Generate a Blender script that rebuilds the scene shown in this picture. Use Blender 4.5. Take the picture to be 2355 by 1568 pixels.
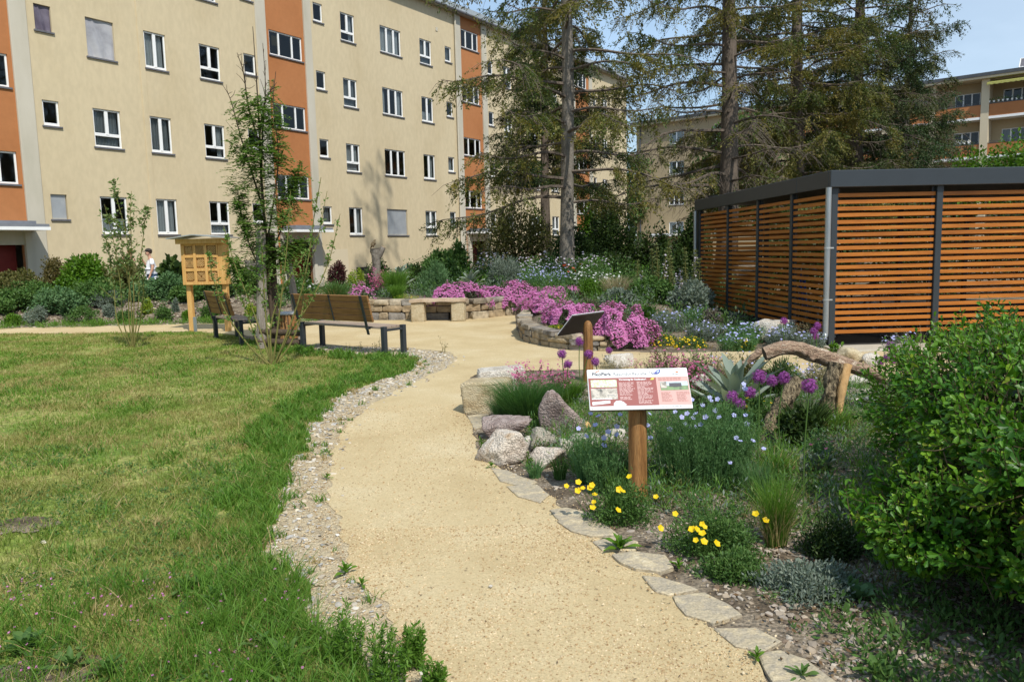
import bpy, math, random
import numpy as np
from mathutils import Matrix, Vector, noise as mnoise

# ------------------------------------------------------------------ scene, camera, sky, sun, exposure
for o in list(bpy.data.objects): bpy.data.objects.remove(o)
SC = bpy.context.scene; COL = SC.collection
PITCH, ROLL, FOC, EYE = .1173, .0232, 1800.0, 1.6      # focal length in units of a 2354 px wide frame
_F = np.array([0, math.cos(PITCH), -math.sin(PITCH)]); _R = np.array([1., 0, 0]); _D = np.array([0, -math.sin(PITCH), -math.cos(PITCH)])
CR = math.cos(ROLL) * _R + math.sin(ROLL) * _D; CD = -math.sin(ROLL) * _R + math.cos(ROLL) * _D
CAM = np.array([0, 0, EYE])
cd = bpy.data.cameras.new('camera'); cam = bpy.data.objects.new('camera', cd); COL.objects.link(cam)
cd.sensor_width = 36; cd.lens = 36 * FOC / 2354; cd.clip_end = 2000; cd.clip_start = .05
mw = Matrix.Identity(4)
for i in range(3):
    mw[i][0] = CR[i]; mw[i][1] = -CD[i]; mw[i][2] = -_F[i]; mw[i][3] = CAM[i]
cam.matrix_world = mw; SC.camera = cam

SUN_AZ = math.atan2(.44, -.90)     # direction towards the sun: (sin, cos)
SUN_EL = math.radians(51)
W = bpy.data.worlds.new('World'); SC.world = W; W.use_nodes = True
nt = W.node_tree; nt.nodes.clear()
wo = nt.nodes.new('ShaderNodeOutputWorld'); bg = nt.nodes.new('ShaderNodeBackground')
sky = nt.nodes.new('ShaderNodeTexSky'); sky.sky_type = 'NISHITA'; sky.sun_disc = False
sky.sun_elevation = SUN_EL; sky.sun_rotation = SUN_AZ; sky.air_density = 1.15; sky.dust_density = .8; sky.ozone_density = 1.3
# thin high cloud: direction projected to a flat layer, stretched noise
tc = nt.nodes.new('ShaderNodeTexCoord'); mp = nt.nodes.new('ShaderNodeMapping'); mp.inputs['Scale'].default_value = (2.2, 1.3, 6.5); mp.inputs['Location'].default_value = (.55, .1, .2)
nz = nt.nodes.new('ShaderNodeTexNoise'); nz.inputs['Scale'].default_value = 1.6; nz.inputs['Detail'].default_value = 6; nz.inputs['Roughness'].default_value = .5
rp = nt.nodes.new('ShaderNodeValToRGB'); rp.color_ramp.elements[0].position = .40; rp.color_ramp.elements[1].position = .82
rp.color_ramp.elements[0].color = (.42, .42, .42, 1); rp.color_ramp.elements[1].color = (.95, .95, .95, 1)
mx = nt.nodes.new('ShaderNodeMix'); mx.data_type = 'RGBA'
L = nt.links.new
L(tc.outputs['Generated'], mp.inputs['Vector']); L(mp.outputs['Vector'], nz.inputs['Vector']); L(nz.outputs['Fac'], rp.inputs['Fac'])
# a whiter bank of haze cloud high to the right
dp = nt.nodes.new('ShaderNodeVectorMath'); dp.operation = 'DOT_PRODUCT'; dp.inputs[1].default_value = (.62, .66, .42); r9 = nt.nodes.new('ShaderNodeValToRGB'); r9.color_ramp.elements[0].position = .86; r9.color_ramp.elements[1].position = 1.0; r9.color_ramp.elements[1].color = (.55, .55, .55, 1)
mm = nt.nodes.new('ShaderNodeMath'); mm.operation = 'MULTIPLY_ADD'; L(tc.outputs['Generated'], dp.inputs[0]); L(dp.outputs['Value'], r9.inputs['Fac']); L(nz.outputs['Fac'], mm.inputs[0]); L(r9.outputs['Color'], mm.inputs[1]); L(rp.outputs['Color'], mm.inputs[2])
mx2 = nt.nodes.new('ShaderNodeMix'); mx2.data_type = 'RGBA'; L(r9.outputs['Color'], mx2.inputs['Factor']); mx2.inputs['A'].default_value = (4.2, 6.0, 8.2, 1); mx2.inputs['B'].default_value = (7.2, 7.9, 8.6, 1); L(mx2.outputs['Result'], mx.inputs['B'])
L(mm.outputs[0], mx.inputs['Factor']); L(sky.outputs['Color'], mx.inputs['A']);
L(mx.outputs['Result'], bg.inputs['Color']); bg.inputs['Strength'].default_value = .13; L(bg.outputs['Background'], wo.inputs['Surface'])
sd = bpy.data.lights.new('sun', 'SUN'); sd.energy = 4.6; sd.angle = math.radians(.55); sd.color = (1, .955, .88)
so = bpy.data.objects.new('sun', sd); COL.objects.link(so)
sv = Vector((math.sin(SUN_AZ) * math.cos(SUN_EL), math.cos(SUN_AZ) * math.cos(SUN_EL), math.sin(SUN_EL)))
so.rotation_euler = sv.to_track_quat('Z', 'Y').to_euler(); so.location = sv * 60
SC.view_settings.view_transform = 'Standard'; SC.view_settings.look = 'None'; SC.view_settings.exposure = 0.0; SC.view_settings.gamma = 1
SC.render.engine = 'CYCLES'; SC.cycles.max_bounces = 6; SC.cycles.transparent_max_bounces = 12
SC.cycles.diffuse_bounces = 3; SC.cycles.glossy_bounces = 2; SC.cycles.transmission_bounces = 4

rng = np.random.default_rng(7); random.seed(7)
PI = math.pi
def ss(a, b, x): t = np.clip((x - a) / (b - a), 0, 1); return t * t * (3 - 2 * t)
def ray(u, v): return _F + CR * ((u - 1177) / FOC) + CD * ((v - 784) / FOC)
def G(u, v, z=0.): d = ray(u, v); return CAM + d * ((z - EYE) / d[2])
def AT(u, v, Y): d = ray(u, v); return CAM + d * (Y / d[1])

# ------------------------------------------------------------------ terrain
WALLP = np.array([[-3.6, 18.55], [-1.06, 18.1], [.15, 19.25], [.16, 15.3], [.25, 13.46], [.78, 12.3], [1.42, 11.95], [2.4, 12.0], [4.5, 12.1], [4.6, 60.], [-3.6, 60.]])
def inpoly(x, y, P):
    x = np.asarray(x, float); y = np.asarray(y, float); r = np.zeros(x.shape, bool); n = len(P)
    for i in range(n):
        x0, y0 = P[i]; x1, y1 = P[(i + 1) % n]
        c = ((y0 > y) != (y1 > y)) & (x < (x1 - x0) * (y - y0) / (y1 - y0 + 1e-12) + x0); r ^= c
    return r
def distpl(x, y, P):
    best = np.full(np.shape(x), 1e9); bx = np.zeros(np.shape(x))
    for i in range(len(P) - 1):
        a, b = P[i], P[i + 1]; d = b - a; t = np.clip(((x - a[0]) * d[0] + (y - a[1]) * d[1]) / (d @ d), 0, 1)
        px = a[0] + t * d[0]; q = np.hypot(x - px, y - a[1] - t * d[1]); m = q < best; best = np.where(m, q, best); bx = np.where(m, px, bx)
    return best, bx
YAW = .5707; FP0 = np.array([-12.6115, 27, 0]); FD = np.array([math.sin(YAW), math.cos(YAW), 0]); FN = np.array([math.cos(YAW), -math.sin(YAW), 0])
def hgt(x, y):
    x = np.asarray(x, float); y = np.asarray(y, float)
    df = (x - FP0[0]) * FN[0] + (y - FP0[1]) * FN[1]
    dl = y - 18.45
    left = .52 * ss(0, 2.3, dl) * (1 - .7 * ss(2.6, 5.5, dl))
    d, bx = distpl(x, y, WALLP[:9]); ins = inpoly(x, y, WALLP)
    w = np.where(bx < 1.5, .3, 2.2); H = np.where(bx < 1.5, .22 + .25 * ss(12.2, 17.5, y), .22)
    mid = np.where(ins, H * np.clip(d / w, 0, 1), 0) * (1 - .75 * ss(2.6, 4.6, x)) + .25 * ss(20, 30, y) * (x > -6)
    k = ss(-3.75, -3.45, x)
    return left * (1 - k) + mid * k
def hz(x, y): return float(hgt(np.array([x]), np.array([y]))[0])

# ------------------------------------------------------------------ mesh helpers
class MB:
    def __init__(s): s.v = []; s.f = []; s.n = 0
    def add(s, v, f):
        v = np.asarray(v, float).reshape(-1, 3); s.v.append(v)
        if isinstance(f, np.ndarray): s.f.append(f + s.n)
        else:
            g = {}
            for p in f: g.setdefault(len(p), []).append(p)
            for p in g.values(): s.f.append(np.array(p) + s.n)
        s.n += len(v); return s
    def build(s, name, mat, parent=None, smooth=False, origin=None):
        me = bpy.data.meshes.new(name)
        v = np.concatenate(s.v) if s.v else np.zeros((0, 3))
        if origin is None and parent is not None: origin = PLOC.get(parent.name, None)
        if origin is not None: v = v - np.asarray(origin)
        me.vertices.add(len(v)); me.vertices.foreach_set('co', v.astype(np.float32).ravel())
        if s.f:
            li = np.concatenate([a.ravel() for a in s.f]); cnt = np.concatenate([np.full(len(a), a.shape[1]) for a in s.f])
            st = np.concatenate([[0], np.cumsum(cnt)[:-1]])
            me.loops.add(len(li)); me.loops.foreach_set('vertex_index', li.astype(np.int32))
            me.polygons.add(len(cnt)); me.polygons.foreach_set('loop_start', st.astype(np.int32)); me.polygons.foreach_set('loop_total', cnt.astype(np.int32))
            me.polygons.foreach_set('use_smooth', np.full(len(cnt), smooth))
        me.update(calc_edges=True)
        if mat: me.materials.append(mat)
        o = bpy.data.objects.new(name, me); COL.objects.link(o)
        if parent is not None: o.parent = parent
        elif origin is not None: o.location = origin
        return o
PLOC = {}
def thing(name, label, cat, loc=(0, 0, 0), group=None, rz=0):
    o = bpy.data.objects.new(name, None); COL.objects.link(o); o.location = loc; o.rotation_euler = (0, 0, rz); o.empty_display_size = .1
    o['label'] = label; o['category'] = cat
    if group: o['group'] = group
    PLOC[o.name] = np.asarray(loc, float); return o
def tag(o, label, cat, group=None):
    o['label'] = label; o['category'] = cat
    if group: o['group'] = group
    return o
def share(src, name, parent, loc=(0, 0, 0), rot=(0, 0, 0), sc=(1, 1, 1)):
    o = src.copy(); COL.objects.link(o); o.name = name; o.parent = parent; o.location = loc; o.rotation_euler = rot; o.scale = sc; return o
def dup(root, loc, rz, label=None, group=None):
    r = root.copy(); COL.objects.link(r); r.location = loc; r.rotation_euler = (0, 0, rz)
    if label: r['label'] = label
    if group: r['group'] = group
    for ch in list(root.children):
        c = ch.copy(); COL.objects.link(c); c.parent = r
        for g in list(ch.children):
            e = g.copy(); COL.objects.link(e); e.parent = c
    return r
BXF = [(0, 3, 2, 1), (4, 5, 6, 7), (0, 1, 5, 4), (1, 2, 6, 5), (2, 3, 7, 6), (3, 0, 4, 7)]
def box(mb, lo, hi, ax=None, o=None, bev=0.):
    """box between lo and hi in a local frame ax (3 rows) at o; optional chamfer"""
    lo = np.array(lo, float); hi = np.array(hi, float); c = (lo + hi) / 2; h = abs(hi - lo) / 2
    if bev <= 0:
        v = np.array([[-1, -1, -1], [1, -1, -1], [1, 1, -1], [-1, 1, -1], [-1, -1, 1], [1, -1, 1], [1, 1, 1], [-1, 1, 1]]) * h; f = BXF
    else:
        b = min(bev, h.min() * .9); v = []; ix = {}
        for sx in (-1, 1):
            for sy in (-1, 1):
                for sz in (-1, 1):
                    for a in range(3):
                        p = np.array([sx, sy, sz]) * (h - b); p[a] += (sx, sy, sz)[a] * b; ix[sx, sy, sz, a] = len(v); v.append(p)
        f = []
        def key(a, sa, b2, sb, c2, sc, w):
            s = [0, 0, 0]; s[a] = sa; s[b2] = sb; s[c2] = sc; return ix[s[0], s[1], s[2], w]
        for a in range(3):
            b2, c2 = (a + 1) % 3, (a + 2) % 3
            for sa in (-1, 1):
                q = [key(a, sa, b2, x, c2, y, a) for x, y in ((-1, -1), (1, -1), (1, 1), (-1, 1))]; f.append(tuple(q if sa > 0 else q[::-1]))
            for sb in (-1, 1):
                for sc in (-1, 1):
                    q = [key(a, -1, b2, sb, c2, sc, b2), key(a, 1, b2, sb, c2, sc, b2), key(a, 1, b2, sb, c2, sc, c2), key(a, -1, b2, sb, c2, sc, c2)]
                    f.append(tuple(q[::-1] if sb * sc > 0 else q))
        for sx in (-1, 1):
            for sy in (-1, 1):
                for sz in (-1, 1):
                    q = [ix[sx, sy, sz, 0], ix[sx, sy, sz, 1], ix[sx, sy, sz, 2]]; f.append(tuple(q if sx * sy * sz > 0 else q[::-1]))
        v = np.array(v)
    v = v + c
    if ax is not None: v = v @ np.asarray(ax)
    if o is not None: v = v + np.asarray(o)
    mb.add(v, f); return mb
def frames(P):
    P = np.asarray(P, float); T = np.gradient(P, axis=0); T /= np.linalg.norm(T, axis=1)[:, None] + 1e-9
    up = np.array([0, 0, 1.]) if abs(T[0][2]) < .9 else np.array([1., 0, 0]); N = []
    n = np.cross(T[0], up); n /= np.linalg.norm(n)
    for t in T:
        n = n - t * (n @ t); n /= np.linalg.norm(n) + 1e-9; N.append(n)
    N = np.array(N); return T, N, np.cross(T, N)
def tube(mb, P, R, k=8, cap=True, rough=0., seed=0):
    P = np.asarray(P, float); m = len(P); R = np.broadcast_to(np.asarray(R, float), (m,)); T, N, B = frames(P)
    a = np.arange(k) * 2 * PI / k; r = np.random.default_rng(seed)
    rr = R[:, None] * (1 + rough * (r.random((m, k)) - .5) * 2)
    v = P[:, None] + rr[..., None] * (np.cos(a)[None, :, None] * N[:, None] + np.sin(a)[None, :, None] * B[:, None])
    i = np.arange(m - 1)[:, None] * k + np.arange(k)[None]; j = np.arange(m - 1)[:, None] * k + (np.arange(k)[None] + 1) % k
    f = np.stack([i, j, j + k, i + k], -1).reshape(-1, 4); mb.add(v, f)
    if cap:
        mb.add(v[0], [tuple(range(k))[::-1]]); mb.add(v[-1], [tuple(range(k))])
    return mb
def curve(pts, n=16):
    """Catmull-Rom through points"""
    P = np.asarray(pts, float); P = np.vstack([2 * P[0] - P[1], P, 2 * P[-1] - P[-2]]); m = len(P) - 3; out = []
    for t in np.linspace(0, m - 1e-6, n):
        i = int(t); u = t - i; a, b, c, d = P[i:i + 4]
        out.append(.5 * ((2 * b) + (-a + c) * u + (2 * a - 5 * b + 4 * c - d) * u * u + (-a + 3 * b - 3 * c + d) * u ** 3))
    return np.array(out)
def unit(v): return v / (np.linalg.norm(v, axis=-1, keepdims=True) + 1e-9)
def rdir(n, g=None):
    return unit((g or rng).normal(size=(n, 3)))
def leaves(mb, P, D, Nn, Ln, Wd, fold=.0, six=False):
    """leaf blades from P along D, facing Nn"""
    P = np.asarray(P, float); n = len(P); D = unit(np.asarray(D, float)); S = unit(np.cross(D, Nn)); U = np.cross(S, D)
    Ln = np.broadcast_to(np.asarray(Ln, float), (n,))[:, None]; Wd = np.broadcast_to(np.asarray(Wd, float), (n,))[:, None]
    if not six:
        v = np.stack([P, P + D * Ln * .55 + S * Wd * .5, P + D * Ln, P + D * Ln * .55 - S * Wd * .5], 1)
        f = np.arange(n)[:, None] * 4 + np.array([0, 1, 2, 3]); mb.add(v.reshape(-1, 3), f)
    else:   # obovate, folded along the midrib
        z = U * Wd * fold
        v = np.stack([P, P + D * Ln * .35 + S * Wd * .33 + z, P + D * Ln * .75 + S * Wd * .5 + z, P + D * Ln, P + D * Ln * .75 - S * Wd * .5 + z, P + D * Ln * .35 - S * Wd * .33 + z, P + D * Ln * .55 - U * Ln * .02], 1)
        b = np.arange(n)[:, None] * 7
        f = np.concatenate([b + np.array([0, 1, 2, 6]), b + np.array([6, 2, 3, 4]), b + np.array([0, 6, 4, 5])]); mb.add(v.reshape(-1, 3), f)
    return mb
def blades(mb, P, H, lean, Wd, bend=.5, segs=3):
    """grass blades: base P, height H, horizontal lean vector (fraction of H), width"""
    P = np.asarray(P, float); n = len(P); H = np.broadcast_to(np.asarray(H, float), (n,)); Wd = np.broadcast_to(np.asarray(Wd, float), (n,))
    ln = np.zeros((n, 3)); ln[:, :2] = lean
    az = rng.random(n) * 2 * PI; S = np.stack([np.cos(az), np.sin(az), np.zeros(n)], 1)
    rows = []
    for k in range(segs):
        t = k / segs; c = P + np.array([0, 0, 1.]) * (H * (t - .25 * bend * t ** 3))[:, None] + ln * (H * t ** (1 + bend))[:, None]
        w = (Wd * (1 - .55 * t))[:, None] * .5; rows += [c - S * w, c + S * w]
    tip = P + np.array([0, 0, 1.]) * (H * (1 - .25 * bend))[:, None] + ln * H[:, None]; rows.append(tip)
    v = np.stack(rows, 1); m = v.shape[1]; b = np.arange(n)[:, None] * m
    q = np.concatenate([b + np.array([2 * k, 2 * k + 1, 2 * k + 3, 2 * k + 2]) for k in range(segs - 1)]) if segs > 1 else None
    t = b + np.array([2 * segs - 2, 2 * segs - 1, 2 * segs])
    s0 = mb.n; mb.v.append(v.reshape(-1, 3)); mb.n += n * m
    if q is not None: mb.f.append(q + s0)
    mb.f.append(t + s0); return mb
def petals(mb, P, Nn, R, k=5, cup=.15, wid=.9):
    """flat k-petalled blossoms at P facing Nn"""
    P = np.asarray(P, float); n = len(P); Nn = unit(np.asarray(Nn, float)); A = unit(np.cross(Nn, rdir(n))); B = np.cross(Nn, A)
    R = np.broadcast_to(np.asarray(R, float), (n,))[:, None]
    for i in range(k):
        a = 2 * PI * i / k; w = PI / k * wid
        d0 = A * math.cos(a) + B * math.sin(a); d1 = A * math.cos(a - w) + B * math.sin(a - w); d2 = A * math.cos(a + w) + B * math.sin(a + w)
        v = np.stack([P, P + d1 * R * .8 + Nn * R * cup * .7, P + d0 * R + Nn * R * cup, P + d2 * R * .8 + Nn * R * cup * .7], 1)
        mb.add(v.reshape(-1, 3), np.arange(n)[:, None] * 4 + np.array([0, 1, 2, 3]))
    return mb
_ICO = {}
def ico(sub):
    if sub not in _ICO:
        import bmesh
        b = bmesh.new(); bmesh.ops.create_icosphere(b, subdivisions=sub, radius=1); b.verts.ensure_lookup_table()
        _ICO[sub] = (np.array([v.co[:] for v in b.verts]), np.array([[v.index for v in f.verts] for f in b.faces])); b.free()
    return _ICO[sub]
def blob(mb, c, r, sub=2, rough=0., seed=0, fr=2.):
    v, f = ico(sub); v = v.copy()
    if rough: v = v * (1 + rough * np.array([mnoise.noise(Vector(p * fr + seed * 3.7)) for p in v]))[:, None]
    mb.add(v * np.asarray(r) + np.asarray(c), f); return mb
def rockshape(seed, sub=4, planes=11, sharp=22.):
    g = np.random.default_rng(seed); v, f = ico(sub); n = unit(g.normal(size=(planes, 3))); n = np.vstack([n, [[0, 0, 1], [0, 0, -1]]]); d = g.uniform(.62, 1., len(n)); d[-2:] = .85
    q = np.maximum(v @ n.T, 1e-3) / d; r = 1 / (np.sum(q ** sharp, 1) ** (1 / sharp))
    r = r * (1 + .10 * np.array([mnoise.fractal(Vector(p * 1.7 + seed), 1, 2, 3) for p in v]) + .035 * np.array([mnoise.fractal(Vector(p * 7 + seed), .8, 2.2, 3) for p in v]))
    p = v * r[:, None]; lo = p.min(0); hi = p.max(0); return (p - (lo + hi) / 2) / ((hi - lo) / 2), f

# ------------------------------------------------------------------ materials
def _mat(name):
    m = bpy.data.materials.new(name); m.use_nodes = True; t = m.node_tree; t.nodes.clear()
    return m, t, t.nodes.new('ShaderNodeOutputMaterial')
def ramp(t, cols, pos=None, interp='LINEAR'):
    r = t.nodes.new('ShaderNodeValToRGB'); e = r.color_ramp; e.interpolation = interp
    pos = pos or [i / max(1, len(cols) - 1) for i in range(len(cols))]
    while len(e.elements) < len(cols): e.elements.new(.5)
    for k, (c, p) in enumerate(zip(cols, pos)): e.elements[k].position = p; e.elements[k].color = (*c, 1)
    return r
def M(name, cols, rough=.8, scale=4., detail=5, bump=0., bscale=None, stretch=(1, 1, 1), metal=0., spec=.3, pos=None, fine=0., coords='pos', nrough=.6):
    """noise-mottled surface in world space"""
    m, t, out = _mat(name); p = t.nodes.new('ShaderNodeBsdfPrincipled'); t.links.new(p.outputs[0], out.inputs[0])
    p.inputs['Roughness'].default_value = rough; p.inputs['Metallic'].default_value = metal; p.inputs['Specular IOR Level'].default_value = spec
    if not isinstance(cols[0], (tuple, list)): cols = [cols]
    g = t.nodes.new('ShaderNodeNewGeometry' if coords == 'pos' else 'ShaderNodeTexCoord'); mpn = t.nodes.new('ShaderNodeMapping'); mpn.inputs['Scale'].default_value = stretch
    t.links.new(g.outputs['Position' if coords == 'pos' else 'Object'], mpn.inputs['Vector'])
    if len(cols) > 1:
        n = t.nodes.new('ShaderNodeTexNoise'); n.inputs['Scale'].default_value = scale; n.inputs['Detail'].default_value = detail; n.inputs['Roughness'].default_value = nrough
        t.links.new(mpn.outputs[0], n.inputs['Vector']); r = ramp(t, cols, pos or [.3 + .4 * i / (len(cols) - 1) for i in range(len(cols))]); t.links.new(n.outputs['Fac'], r.inputs[0]); c = r.outputs[0]
        if fine:
            n2 = t.nodes.new('ShaderNodeTexNoise'); n2.inputs['Scale'].default_value = scale * 14; n2.inputs['Detail'].default_value = 3; t.links.new(mpn.outputs[0], n2.inputs['Vector'])
            r2 = ramp(t, [(1 - fine,) * 3, (1 + fine,) * 3], [.35, .65]); t.links.new(n2.outputs['Fac'], r2.inputs[0])
            x = t.nodes.new('ShaderNodeMix'); x.data_type = 'RGBA'; x.blend_type = 'MULTIPLY'; x.inputs['Factor'].default_value = 1; t.links.new(c, x.inputs['A']); t.links.new(r2.outputs[0], x.inputs['B']); c = x.outputs['Result']
        t.links.new(c, p.inputs['Base Color'])
    else: p.inputs['Base Color'].default_value = (*cols[0], 1)
    if bump:
        n = t.nodes.new('ShaderNodeTexNoise'); n.inputs['Scale'].default_value = bscale or scale * 6; n.inputs['Detail'].default_value = 6; t.links.new(mpn.outputs[0], n.inputs['Vector'])
        b = t.nodes.new('ShaderNodeBump'); b.inputs['Strength'].default_value = bump; b.inputs['Distance'].default_value = .02; t.links.new(n.outputs['Fac'], b.inputs['Height']); t.links.new(b.outputs[0], p.inputs['Normal'])
    return m
def LF(name, cols, trans=.3, rough=.5, spec=.25, patch=0, pcol=None, tint=1.25):
    """foliage: one shade per leaf, light passing through; optional large patches of a second colour"""
    m, t, out = _mat(name); g = t.nodes.new('ShaderNodeNewGeometry'); r = ramp(t, cols); t.links.new(g.outputs['Random Per Island'], r.inputs[0]); c = r.outputs[0]
    if patch:
        n = t.nodes.new('ShaderNodeTexNoise'); n.inputs['Scale'].default_value = patch; n.inputs['Detail'].default_value = 3; t.links.new(g.outputs['Position'], n.inputs['Vector'])
        q = ramp(t, [(0, 0, 0), (1, 1, 1)], [.42, .6]); t.links.new(n.outputs['Fac'], q.inputs[0]); x = t.nodes.new('ShaderNodeMix'); x.data_type = 'RGBA'
        r2 = ramp(t, pcol); t.links.new(g.outputs['Random Per Island'], r2.inputs[0]); t.links.new(q.outputs[0], x.inputs['Factor']); t.links.new(c, x.inputs['A']); t.links.new(r2.outputs[0], x.inputs['B']); c = x.outputs['Result']
    p = t.nodes.new('ShaderNodeBsdfPrincipled'); p.inputs['Roughness'].default_value = rough; p.inputs['Specular IOR Level'].default_value = spec; t.links.new(c, p.inputs['Base Color'])
    tr = t.nodes.new('ShaderNodeBsdfTranslucent'); ml = t.nodes.new('ShaderNodeMix'); ml.data_type = 'RGBA'; ml.blend_type = 'MULTIPLY'; ml.inputs['Factor'].default_value = 1
    ml.inputs['B'].default_value = (tint, tint, tint * .6, 1); t.links.new(c, ml.inputs['A']); t.links.new(ml.outputs['Result'], tr.inputs['Color'])
    s = t.nodes.new('ShaderNodeMixShader'); s.inputs[0].default_value = trans; t.links.new(p.outputs[0], s.inputs[1]); t.links.new(tr.outputs[0], s.inputs[2]); t.links.new(s.outputs[0], out.inputs[0]); return m
def ISL(name, cols, rough=.85, scale=9., bump=.4, bscale=40, amt=.3):
    """each loose piece (stone, pebble) has its own shade, plus mottling"""
    m, t, out = _mat(name); g = t.nodes.new('ShaderNodeNewGeometry'); r = ramp(t, cols, interp='LINEAR'); t.links.new(g.outputs['Random Per Island'], r.inputs[0])
    n = t.nodes.new('ShaderNodeTexNoise'); n.inputs['Scale'].default_value = scale; n.inputs['Detail'].default_value = 6; t.links.new(g.outputs['Position'], n.inputs['Vector'])
    q = ramp(t, [(1 - amt,) * 3, (1 + amt,) * 3], [.3, .7]); t.links.new(n.outputs['Fac'], q.inputs[0]); x = t.nodes.new('ShaderNodeMix'); x.data_type = 'RGBA'; x.blend_type = 'MULTIPLY'; x.inputs['Factor'].default_value = 1
    t.links.new(r.outputs[0], x.inputs['A']); t.links.new(q.outputs[0], x.inputs['B']); p = t.nodes.new('ShaderNodeBsdfPrincipled'); p.inputs['Roughness'].default_value = rough; p.inputs['Specular IOR Level'].default_value = .25
    t.links.new(x.outputs['Result'], p.inputs['Base Color']); t.links.new(p.outputs[0], out.inputs[0])
    if bump:
        n2 = t.nodes.new('ShaderNodeTexNoise'); n2.inputs['Scale'].default_value = bscale; n2.inputs['Detail'].default_value = 5; t.links.new(g.outputs['Position'], n2.inputs['Vector'])
        b = t.nodes.new('ShaderNodeBump'); b.inputs['Strength'].default_value = bump; b.inputs['Distance'].default_value = .02; t.links.new(n2.outputs['Fac'], b.inputs['Height']); t.links.new(b.outputs[0], p.inputs['Normal'])
    return m
def GLASS(name, tint=(.02, .025, .03), clear=.62):
    m, t, out = _mat(name); a = t.nodes.new('ShaderNodeBsdfTransparent'); a.inputs[0].default_value = (.75, .8, .8, 1); d = t.nodes.new('ShaderNodeBsdfGlossy'); d.inputs['Roughness'].default_value = .03
    fr = t.nodes.new('ShaderNodeFresnel'); fr.inputs[0].default_value = 1.55; ad = t.nodes.new('ShaderNodeMath'); ad.operation = 'MULTIPLY_ADD'; ad.inputs[1].default_value = .7; ad.inputs[2].default_value = .015
    t.links.new(fr.outputs[0], ad.inputs[0]); s = t.nodes.new('ShaderNodeMixShader'); t.links.new(ad.outputs[0], s.inputs[0]); t.links.new(a.outputs[0], s.inputs[1]); t.links.new(d.outputs[0], s.inputs[2]); t.links.new(s.outputs[0], out.inputs[0]); return m

m_soil = M('stony_soil', [(.06, .042, .026), (.13, .098, .063), (.23, .185, .13), (.085, .06, .038)], scale=3.5, detail=9, bump=.9, bscale=45, fine=.45, pos=[.32, .45, .56, .68])
m_gravel = M('grey_gravel', [(.27, .21, .13), (.42, .335, .21), (.50, .405, .255), (.35, .28, .18)], scale=12, detail=8, bump=1., bscale=60, fine=.4)
m_lawn = M('lawn_turf', [(.13, .20, .026), (.20, .245, .045), (.28, .27, .08), (.14, .205, .03), (.10, .17, .02)], scale=1.3, detail=9, bump=.7, bscale=60, fine=.35, nrough=.68)
m_cream = M('cream_render', [(.52, .425, .265), (.56, .465, .30), (.58, .485, .315)], scale=.5, detail=8, bump=.15, bscale=120, fine=.04, stretch=(1, 1, .5))
m_cream2 = M('pale_plinth_render', [(.56, .475, .33), (.58, .50, .35)], scale=.8, bump=.12, bscale=120)
m_creamb = M('shadowed_brown_render', [(.37, .285, .165), (.42, .33, .20)], scale=.5, detail=6)  # browner cream, with the far block's shadow put into the colour
m_red = M('terracotta_render', [(.37, .145, .05), (.41, .165, .06), (.43, .18, .068)], scale=.5, bump=.15, bscale=120, fine=.03)
m_pil = M('grey_stone_render', [(.43, .40, .31), (.50, .46, .37), (.54, .50, .41)], scale=1.1, bump=.15, bscale=90, stretch=(1, 1, .3))
m_white = M('white_frame', [(.78, .78, .76), (.85, .85, .83)], rough=.35, scale=3, spec=.5)
m_sill = M('slate_sill', [(.10, .10, .11), (.16, .16, .17)], rough=.6, scale=8)
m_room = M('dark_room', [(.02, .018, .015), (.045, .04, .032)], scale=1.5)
m_stairroom = M('stairwell_wall', [(.13, .11, .05), (.18, .155, .07)], scale=.8)
m_cur = M('white_net_curtain', [(.52, .53, .53), (.7, .7, .69)], scale=9, stretch=(3, 3, .3))
m_curg = M('grey_curtain', [(.26, .27, .28), (.36, .37, .37)], scale=9, stretch=(3, 3, .3))
m_cloth = M('grey_hanging_cloth', [(.27, .27, .29), (.36, .36, .38), (.43, .43, .44)], scale=2.2, bump=.3, bscale=6)
m_clothd = M('dark_violet_cloth', [(.10, .085, .12), (.17, .15, .19)], scale=3, bump=.3, bscale=8)
m_shut = M('grey_roller_shutter', [(.42, .44, .46), (.50, .52, .53)], scale=4)
m_glass = GLASS('window_glass')
m_zinc = M('zinc_sheet', [(.40, .41, .40), (.52, .53, .51)], rough=.45, metal=.6, scale=3, bump=.05)
m_darkmetal = M('dark_roof_sheet', [(.06, .065, .07), (.09, .095, .10)], rough=.5, scale=3)
m_canopy = M('grey_canopy_sheet', [(.16, .17, .19), (.22, .23, .25)], rough=.5, scale=4)
m_door = M('dark_red_door', [(.16, .018, .014), (.22, .03, .022)], rough=.45, scale=3)
m_anthra = M('anthracite_steel', [(.022, .028, .033), (.027, .034, .040)], rough=.42, scale=2.5, spec=.5)
m_galv = M('galvanised_pipe', [(.26, .28, .28), (.36, .38, .38), (.44, .45, .44)], rough=.4, metal=.75, scale=6, stretch=(1, 1, .2))
m_larch = M('oiled_larch', [(.24, .072, .006), (.37, .118, .011), (.45, .16, .019)], rough=.5, scale=4, detail=7, stretch=(.35, .35, 7), fine=.12, spec=.4)
m_bench = M('brown_bench_plank', [(.17, .080, .026), (.225, .112, .038), (.265, .14, .05)], rough=.55, scale=5, stretch=(.5, .5, 6), fine=.15, bump=.1)
m_benchtop = M('weathered_bench_seat', [(.27, .20, .145), (.36, .28, .215)], rough=.6, scale=5, stretch=(.5, .5, 6), fine=.15, bump=.1)
m_pine = M('new_pine_wood', [(.50, .27, .075), (.60, .34, .11), (.66, .41, .15)], rough=.6, scale=5, stretch=(5, 5, .5), fine=.1, bump=.1)
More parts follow.
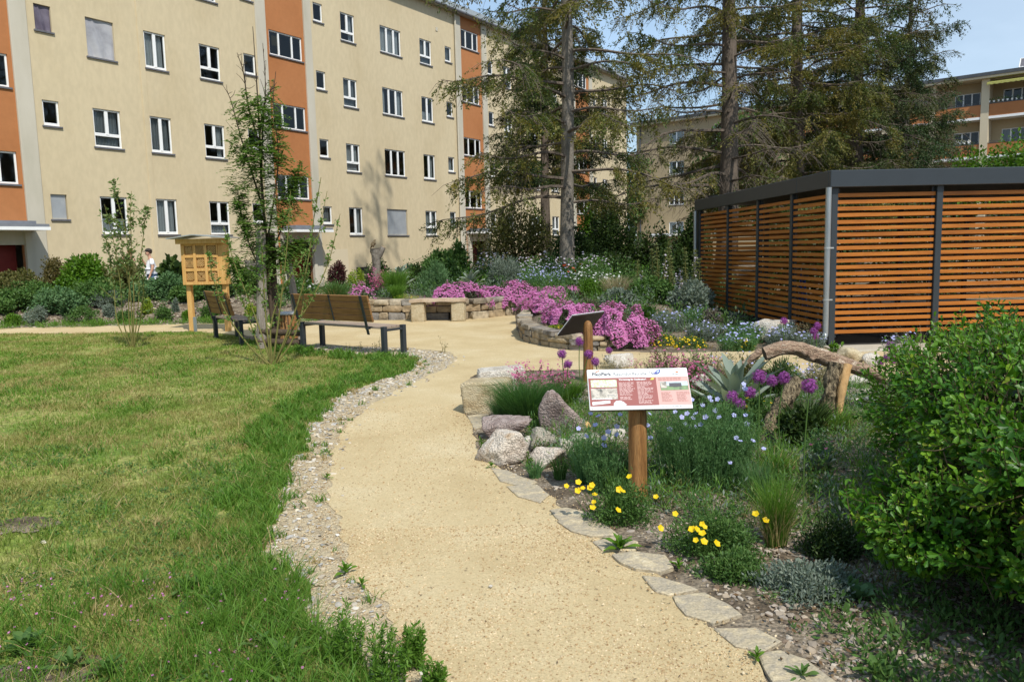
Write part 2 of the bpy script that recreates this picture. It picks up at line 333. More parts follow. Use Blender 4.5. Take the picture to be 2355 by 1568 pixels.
m_pined = M('carved_pine_insert', [(.47, .27, .09), (.60, .37, .15)], rough=.7, scale=20, bump=.5, bscale=80)
m_post = M('larch_post', [(.11, .05, .016), (.27, .13, .042), (.40, .225, .09)], rough=.6, scale=5, stretch=(5, 5, .4), fine=.25, bump=.5, bscale=25)
m_stake = M('weathered_stake', [(.17, .14, .11), (.26, .22, .18), (.33, .29, .25)], scale=6, stretch=(5, 5, .35), bump=.7, bscale=30, fine=.2)
m_darkstake = M('dark_bark_stake', [(.05, .035, .022), (.10, .07, .045)], scale=8, stretch=(4, 4, .4), bump=.8, bscale=30)
m_bark = M('grey_spruce_bark', [(.10, .085, .068), (.17, .15, .12), (.23, .20, .17)], scale=5, detail=8, stretch=(2.2, 2.2, 1), bump=.9, bscale=22, fine=.2)
m_barkb = M('brown_pine_bark', [(.065, .05, .038), (.12, .095, .072), (.17, .13, .10)], scale=6, stretch=(2.5, 2.5, .6), bump=1., bscale=20, fine=.2)
m_twig = M('brown_twig', [(.09, .055, .03), (.16, .10, .055)], scale=12)
m_gtwig = M('olive_shoot', [(.12, .115, .03), (.19, .17, .05)], scale=12)
m_logpeel = M('peeled_log', [(.16, .10, .065), (.38, .27, .18), (.23, .14, .09), (.50, .40, .29)], scale=9, detail=8, stretch=(1, 1, 2.0), bump=1.2, bscale=45, fine=.4, pos=[.36, .46, .54, .64])
m_logbark = M('rough_bark_log', [(.03, .022, .013), (.14, .105, .058), (.30, .235, .14), (.07, .052, .03)], scale=22, detail=6, stretch=(1.6, 1.6, .5), bump=1.6, bscale=40, fine=.3, pos=[.38, .47, .56, .64])
m_logcut = M('split_yellow_wood', [(.42, .24, .09), (.55, .35, .16)], scale=6, stretch=(6, 6, .5), bump=.4)
m_rockm = M('mauve_boulder', [(.175, .125, .105), (.27, .205, .18), (.36, .29, .255), (.23, .165, .14)], scale=9, detail=9, bump=1.2, bscale=55, fine=.45)
m_rockt = M('tan_boulder', [(.32, .24, .17), (.48, .40, .32), (.58, .51, .42), (.40, .28, .17)], scale=6, detail=9, bump=1.1, bscale=55, fine=.38)
m_rockp = M('pale_boulder', [(.38, .32, .25), (.52, .47, .39), (.60, .56, .49)], scale=8, detail=9, bump=1.1, bscale=55, fine=.38)
m_rockg = M('grey_green_boulder', [(.16, .14, .10), (.29, .26, .20), (.40, .37, .30)], scale=7, detail=9, bump=1.1, bscale=55, fine=.4)
m_rocko = M('ochre_stone', [(.36, .21, .07), (.52, .34, .13), (.60, .44, .22)], scale=8, bump=.6, bscale=30)
m_sandst = M('sandstone_block', [(.30, .22, .12), (.44, .35, .21), (.52, .44, .29), (.38, .28, .15)], scale=5, detail=9, bump=1., bscale=60, stretch=(1, 1, 1.6), fine=.22)
m_slab = M('edging_slab', [(.31, .265, .19), (.44, .365, .24), (.35, .30, .22), (.50, .41, .26), (.56, .49, .35)], scale=7, detail=8, bump=.6, bscale=40, fine=.15)
m_drystone = ISL('dry_stone', [(.20, .17, .13), (.34, .26, .16), (.24, .22, .19), (.42, .34, .22), (.30, .22, .13), (.17, .16, .15), (.38, .31, .21)], bump=.9, bscale=28, amt=.35)
m_pebble = ISL('pebbles', [(.24, .23, .21), (.46, .42, .35), (.34, .33, .31), (.50, .40, .26), (.62, .58, .50), (.30, .25, .18), (.48, .39, .26)], bump=0, amt=.15)
m_grain = ISL('sand_grains', [(.34, .23, .11), (.55, .42, .24), (.66, .54, .35), (.30, .19, .09), (.46, .33, .17)], bump=0, amt=.1)
m_chip = ISL('wood_and_stone_chips', [(.20, .15, .10), (.36, .29, .21), (.27, .23, .19), (.44, .38, .30), (.15, .10, .065)], bump=0, amt=.15)
m_conc = M('concrete_slab', [(.40, .36, .28), (.48, .43, .34)], scale=4, bump=.3, fine=.1)

def sandmat():
    m, t, out = _mat('sand_path'); p = t.nodes.new('ShaderNodeBsdfPrincipled'); t.links.new(p.outputs[0], out.inputs[0]); p.inputs['Roughness'].default_value = .95; p.inputs['Specular IOR Level'].default_value = .15
    g = t.nodes.new('ShaderNodeNewGeometry')
    def nz(s, d, r=.6):
        n = t.nodes.new('ShaderNodeTexNoise'); n.inputs['Scale'].default_value = s; n.inputs['Detail'].default_value = d; n.inputs['Roughness'].default_value = r; t.links.new(g.outputs['Position'], n.inputs['Vector']); return n
    a = nz(1.1, 6, .65); r = ramp(t, [(.45, .345, .185), (.51, .405, .23), (.55, .455, .28)], [.32, .5, .68]); t.links.new(a.outputs['Fac'], r.inputs[0])
    b = nz(95, 4, .7); r2 = ramp(t, [(.55, .49, .42), (.92, .90, .87), (1.06, 1.05, 1.04), (1.3, 1.28, 1.25)], [.30, .43, .56, .72]); t.links.new(b.outputs['Fac'], r2.inputs[0])
    w = nz(2.2, 4); r3 = ramp(t, [(.45,) * 3, (1.,) * 3], [.35, .6]); t.links.new(w.outputs['Fac'], r3.inputs[0])
    x = t.nodes.new('ShaderNodeMix'); x.data_type = 'RGBA'; x.blend_type = 'MULTIPLY'; t.links.new(r3.outputs[0], x.inputs['Factor']); t.links.new(r.outputs[0], x.inputs['A']); t.links.new(r2.outputs[0], x.inputs['B']); t.links.new(x.outputs['Result'], p.inputs['Base Color'])
    bu = t.nodes.new('ShaderNodeBump'); bu.inputs['Strength'].default_value = .5; bu.inputs['Distance'].default_value = .012; t.links.new(b.outputs['Fac'], bu.inputs['Height']); t.links.new(bu.outputs[0], p.inputs['Normal']); return m
m_sand = sandmat()

G1 = (.045, .085, .014); G2 = (.075, .13, .02); G3 = (.11, .17, .03)
l_grass = LF('lawn_blades', [(.085, .17, .018), (.15, .25, .032), (.21, .29, .05), (.11, .20, .022)], .3, .6, patch=.95, pcol=[(.29, .265, .08), (.37, .31, .12), (.20, .22, .05), (.28, .26, .09)])
l_lush = LF('lush_grass', [(.06, .15, .014), (.10, .215, .022), (.15, .27, .04), (.075, .17, .02)], .35, .5)
l_dry = LF('dry_grass', [(.34, .25, .10), (.42, .33, .16), (.28, .19, .07)], .2, .7)
l_needle = LF('spruce_needles', [(.036, .075, .018), (.085, .12, .028), (.14, .15, .038), (.055, .095, .022)], .3, .6, patch=.6, pcol=[(.22, .18, .04), (.14, .135, .032), (.27, .21, .05), (.10, .12, .028)])
l_needled = LF('dark_needles', [(.022, .058, .02), (.045, .09, .03), (.075, .115, .036), (.035, .07, .024)], .2, .6, patch=.6, pcol=[(.095, .095, .026), (.07, .08, .023)])
l_bush = LF('bright_bush_leaves', [(.05, .13, .008), (.085, .19, .012), (.12, .23, .02), (.04, .10, .008)], .3, .45)
l_olive = LF('olive_bush_leaves', [(.06, .075, .018), (.11, .115, .03), (.15, .135, .045), (.08, .09, .02)], .3, .6)
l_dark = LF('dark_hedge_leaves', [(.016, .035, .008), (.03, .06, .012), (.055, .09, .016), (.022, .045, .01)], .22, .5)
l_mid = LF('mid_green_leaves', [(.045, .11, .022), (.075, .155, .032), (.11, .19, .045), (.055, .125, .028)], .3, .55)
l_blue = LF('blue_green_leaves', [(.055, .125, .045), (.09, .175, .065), (.125, .215, .085), (.065, .145, .05)], .25, .6)
l_grey = LF('silver_leaves', [(.19, .24, .19), (.27, .32, .26), (.34, .39, .32), (.23, .28, .22)], .25, .75)
l_greyd = LF('grey_green_leaves', [(.11, .15, .11), (.17, .21, .16), (.22, .26, .21)], .25, .7)
l_lime = LF('lime_leaves', [(.16, .24, .015), (.24, .32, .03), (.30, .37, .05)], .3, .55)
l_rowan = LF('rowan_leaves', [(.065, .155, .022), (.105, .21, .032), (.15, .25, .055), (.18, .24, .075)], .35, .5)
l_barb = LF('glossy_shrub_leaves', [(.018, .075, .005), (.036, .125, .008), (.06, .18, .012), (.105, .25, .018), (.026, .095, .006)], .3, .42, .3, patch=1.8, pcol=[(.085, .205, .014), (.13, .26, .02), (.05, .15, .010)])
l_barby = LF('young_yellow_leaves', [(.20, .33, .025), (.15, .30, .02), (.27, .32, .035)], .3, .4)
l_maroon = LF('maroon_leaves', [(.05, .015, .018), (.085, .025, .025), (.06, .03, .02)], .25, .5)
l_flax = LF('flax_leaves', [(.06, .15, .05), (.095, .20, .065), (.13, .235, .085), (.07, .165, .045)], .3, .55)
p_pink = LF('pink_blossoms', [(.50, .12, .37), (.61, .21, .47), (.55, .16, .41), (.70, .34, .57), (.34, .07, .23)], .3, .6, tint=1.1)
p_rose = LF('rose_blossoms', [(.48, .11, .24), (.58, .17, .32), (.42, .08, .20)], .3, .6, tint=1.1)
p_blue = LF('pale_blue_blossoms', [(.40, .42, .80), (.50, .52, .88), (.58, .60, .92), (.36, .36, .74)], .3, .5, tint=1.1)
p_white = LF('white_blossoms', [(.72, .72, .70), (.82, .82, .80)], .3, .5, tint=1.1)
p_lav = LF('lavender_white_blossoms', [(.60, .55, .68), (.70, .64, .74), (.66, .58, .68)], .3, .5, tint=1.1)
p_yel = LF('yellow_blossoms', [(.78, .50, .005), (.86, .60, .012), (.80, .55, .01)], .25, .5, tint=1.1)
p_purp = LF('purple_florets', [(.24, .045, .25), (.33, .075, .34), (.42, .12, .42), (.19, .03, .17)], .25, .6, tint=1.1)
p_red = LF('red_blossoms', [(.55, .05, .015), (.65, .09, .02)], .3, .5, tint=1.1)

# ------------------------------------------------------------------ ground, path, lawn
def structure(o, kind='structure'): o['kind'] = kind; return o
xs = np.concatenate([[-900, -300, -120, -60, -40, -30, -24, -20], np.arange(-17, -4, .35), np.arange(-4, 5.4, .12), np.arange(5.5, 14, .5), [16, 20, 26, 34, 45, 60, 100, 300, 900]])
ys = np.concatenate([[-300, -100, -40, -20, -10, -5, -2, 0], np.arange(1, 11, .5), np.arange(11, 21.5, .12), np.arange(21.6, 34, .5), [36, 39, 43, 48, 54, 60, 70, 80, 100, 150, 300, 900, 1500]])
gx, gy = np.meshgrid(xs, ys); gz = hgt(gx, gy)
near = (abs(gx) < 20) & (gy < 40) & (gy > 9); gz = gz + np.where(near & (gz > .02), .03 * np.sin(gx * 3.1 + gy * 2.3) * np.sin(gy * 4.7 - gx), 0)
nx = len(xs); i = np.arange(len(ys) - 1)[:, None] * nx + np.arange(nx - 1)[None]
mb = MB(); mb.add(np.stack([gx, gy, gz], -1).reshape(-1, 3), np.stack([i, i + 1, i + nx + 1, i + nx], -1).reshape(-1, 4))
structure(mb.build('ground', m_soil, smooth=True))

def resample(P, step=.05, amp=.0, seed=0):
    P = np.asarray(P, float); out = []
    for a, b in zip(P, np.roll(P, -1, 0)):
        n = max(1, int(np.linalg.norm(b - a) / step)); n = min(n, 400)
        for k in range(n):
            t = k / n; p = a + (b - a) * t
            if amp:
                s = min(1, max(.15, 1.)); p = p + amp * np.array([mnoise.noise(Vector((p[0] * 2.3, p[1] * 2.3, seed))) + .6 * mnoise.noise(Vector((p[0] * 9, p[1] * 9, seed + 5))), mnoise.noise(Vector((p[0] * 2.3, p[1] * 2.3, seed + 9))) + .6 * mnoise.noise(Vector((p[0] * 9, p[1] * 9, seed + 15)))])
            out.append(p)
    return np.array(out)
def sheet(name, P, z, mat):
    import bmesh
    b = bmesh.new(); vs = [b.verts.new((p[0], p[1], z)) for p in P]; f = b.faces.new(vs)
    if f.normal.z < 0: f.normal_flip()
    b.normal_update(); bmesh.ops.triangulate(b, faces=b.faces[:]); me = bpy.data.meshes.new(name); b.to_mesh(me); b.free()
    for p in me.polygons:
        if p.normal.z < 0: p.flip()
    me.materials.append(mat); o = bpy.data.objects.new(name, me); COL.objects.link(o); return structure(o)
def GP(L): return np.array([G(u, v)[:2] for u, v in L])
lawn_edge = GP([(600, 788), (690, 802), (780, 815), (880, 822), (940, 826), (952, 838), (925, 856), (870, 876), (800, 905), (745, 938), (705, 985), (700, 1030), (668, 1075), (648, 1120), (630, 1180), (624, 1240), (642, 1300), (700, 1380), (770, 1440), (845, 1500), (880, 1568), (905, 1700)])
lawn_poly = np.vstack([[[-40, 17.3], [-12.5, 17.25]], GP([(0, 769), (200, 768), (430, 764), (540, 772)]), lawn_edge, [[-.55, 1.0], [-.6, -6], [-40, -6]]])
path_left = GP([(700, 792), (800, 797), (930, 800), (1035, 812), (1052, 826), (1035, 843), (960, 878), (885, 915), (825, 950), (785, 1000), (765, 1050), (758, 1100), (760, 1150), (772, 1220), (798, 1290), (832, 1350), (892, 1420), (950, 1500), (992, 1568), (1030, 1700)])
path_right = GP([(1830, 1700), (1760, 1568), (1700, 1480), (1600, 1400), (1500, 1320), (1420, 1270), (1330, 1205), (1250, 1140), (1175, 1085), (1105, 1058), (1090, 1010), (1072, 950), (1062, 900), (1090, 862), (1180, 853), (1330, 851), (1450, 849), (1620, 850), (1750, 850), (1950, 866), (2300, 900)]); path_right = np.vstack([path_right, [[9, 9.6], [16, 10.2], [16, 11.9], [9, 11.6]]])
path_north = GP([(2300, 790), (2080, 793), (1900, 797), (1800, 806), (1650, 810), (1520, 812), (1390, 808), (1290, 803), (1212, 786), (1192, 762), (1186, 724), (1070, 733), (960, 736), (880, 737), (720, 736), (560, 738), (420, 743), (200, 750), (0, 755)])
path_poly = np.vstack([[[-13, 17.25]], GP([(0, 768), (200, 767), (430, 763), (560, 771), (630, 782)]), path_left, [[-.15, .5], [-.2, -6], [1.9, -6], [1.3, 1.]], path_right, path_north, [[-40, 18.9], [-40, 17.3]]])
strip_poly = np.vstack([lawn_edge[2:] + np.array([-.35, .0]), [[-.9, -6], [.35, -6], [.3, 1.]], path_left[::-1] + np.array([.12, -.02])])
LAWN = resample(lawn_poly, .05, .16, 1); PATH = resample(path_poly, .05, .075, 2); STRIP = resample(strip_poly, .08, .03, 3)
sheet('gravel_strip', STRIP, .003, m_gravel); sheet('lawn', LAWN, .0055, m_lawn); sheet('path', PATH, .0065, m_sand)
def scatter_in(poly, n, bbox=None, dens=None):
    lo = poly.min(0) if bbox is None else np.array(bbox[:2]); hi = poly.max(0) if bbox is None else np.array(bbox[2:])
    p = rng.random((n, 2)) * (hi - lo) + lo; return p[inpoly(p[:, 0], p[:, 1], poly)]
def pebbles(mb, P, size, z0=0., flat=.5):
    n = len(P); v, f = ico(1); m = len(v)
    A = rdir(n); B = unit(np.cross(A, rdir(n))); C = np.cross(A, B)
    kf = np.minimum(1, 1.); sc = np.stack([size * (.7 + .6 * rng.random(n)), size * (.5 + .5 * rng.random(n)), size * flat * (.5 + .6 * rng.random(n))], 1)
    az = rng.random(n) * 2 * PI; tl = rng.normal(0, .22, (n, 2)); X = np.stack([np.cos(az), np.sin(az), tl[:, 0]], 1); X = unit(X); Y = unit(np.cross(np.stack([tl[:, 1], tl[:, 0], np.ones(n)], 1), X)); Z = np.cross(X, Y)
    jit = 1 + .28 * rng.normal(size=(n, m, 1)).clip(-1.2, 1.2)
    q = v[None] * jit
    w = q[..., :1] * (sc[:, None, :1] * X[:, None]) + q[..., 1:2] * (sc[:, None, 1:2] * Y[:, None]) + q[..., 2:] * (sc[:, None, 2:] * Z[:, None])
    w += np.concatenate([P, (z0 + sc[:, 2:] * .35)], 1)[:, None]
    mb.add(w.reshape(-1, 3), (np.arange(n)[:, None, None] * m + f[None]).reshape(-1, 3)); return mb
def stuff(o, label, cat): tag(o, label, cat); o['kind'] = 'stuff'; return o
def pick(n, poly, ylo, yhi, xlo, xhi):
    p = scatter_in(poly, n, (xlo, ylo, xhi, yhi)); return p
mb = MB()
near_strip = pick(26000, STRIP, 2.2, 5.5, -3.2, .6); near_strip = near_strip[~inpoly(near_strip[:, 0], near_strip[:, 1], LAWN) & (~inpoly(near_strip[:, 0], near_strip[:, 1], PATH) | (rng.random(len(near_strip)) < .5 * np.exp(-distpl(near_strip[:, 0], near_strip[:, 1], path_left)[0] / .08)))]
far_strip = pick(22000, STRIP, 5.5, 14, -4.5, 0); far_strip = far_strip[~inpoly(far_strip[:, 0], far_strip[:, 1], LAWN) & (~inpoly(far_strip[:, 0], far_strip[:, 1], PATH) | (rng.random(len(far_strip)) < .5 * np.exp(-distpl(far_strip[:, 0], far_strip[:, 1], path_left)[0] / .10)))]
near_strip = near_strip[rng.random(len(near_strip)) < .46 * (.14 + .86 * (1 - np.exp(-(distpl(near_strip[:, 0], near_strip[:, 1], path_left)[0] / .17) ** 2)))]
far_strip = far_strip[rng.random(len(far_strip)) < (.2 + .8 * (1 - np.exp(-(distpl(far_strip[:, 0], far_strip[:, 1], path_left)[0] / .14) ** 2)))]
pebbles(mb, near_strip, .006 + .016 * rng.random(len(near_strip)) ** 2.5, .006, .45); pebbles(mb, far_strip, .010 + .018 * rng.random(len(far_strip)) ** 2, .006, .45)
k_ = pick(52000, STRIP, 2.2, 8, -3.2, .6); k_ = k_[~inpoly(k_[:, 0], k_[:, 1], LAWN) & ~inpoly(k_[:, 0], k_[:, 1], PATH)]; dd_ = distpl(k_[:, 0], k_[:, 1], path_left)[0]; k_ = k_[rng.random(len(k_)) < np.exp(-dd_ / .22) * 1. + .16]; grit = k_
stuff(mb.build('gravel', m_pebble), 'loose grey and tan gravel between the lawn and the sand path', 'gravel')
mb = MB(); BEDX = np.array([[-1, 8], [-1, 1.8], [3, 1.8], [3, 8.]])
a = pick(90000, PATH, 2.2, 4.4, -1.4, 2.0); a = a[rng.random(len(a)) < np.clip(.45 + .7 * np.array([mnoise.noise(Vector((p[0] * 1.6, p[1] * 1.6, 3))) for p in a]), .03, 1)]
pebbles(mb, a, .0022 + .0036 * rng.random(len(a)) ** 2, .0065, .8)
a = pick(14000, PATH, 4.2, 8, -2.0, 1.6); a = a[rng.random(len(a)) < .7]; pebbles(mb, a, .003 + .004 * rng.random(len(a)), .0065, .7)
k_ = pick(26000, BEDX, 1.9, 7.5, -.6, 2.6); dd_ = distpl(k_[:, 0], k_[:, 1], path_right)[0]; k_ = k_[rng.random(len(k_)) < np.exp(-dd_ / .10) * .8]; pebbles(mb, k_, .003 + .004 * rng.random(len(k_)) ** 2, .014, .8)
pebbles(mb, grit, .0028 + .004 * rng.random(len(grit)) ** 2, .006, .8)
sg_ = mb
mb = MB(); a = np.concatenate([pick(260, PATH, 2.4, 14, -3, 2), pick(300, PATH, 2.3, 6, -1.4, 1.8)]); n = len(a); leaves(mb, np.concatenate([a, np.full((n, 1), .011)], 1), np.concatenate([rng.normal(0, 1, (n, 2)), .08 * rng.random((n, 1))], 1), np.tile([0, 0, 1.], (n, 1)), .012 + .018 * rng.random(n) ** 2, .005)
stuff(mb.build('path_debris', m_twig), 'bits of leaf and twig blown onto the sand path', 'debris'); mb = sg_
stuff(mb.build('sand_grains', m_grain), 'coarse golden grit lying on the sand path', 'grit')
BED = np.array([[.1, 8.], [-.45, 7.3], [-.2, 5.6], [.5, 4.6], [1.0, 3.2], [1.35, 1.8], [4.5, 1.8], [5.5, 9.2], [2, 9.4], [.3, 9.]])
mb = MB(); a = np.concatenate([pick(26000, BED, 1.8, 9.2, -.5, 4.5), pick(16000, BED, 1.8, 4.8, .3, 3.0)]); a = a[~inpoly(a[:, 0], a[:, 1], PATH) | (rng.random(len(a)) < .06)]; a = a[rng.random(len(a)) < .5]
pebbles(mb, a, .005 + .019 * rng.random(len(a)) ** 2.5, .0, .5)
LB = np.array([[-16, 18.5], [-3.5, 18.4], [-3.5, 22.5], [-16, 23]]); a = pick(16000, LB, 18.4, 22, -15, -3.5); zz = hgt(a[:, 0], a[:, 1])
k0 = len(mb.v); pebbles(mb, a, .02 + .03 * rng.random(len(a)) ** 2, 0, .35); mb.v[-1] += np.repeat(zz, 12)[:, None] * np.array([0, 0, 1.])
stuff(mb.build('bed_chippings', m_chip), 'pale bark and stone chippings covering the planting beds', 'chippings')

mb = MB(); n = 1500; q = np.stack([rng.uniform(1.0, 3.4, n), rng.uniform(2.0, 4.4, n)], 1); q = q[~inpoly(q[:, 0], q[:, 1], PATH)]; n = len(q); leaves(mb, np.concatenate([q, .01 + .015 * rng.random((n, 1))], 1), np.concatenate([rng.normal(0, 1, (n, 2)), rng.normal(.1, .2, (n, 1))], 1), np.concatenate([rng.normal(0, .4, (n, 2)), np.ones((n, 1))], 1), .03 * (.4 + rng.random(n)), .014)
stuff(mb.build('darkening_litter', LF('dry_leaves', [(.10, .055, .025), (.17, .10, .045), (.24, .16, .08), (.07, .045, .025)], .15, .8)), 'dry brown leaf litter added to darken the ground under the big shrub', 'leaf litter')  # litter added to deepen the shade on the soil
# grass blades of the lawn, thinning with distance, longer along the edge
def dist_edge(p): return distpl(p[:, 0], p[:, 1], lawn_edge)[0]
mb = MB(); mbl = MB(); mbd = MB()
for (y0, y1, x0, x1, n, h, w) in ((2.1, 3.6, -2.7, -.2, 30000, .045, .0042), (3.6, 5.5, -3.9, -.6, 44000, .045, .005), (5.5, 8.5, -6, -.9, 66000, .042, .0065), (8.5, 12, -8.5, -1, 62000, .04, .009), (12, 17.4, -12.5, -3, 72000, .045, .013)):
    p = scatter_in(LAWN, n, (x0, y0, x1, y1)); d = dist_edge(p); nzv = np.array([mnoise.noise(Vector((q[0] * .9, q[1] * .9, 0))) for q in p]); nz2 = np.array([mnoise.noise(Vector((q[0] * 3.5, q[1] * 3.5, 7))) for q in p])
    edge = np.exp(-(d / (.26 + .16 * nz2)) ** 2); k = rng.random(len(p)) < np.clip(.62 + .7 * nzv + .5 * nz2 + .6 * edge, .12, 1); p, d, nzv, nz2, edge = p[k], d[k], nzv[k], nz2[k], edge[k]
    H = h * (.55 + .7 * rng.random(len(p)) + .5 * nz2.clip(-.5, 1)) * (1 + .75 * edge); lean = rng.normal(0, .42, (len(p), 2))
    P3 = np.concatenate([p, np.full((len(p), 1), .006)], 1); lush = rng.random(len(p)) < edge * .62 + .14 * (nzv > .15); dry = (~lush) & (rng.random(len(p)) < .05 + .10 * (nzv < -.1))
    for m_, s in ((mbl, lush), (mbd, dry), (mb, ~lush & ~dry)):
        if s.any(): blades(m_, P3[s], H[s], lean[s], w * (.7 + .6 * rng.random(s.sum())), .6, 3 if y0 < 5 else 2)
# tufts in the gravel
gp_ = pick(4000, STRIP, 2.2, 13, -4.2, .3); gp_ = gp_[~inpoly(gp_[:, 0], gp_[:, 1], LAWN) & ~inpoly(gp_[:, 0], gp_[:, 1], PATH)]; gp_ = gp_[rng.random(len(gp_)) < np.exp(-dist_edge(gp_) / .12) * .8 + .06][:520]
for q in gp_:
    n = int(rng.integers(6, 22)); p = np.concatenate([q + rng.normal(0, .018, (n, 2)), np.full((n, 1), .005)], 1); blades(mbl if rng.random() < .7 else mbd, p, (.03 + .05 * rng.random()) * (.5 + .6 * rng.random(n)), rng.normal(0, .7, (n, 2)), .0035 + .0006 * q[1], .7, 3)
# tufts near the edge
tp = scatter_in(LAWN, 5200, (-4, 2.2, -.3, 13)); tp = tp[dist_edge(tp) < .5][:430]
for q in tp:
    n = 26; p = np.concatenate([q + rng.normal(0, .03, (n, 2)), np.full((n, 1), .005)], 1); blades(mbl, p, (.07 + .09 * rng.random()) * (.5 + .6 * rng.random(n)), rng.normal(0, .5, (n, 2)), .004 + .0008 * q[1], .7, 3)
tq = scatter_in(LAWN, 7000, (-9, 2.2, -.5, 13)); tq = tq[np.array([mnoise.noise(Vector((q[0] * 1.1, q[1] * 1.1, 55))) for q in tq]) > -.05][:1100]
for q in tq:
    n = 18; s = .03 + .004 * q[1]; p = np.concatenate([q + rng.normal(0, s, (n, 2)), np.full((n, 1), .008)], 1); blades(mbl if rng.random() < .6 else mb, p, (.05 + .06 * rng.random()) * (.5 + .6 * rng.random(n)), rng.normal(0, .6, (n, 2)), .0036 + .0008 * q[1], .7, 3)
for q in scatter_in(LAWN, 1400, (-9, 2.2, -.5, 12))[:420]:
    n = 14; p = np.concatenate([q + rng.normal(0, .05, (n, 2)), np.full((n, 1), .012)], 1); blades(mbd, p, .05 + .07 * rng.random(n), rng.normal(0, 1.2, (n, 2)), .004, .8, 3)
mw_ = MB(); a = scatter_in(LAWN, 5200, (-4.6, 2.2, -.5, 6.5)); a = a[np.array([mnoise.noise(Vector((q[0] * 1.7, q[1] * 1.7, 33))) for q in a]) > .02]; n = len(a) * 5; b = np.repeat(a, 5, 0) + rng.normal(0, .022, (n, 2)); leaves(mw_, np.concatenate([b, .012 + .03 * rng.random((n, 1))], 1), np.concatenate([rng.normal(0, 1, (n, 2)), .25 + .3 * rng.random((n, 1))], 1), np.concatenate([rng.normal(0, .3, (n, 2)), np.ones((n, 1))], 1), .022 * (.6 + .8 * rng.random(n)), .013)
stuff(mw_.build('lawn_weeds', l_mid), 'low broad-leaved weeds and clover in the near lawn', 'weeds')
stuff(mb.build('lawn_grass', l_grass), 'short mown lawn grass, patchy green and straw yellow', 'grass')
stuff(mbl.build('long_grass', l_lush), 'longer lush grass along the lawn edge beside the gravel', 'grass')
stuff(mbd.build('dry_grass', l_dry), 'dry straw-coloured grass stalks scattered in the lawn', 'dry grass')
mbx = MB(); mb = MB(); a = scatter_in(LAWN, 1500, (-2.6, 2.3, -.6, 3.7)); a = a[np.array([mnoise.noise(Vector((q[0] * 2.2, q[1] * 2.2, 21))) for q in a]) > -.02][:210]
q = np.concatenate([a, .035 + .04 * rng.random((len(a), 1))], 1)
petals(mb, q, rng.normal(0, .35, (len(a), 3)) + np.array([0, -.3, 1]), .0045 + .003 * rng.random(len(a)), 5, .5)
stuff(mb.build('clover_flowers', p_pink), 'tiny pink flowers sprinkled through the near corner of the lawn', 'wildflowers')
for q in scatter_in(LAWN, 2600, (-2.3, 2.2, -.3, 3.7)):
    if rng.random() > .085 + .12 * (q[0] > -1.5): continue
    n = 20; p_ = np.concatenate([q + rng.normal(0, .03, (n, 2)), np.full((n, 1), .005)], 1); blades(mbx, p_, (.09 + .13 * rng.random()) * (.5 + .6 * rng.random(n)), rng.normal(0, .5, (n, 2)), .0045, .8, 4)
stuff(mbx.build('tall_grass', l_lush), 'tall unmown grass clumps in the near lawn corner', 'grass')
# bare earth spots in the lawn
for k, (u, v, r, lb) in enumerate(((45, 1212, .19, 'bare brown earth patch in the lawn at the left edge'), (110, 1556, .17, 'bare earth spot beside leafy weeds in the near left lawn corner'))):
    c = G(u, v); P = [c[:2] + r * (1 + .35 * mnoise.noise(Vector((math.cos(t) * 2, math.sin(t) * 2, k)))) * np.array([math.cos(t) * 1.3, math.sin(t) * .8]) for t in np.linspace(0, 2 * PI, 40)[:-1]]
    sheet('bare_earth', P, .016, m_soil)
# ------------------------------------------------------------------ apartment buildings
def FW(s, z, o=0.): s, z, o = np.broadcast_arrays(np.asarray(s, float), np.asarray(z, float), np.asarray(o, float)); return FP0 + FD * s[..., None] + FN * o[..., None] + np.array([0, 0, 1.]) * z[..., None]
class Facade:
    """wall frame: D along the wall, N outwards, origin P0"""
    def __init__(s, P0, D, N): s.P0, s.D, s.N = map(lambda a: np.asarray(a, float), (P0, D, N)); s.ax = np.array([s.D, s.N, [0, 0, 1.]])
    def box(s, mb, s0, s1, o0, o1, z0, z1, bev=0.): return box(mb, (s0, o0, z0), (s1, o1, z1), s.ax, s.P0, bev)
    def wall(s, mb, s0, s1, z0, z1, holes, off=0., rev=.13):
        hs = [h for h in holes if h[1] > s0 and h[0] < s1]
        S = sorted({s0, s1, *[h[0] for h in hs], *[h[1] for h in hs]}); Z = sorted({z0, z1, *[h[2] for h in hs], *[h[3] for h in hs]})
        for a, b in zip(S, S[1:]):
            for c, d in zip(Z, Z[1:]):
                m, n = (a + b) / 2, (c + d) / 2
                if any(h[0] < m < h[1] and h[2] < n < h[3] for h in hs): continue
                mb.add(np.array([[a, off, c], [b, off, c], [b, off, d], [a, off, d]]) @ s.ax + s.P0, [(0, 1, 2, 3)])
        for a, b, c, d in hs:
            q = np.array([[a, off, c], [b, off, c], [b, off, d], [a, off, d], [a, off - rev, c], [b, off - rev, c], [b, off - rev, d], [a, off - rev, d]]) @ s.ax + s.P0
            mb.add(q, [(0, 4, 5, 1), (1, 5, 6, 2), (2, 6, 7, 3), (3, 7, 4, 0)])
        return mb
_wc = {}
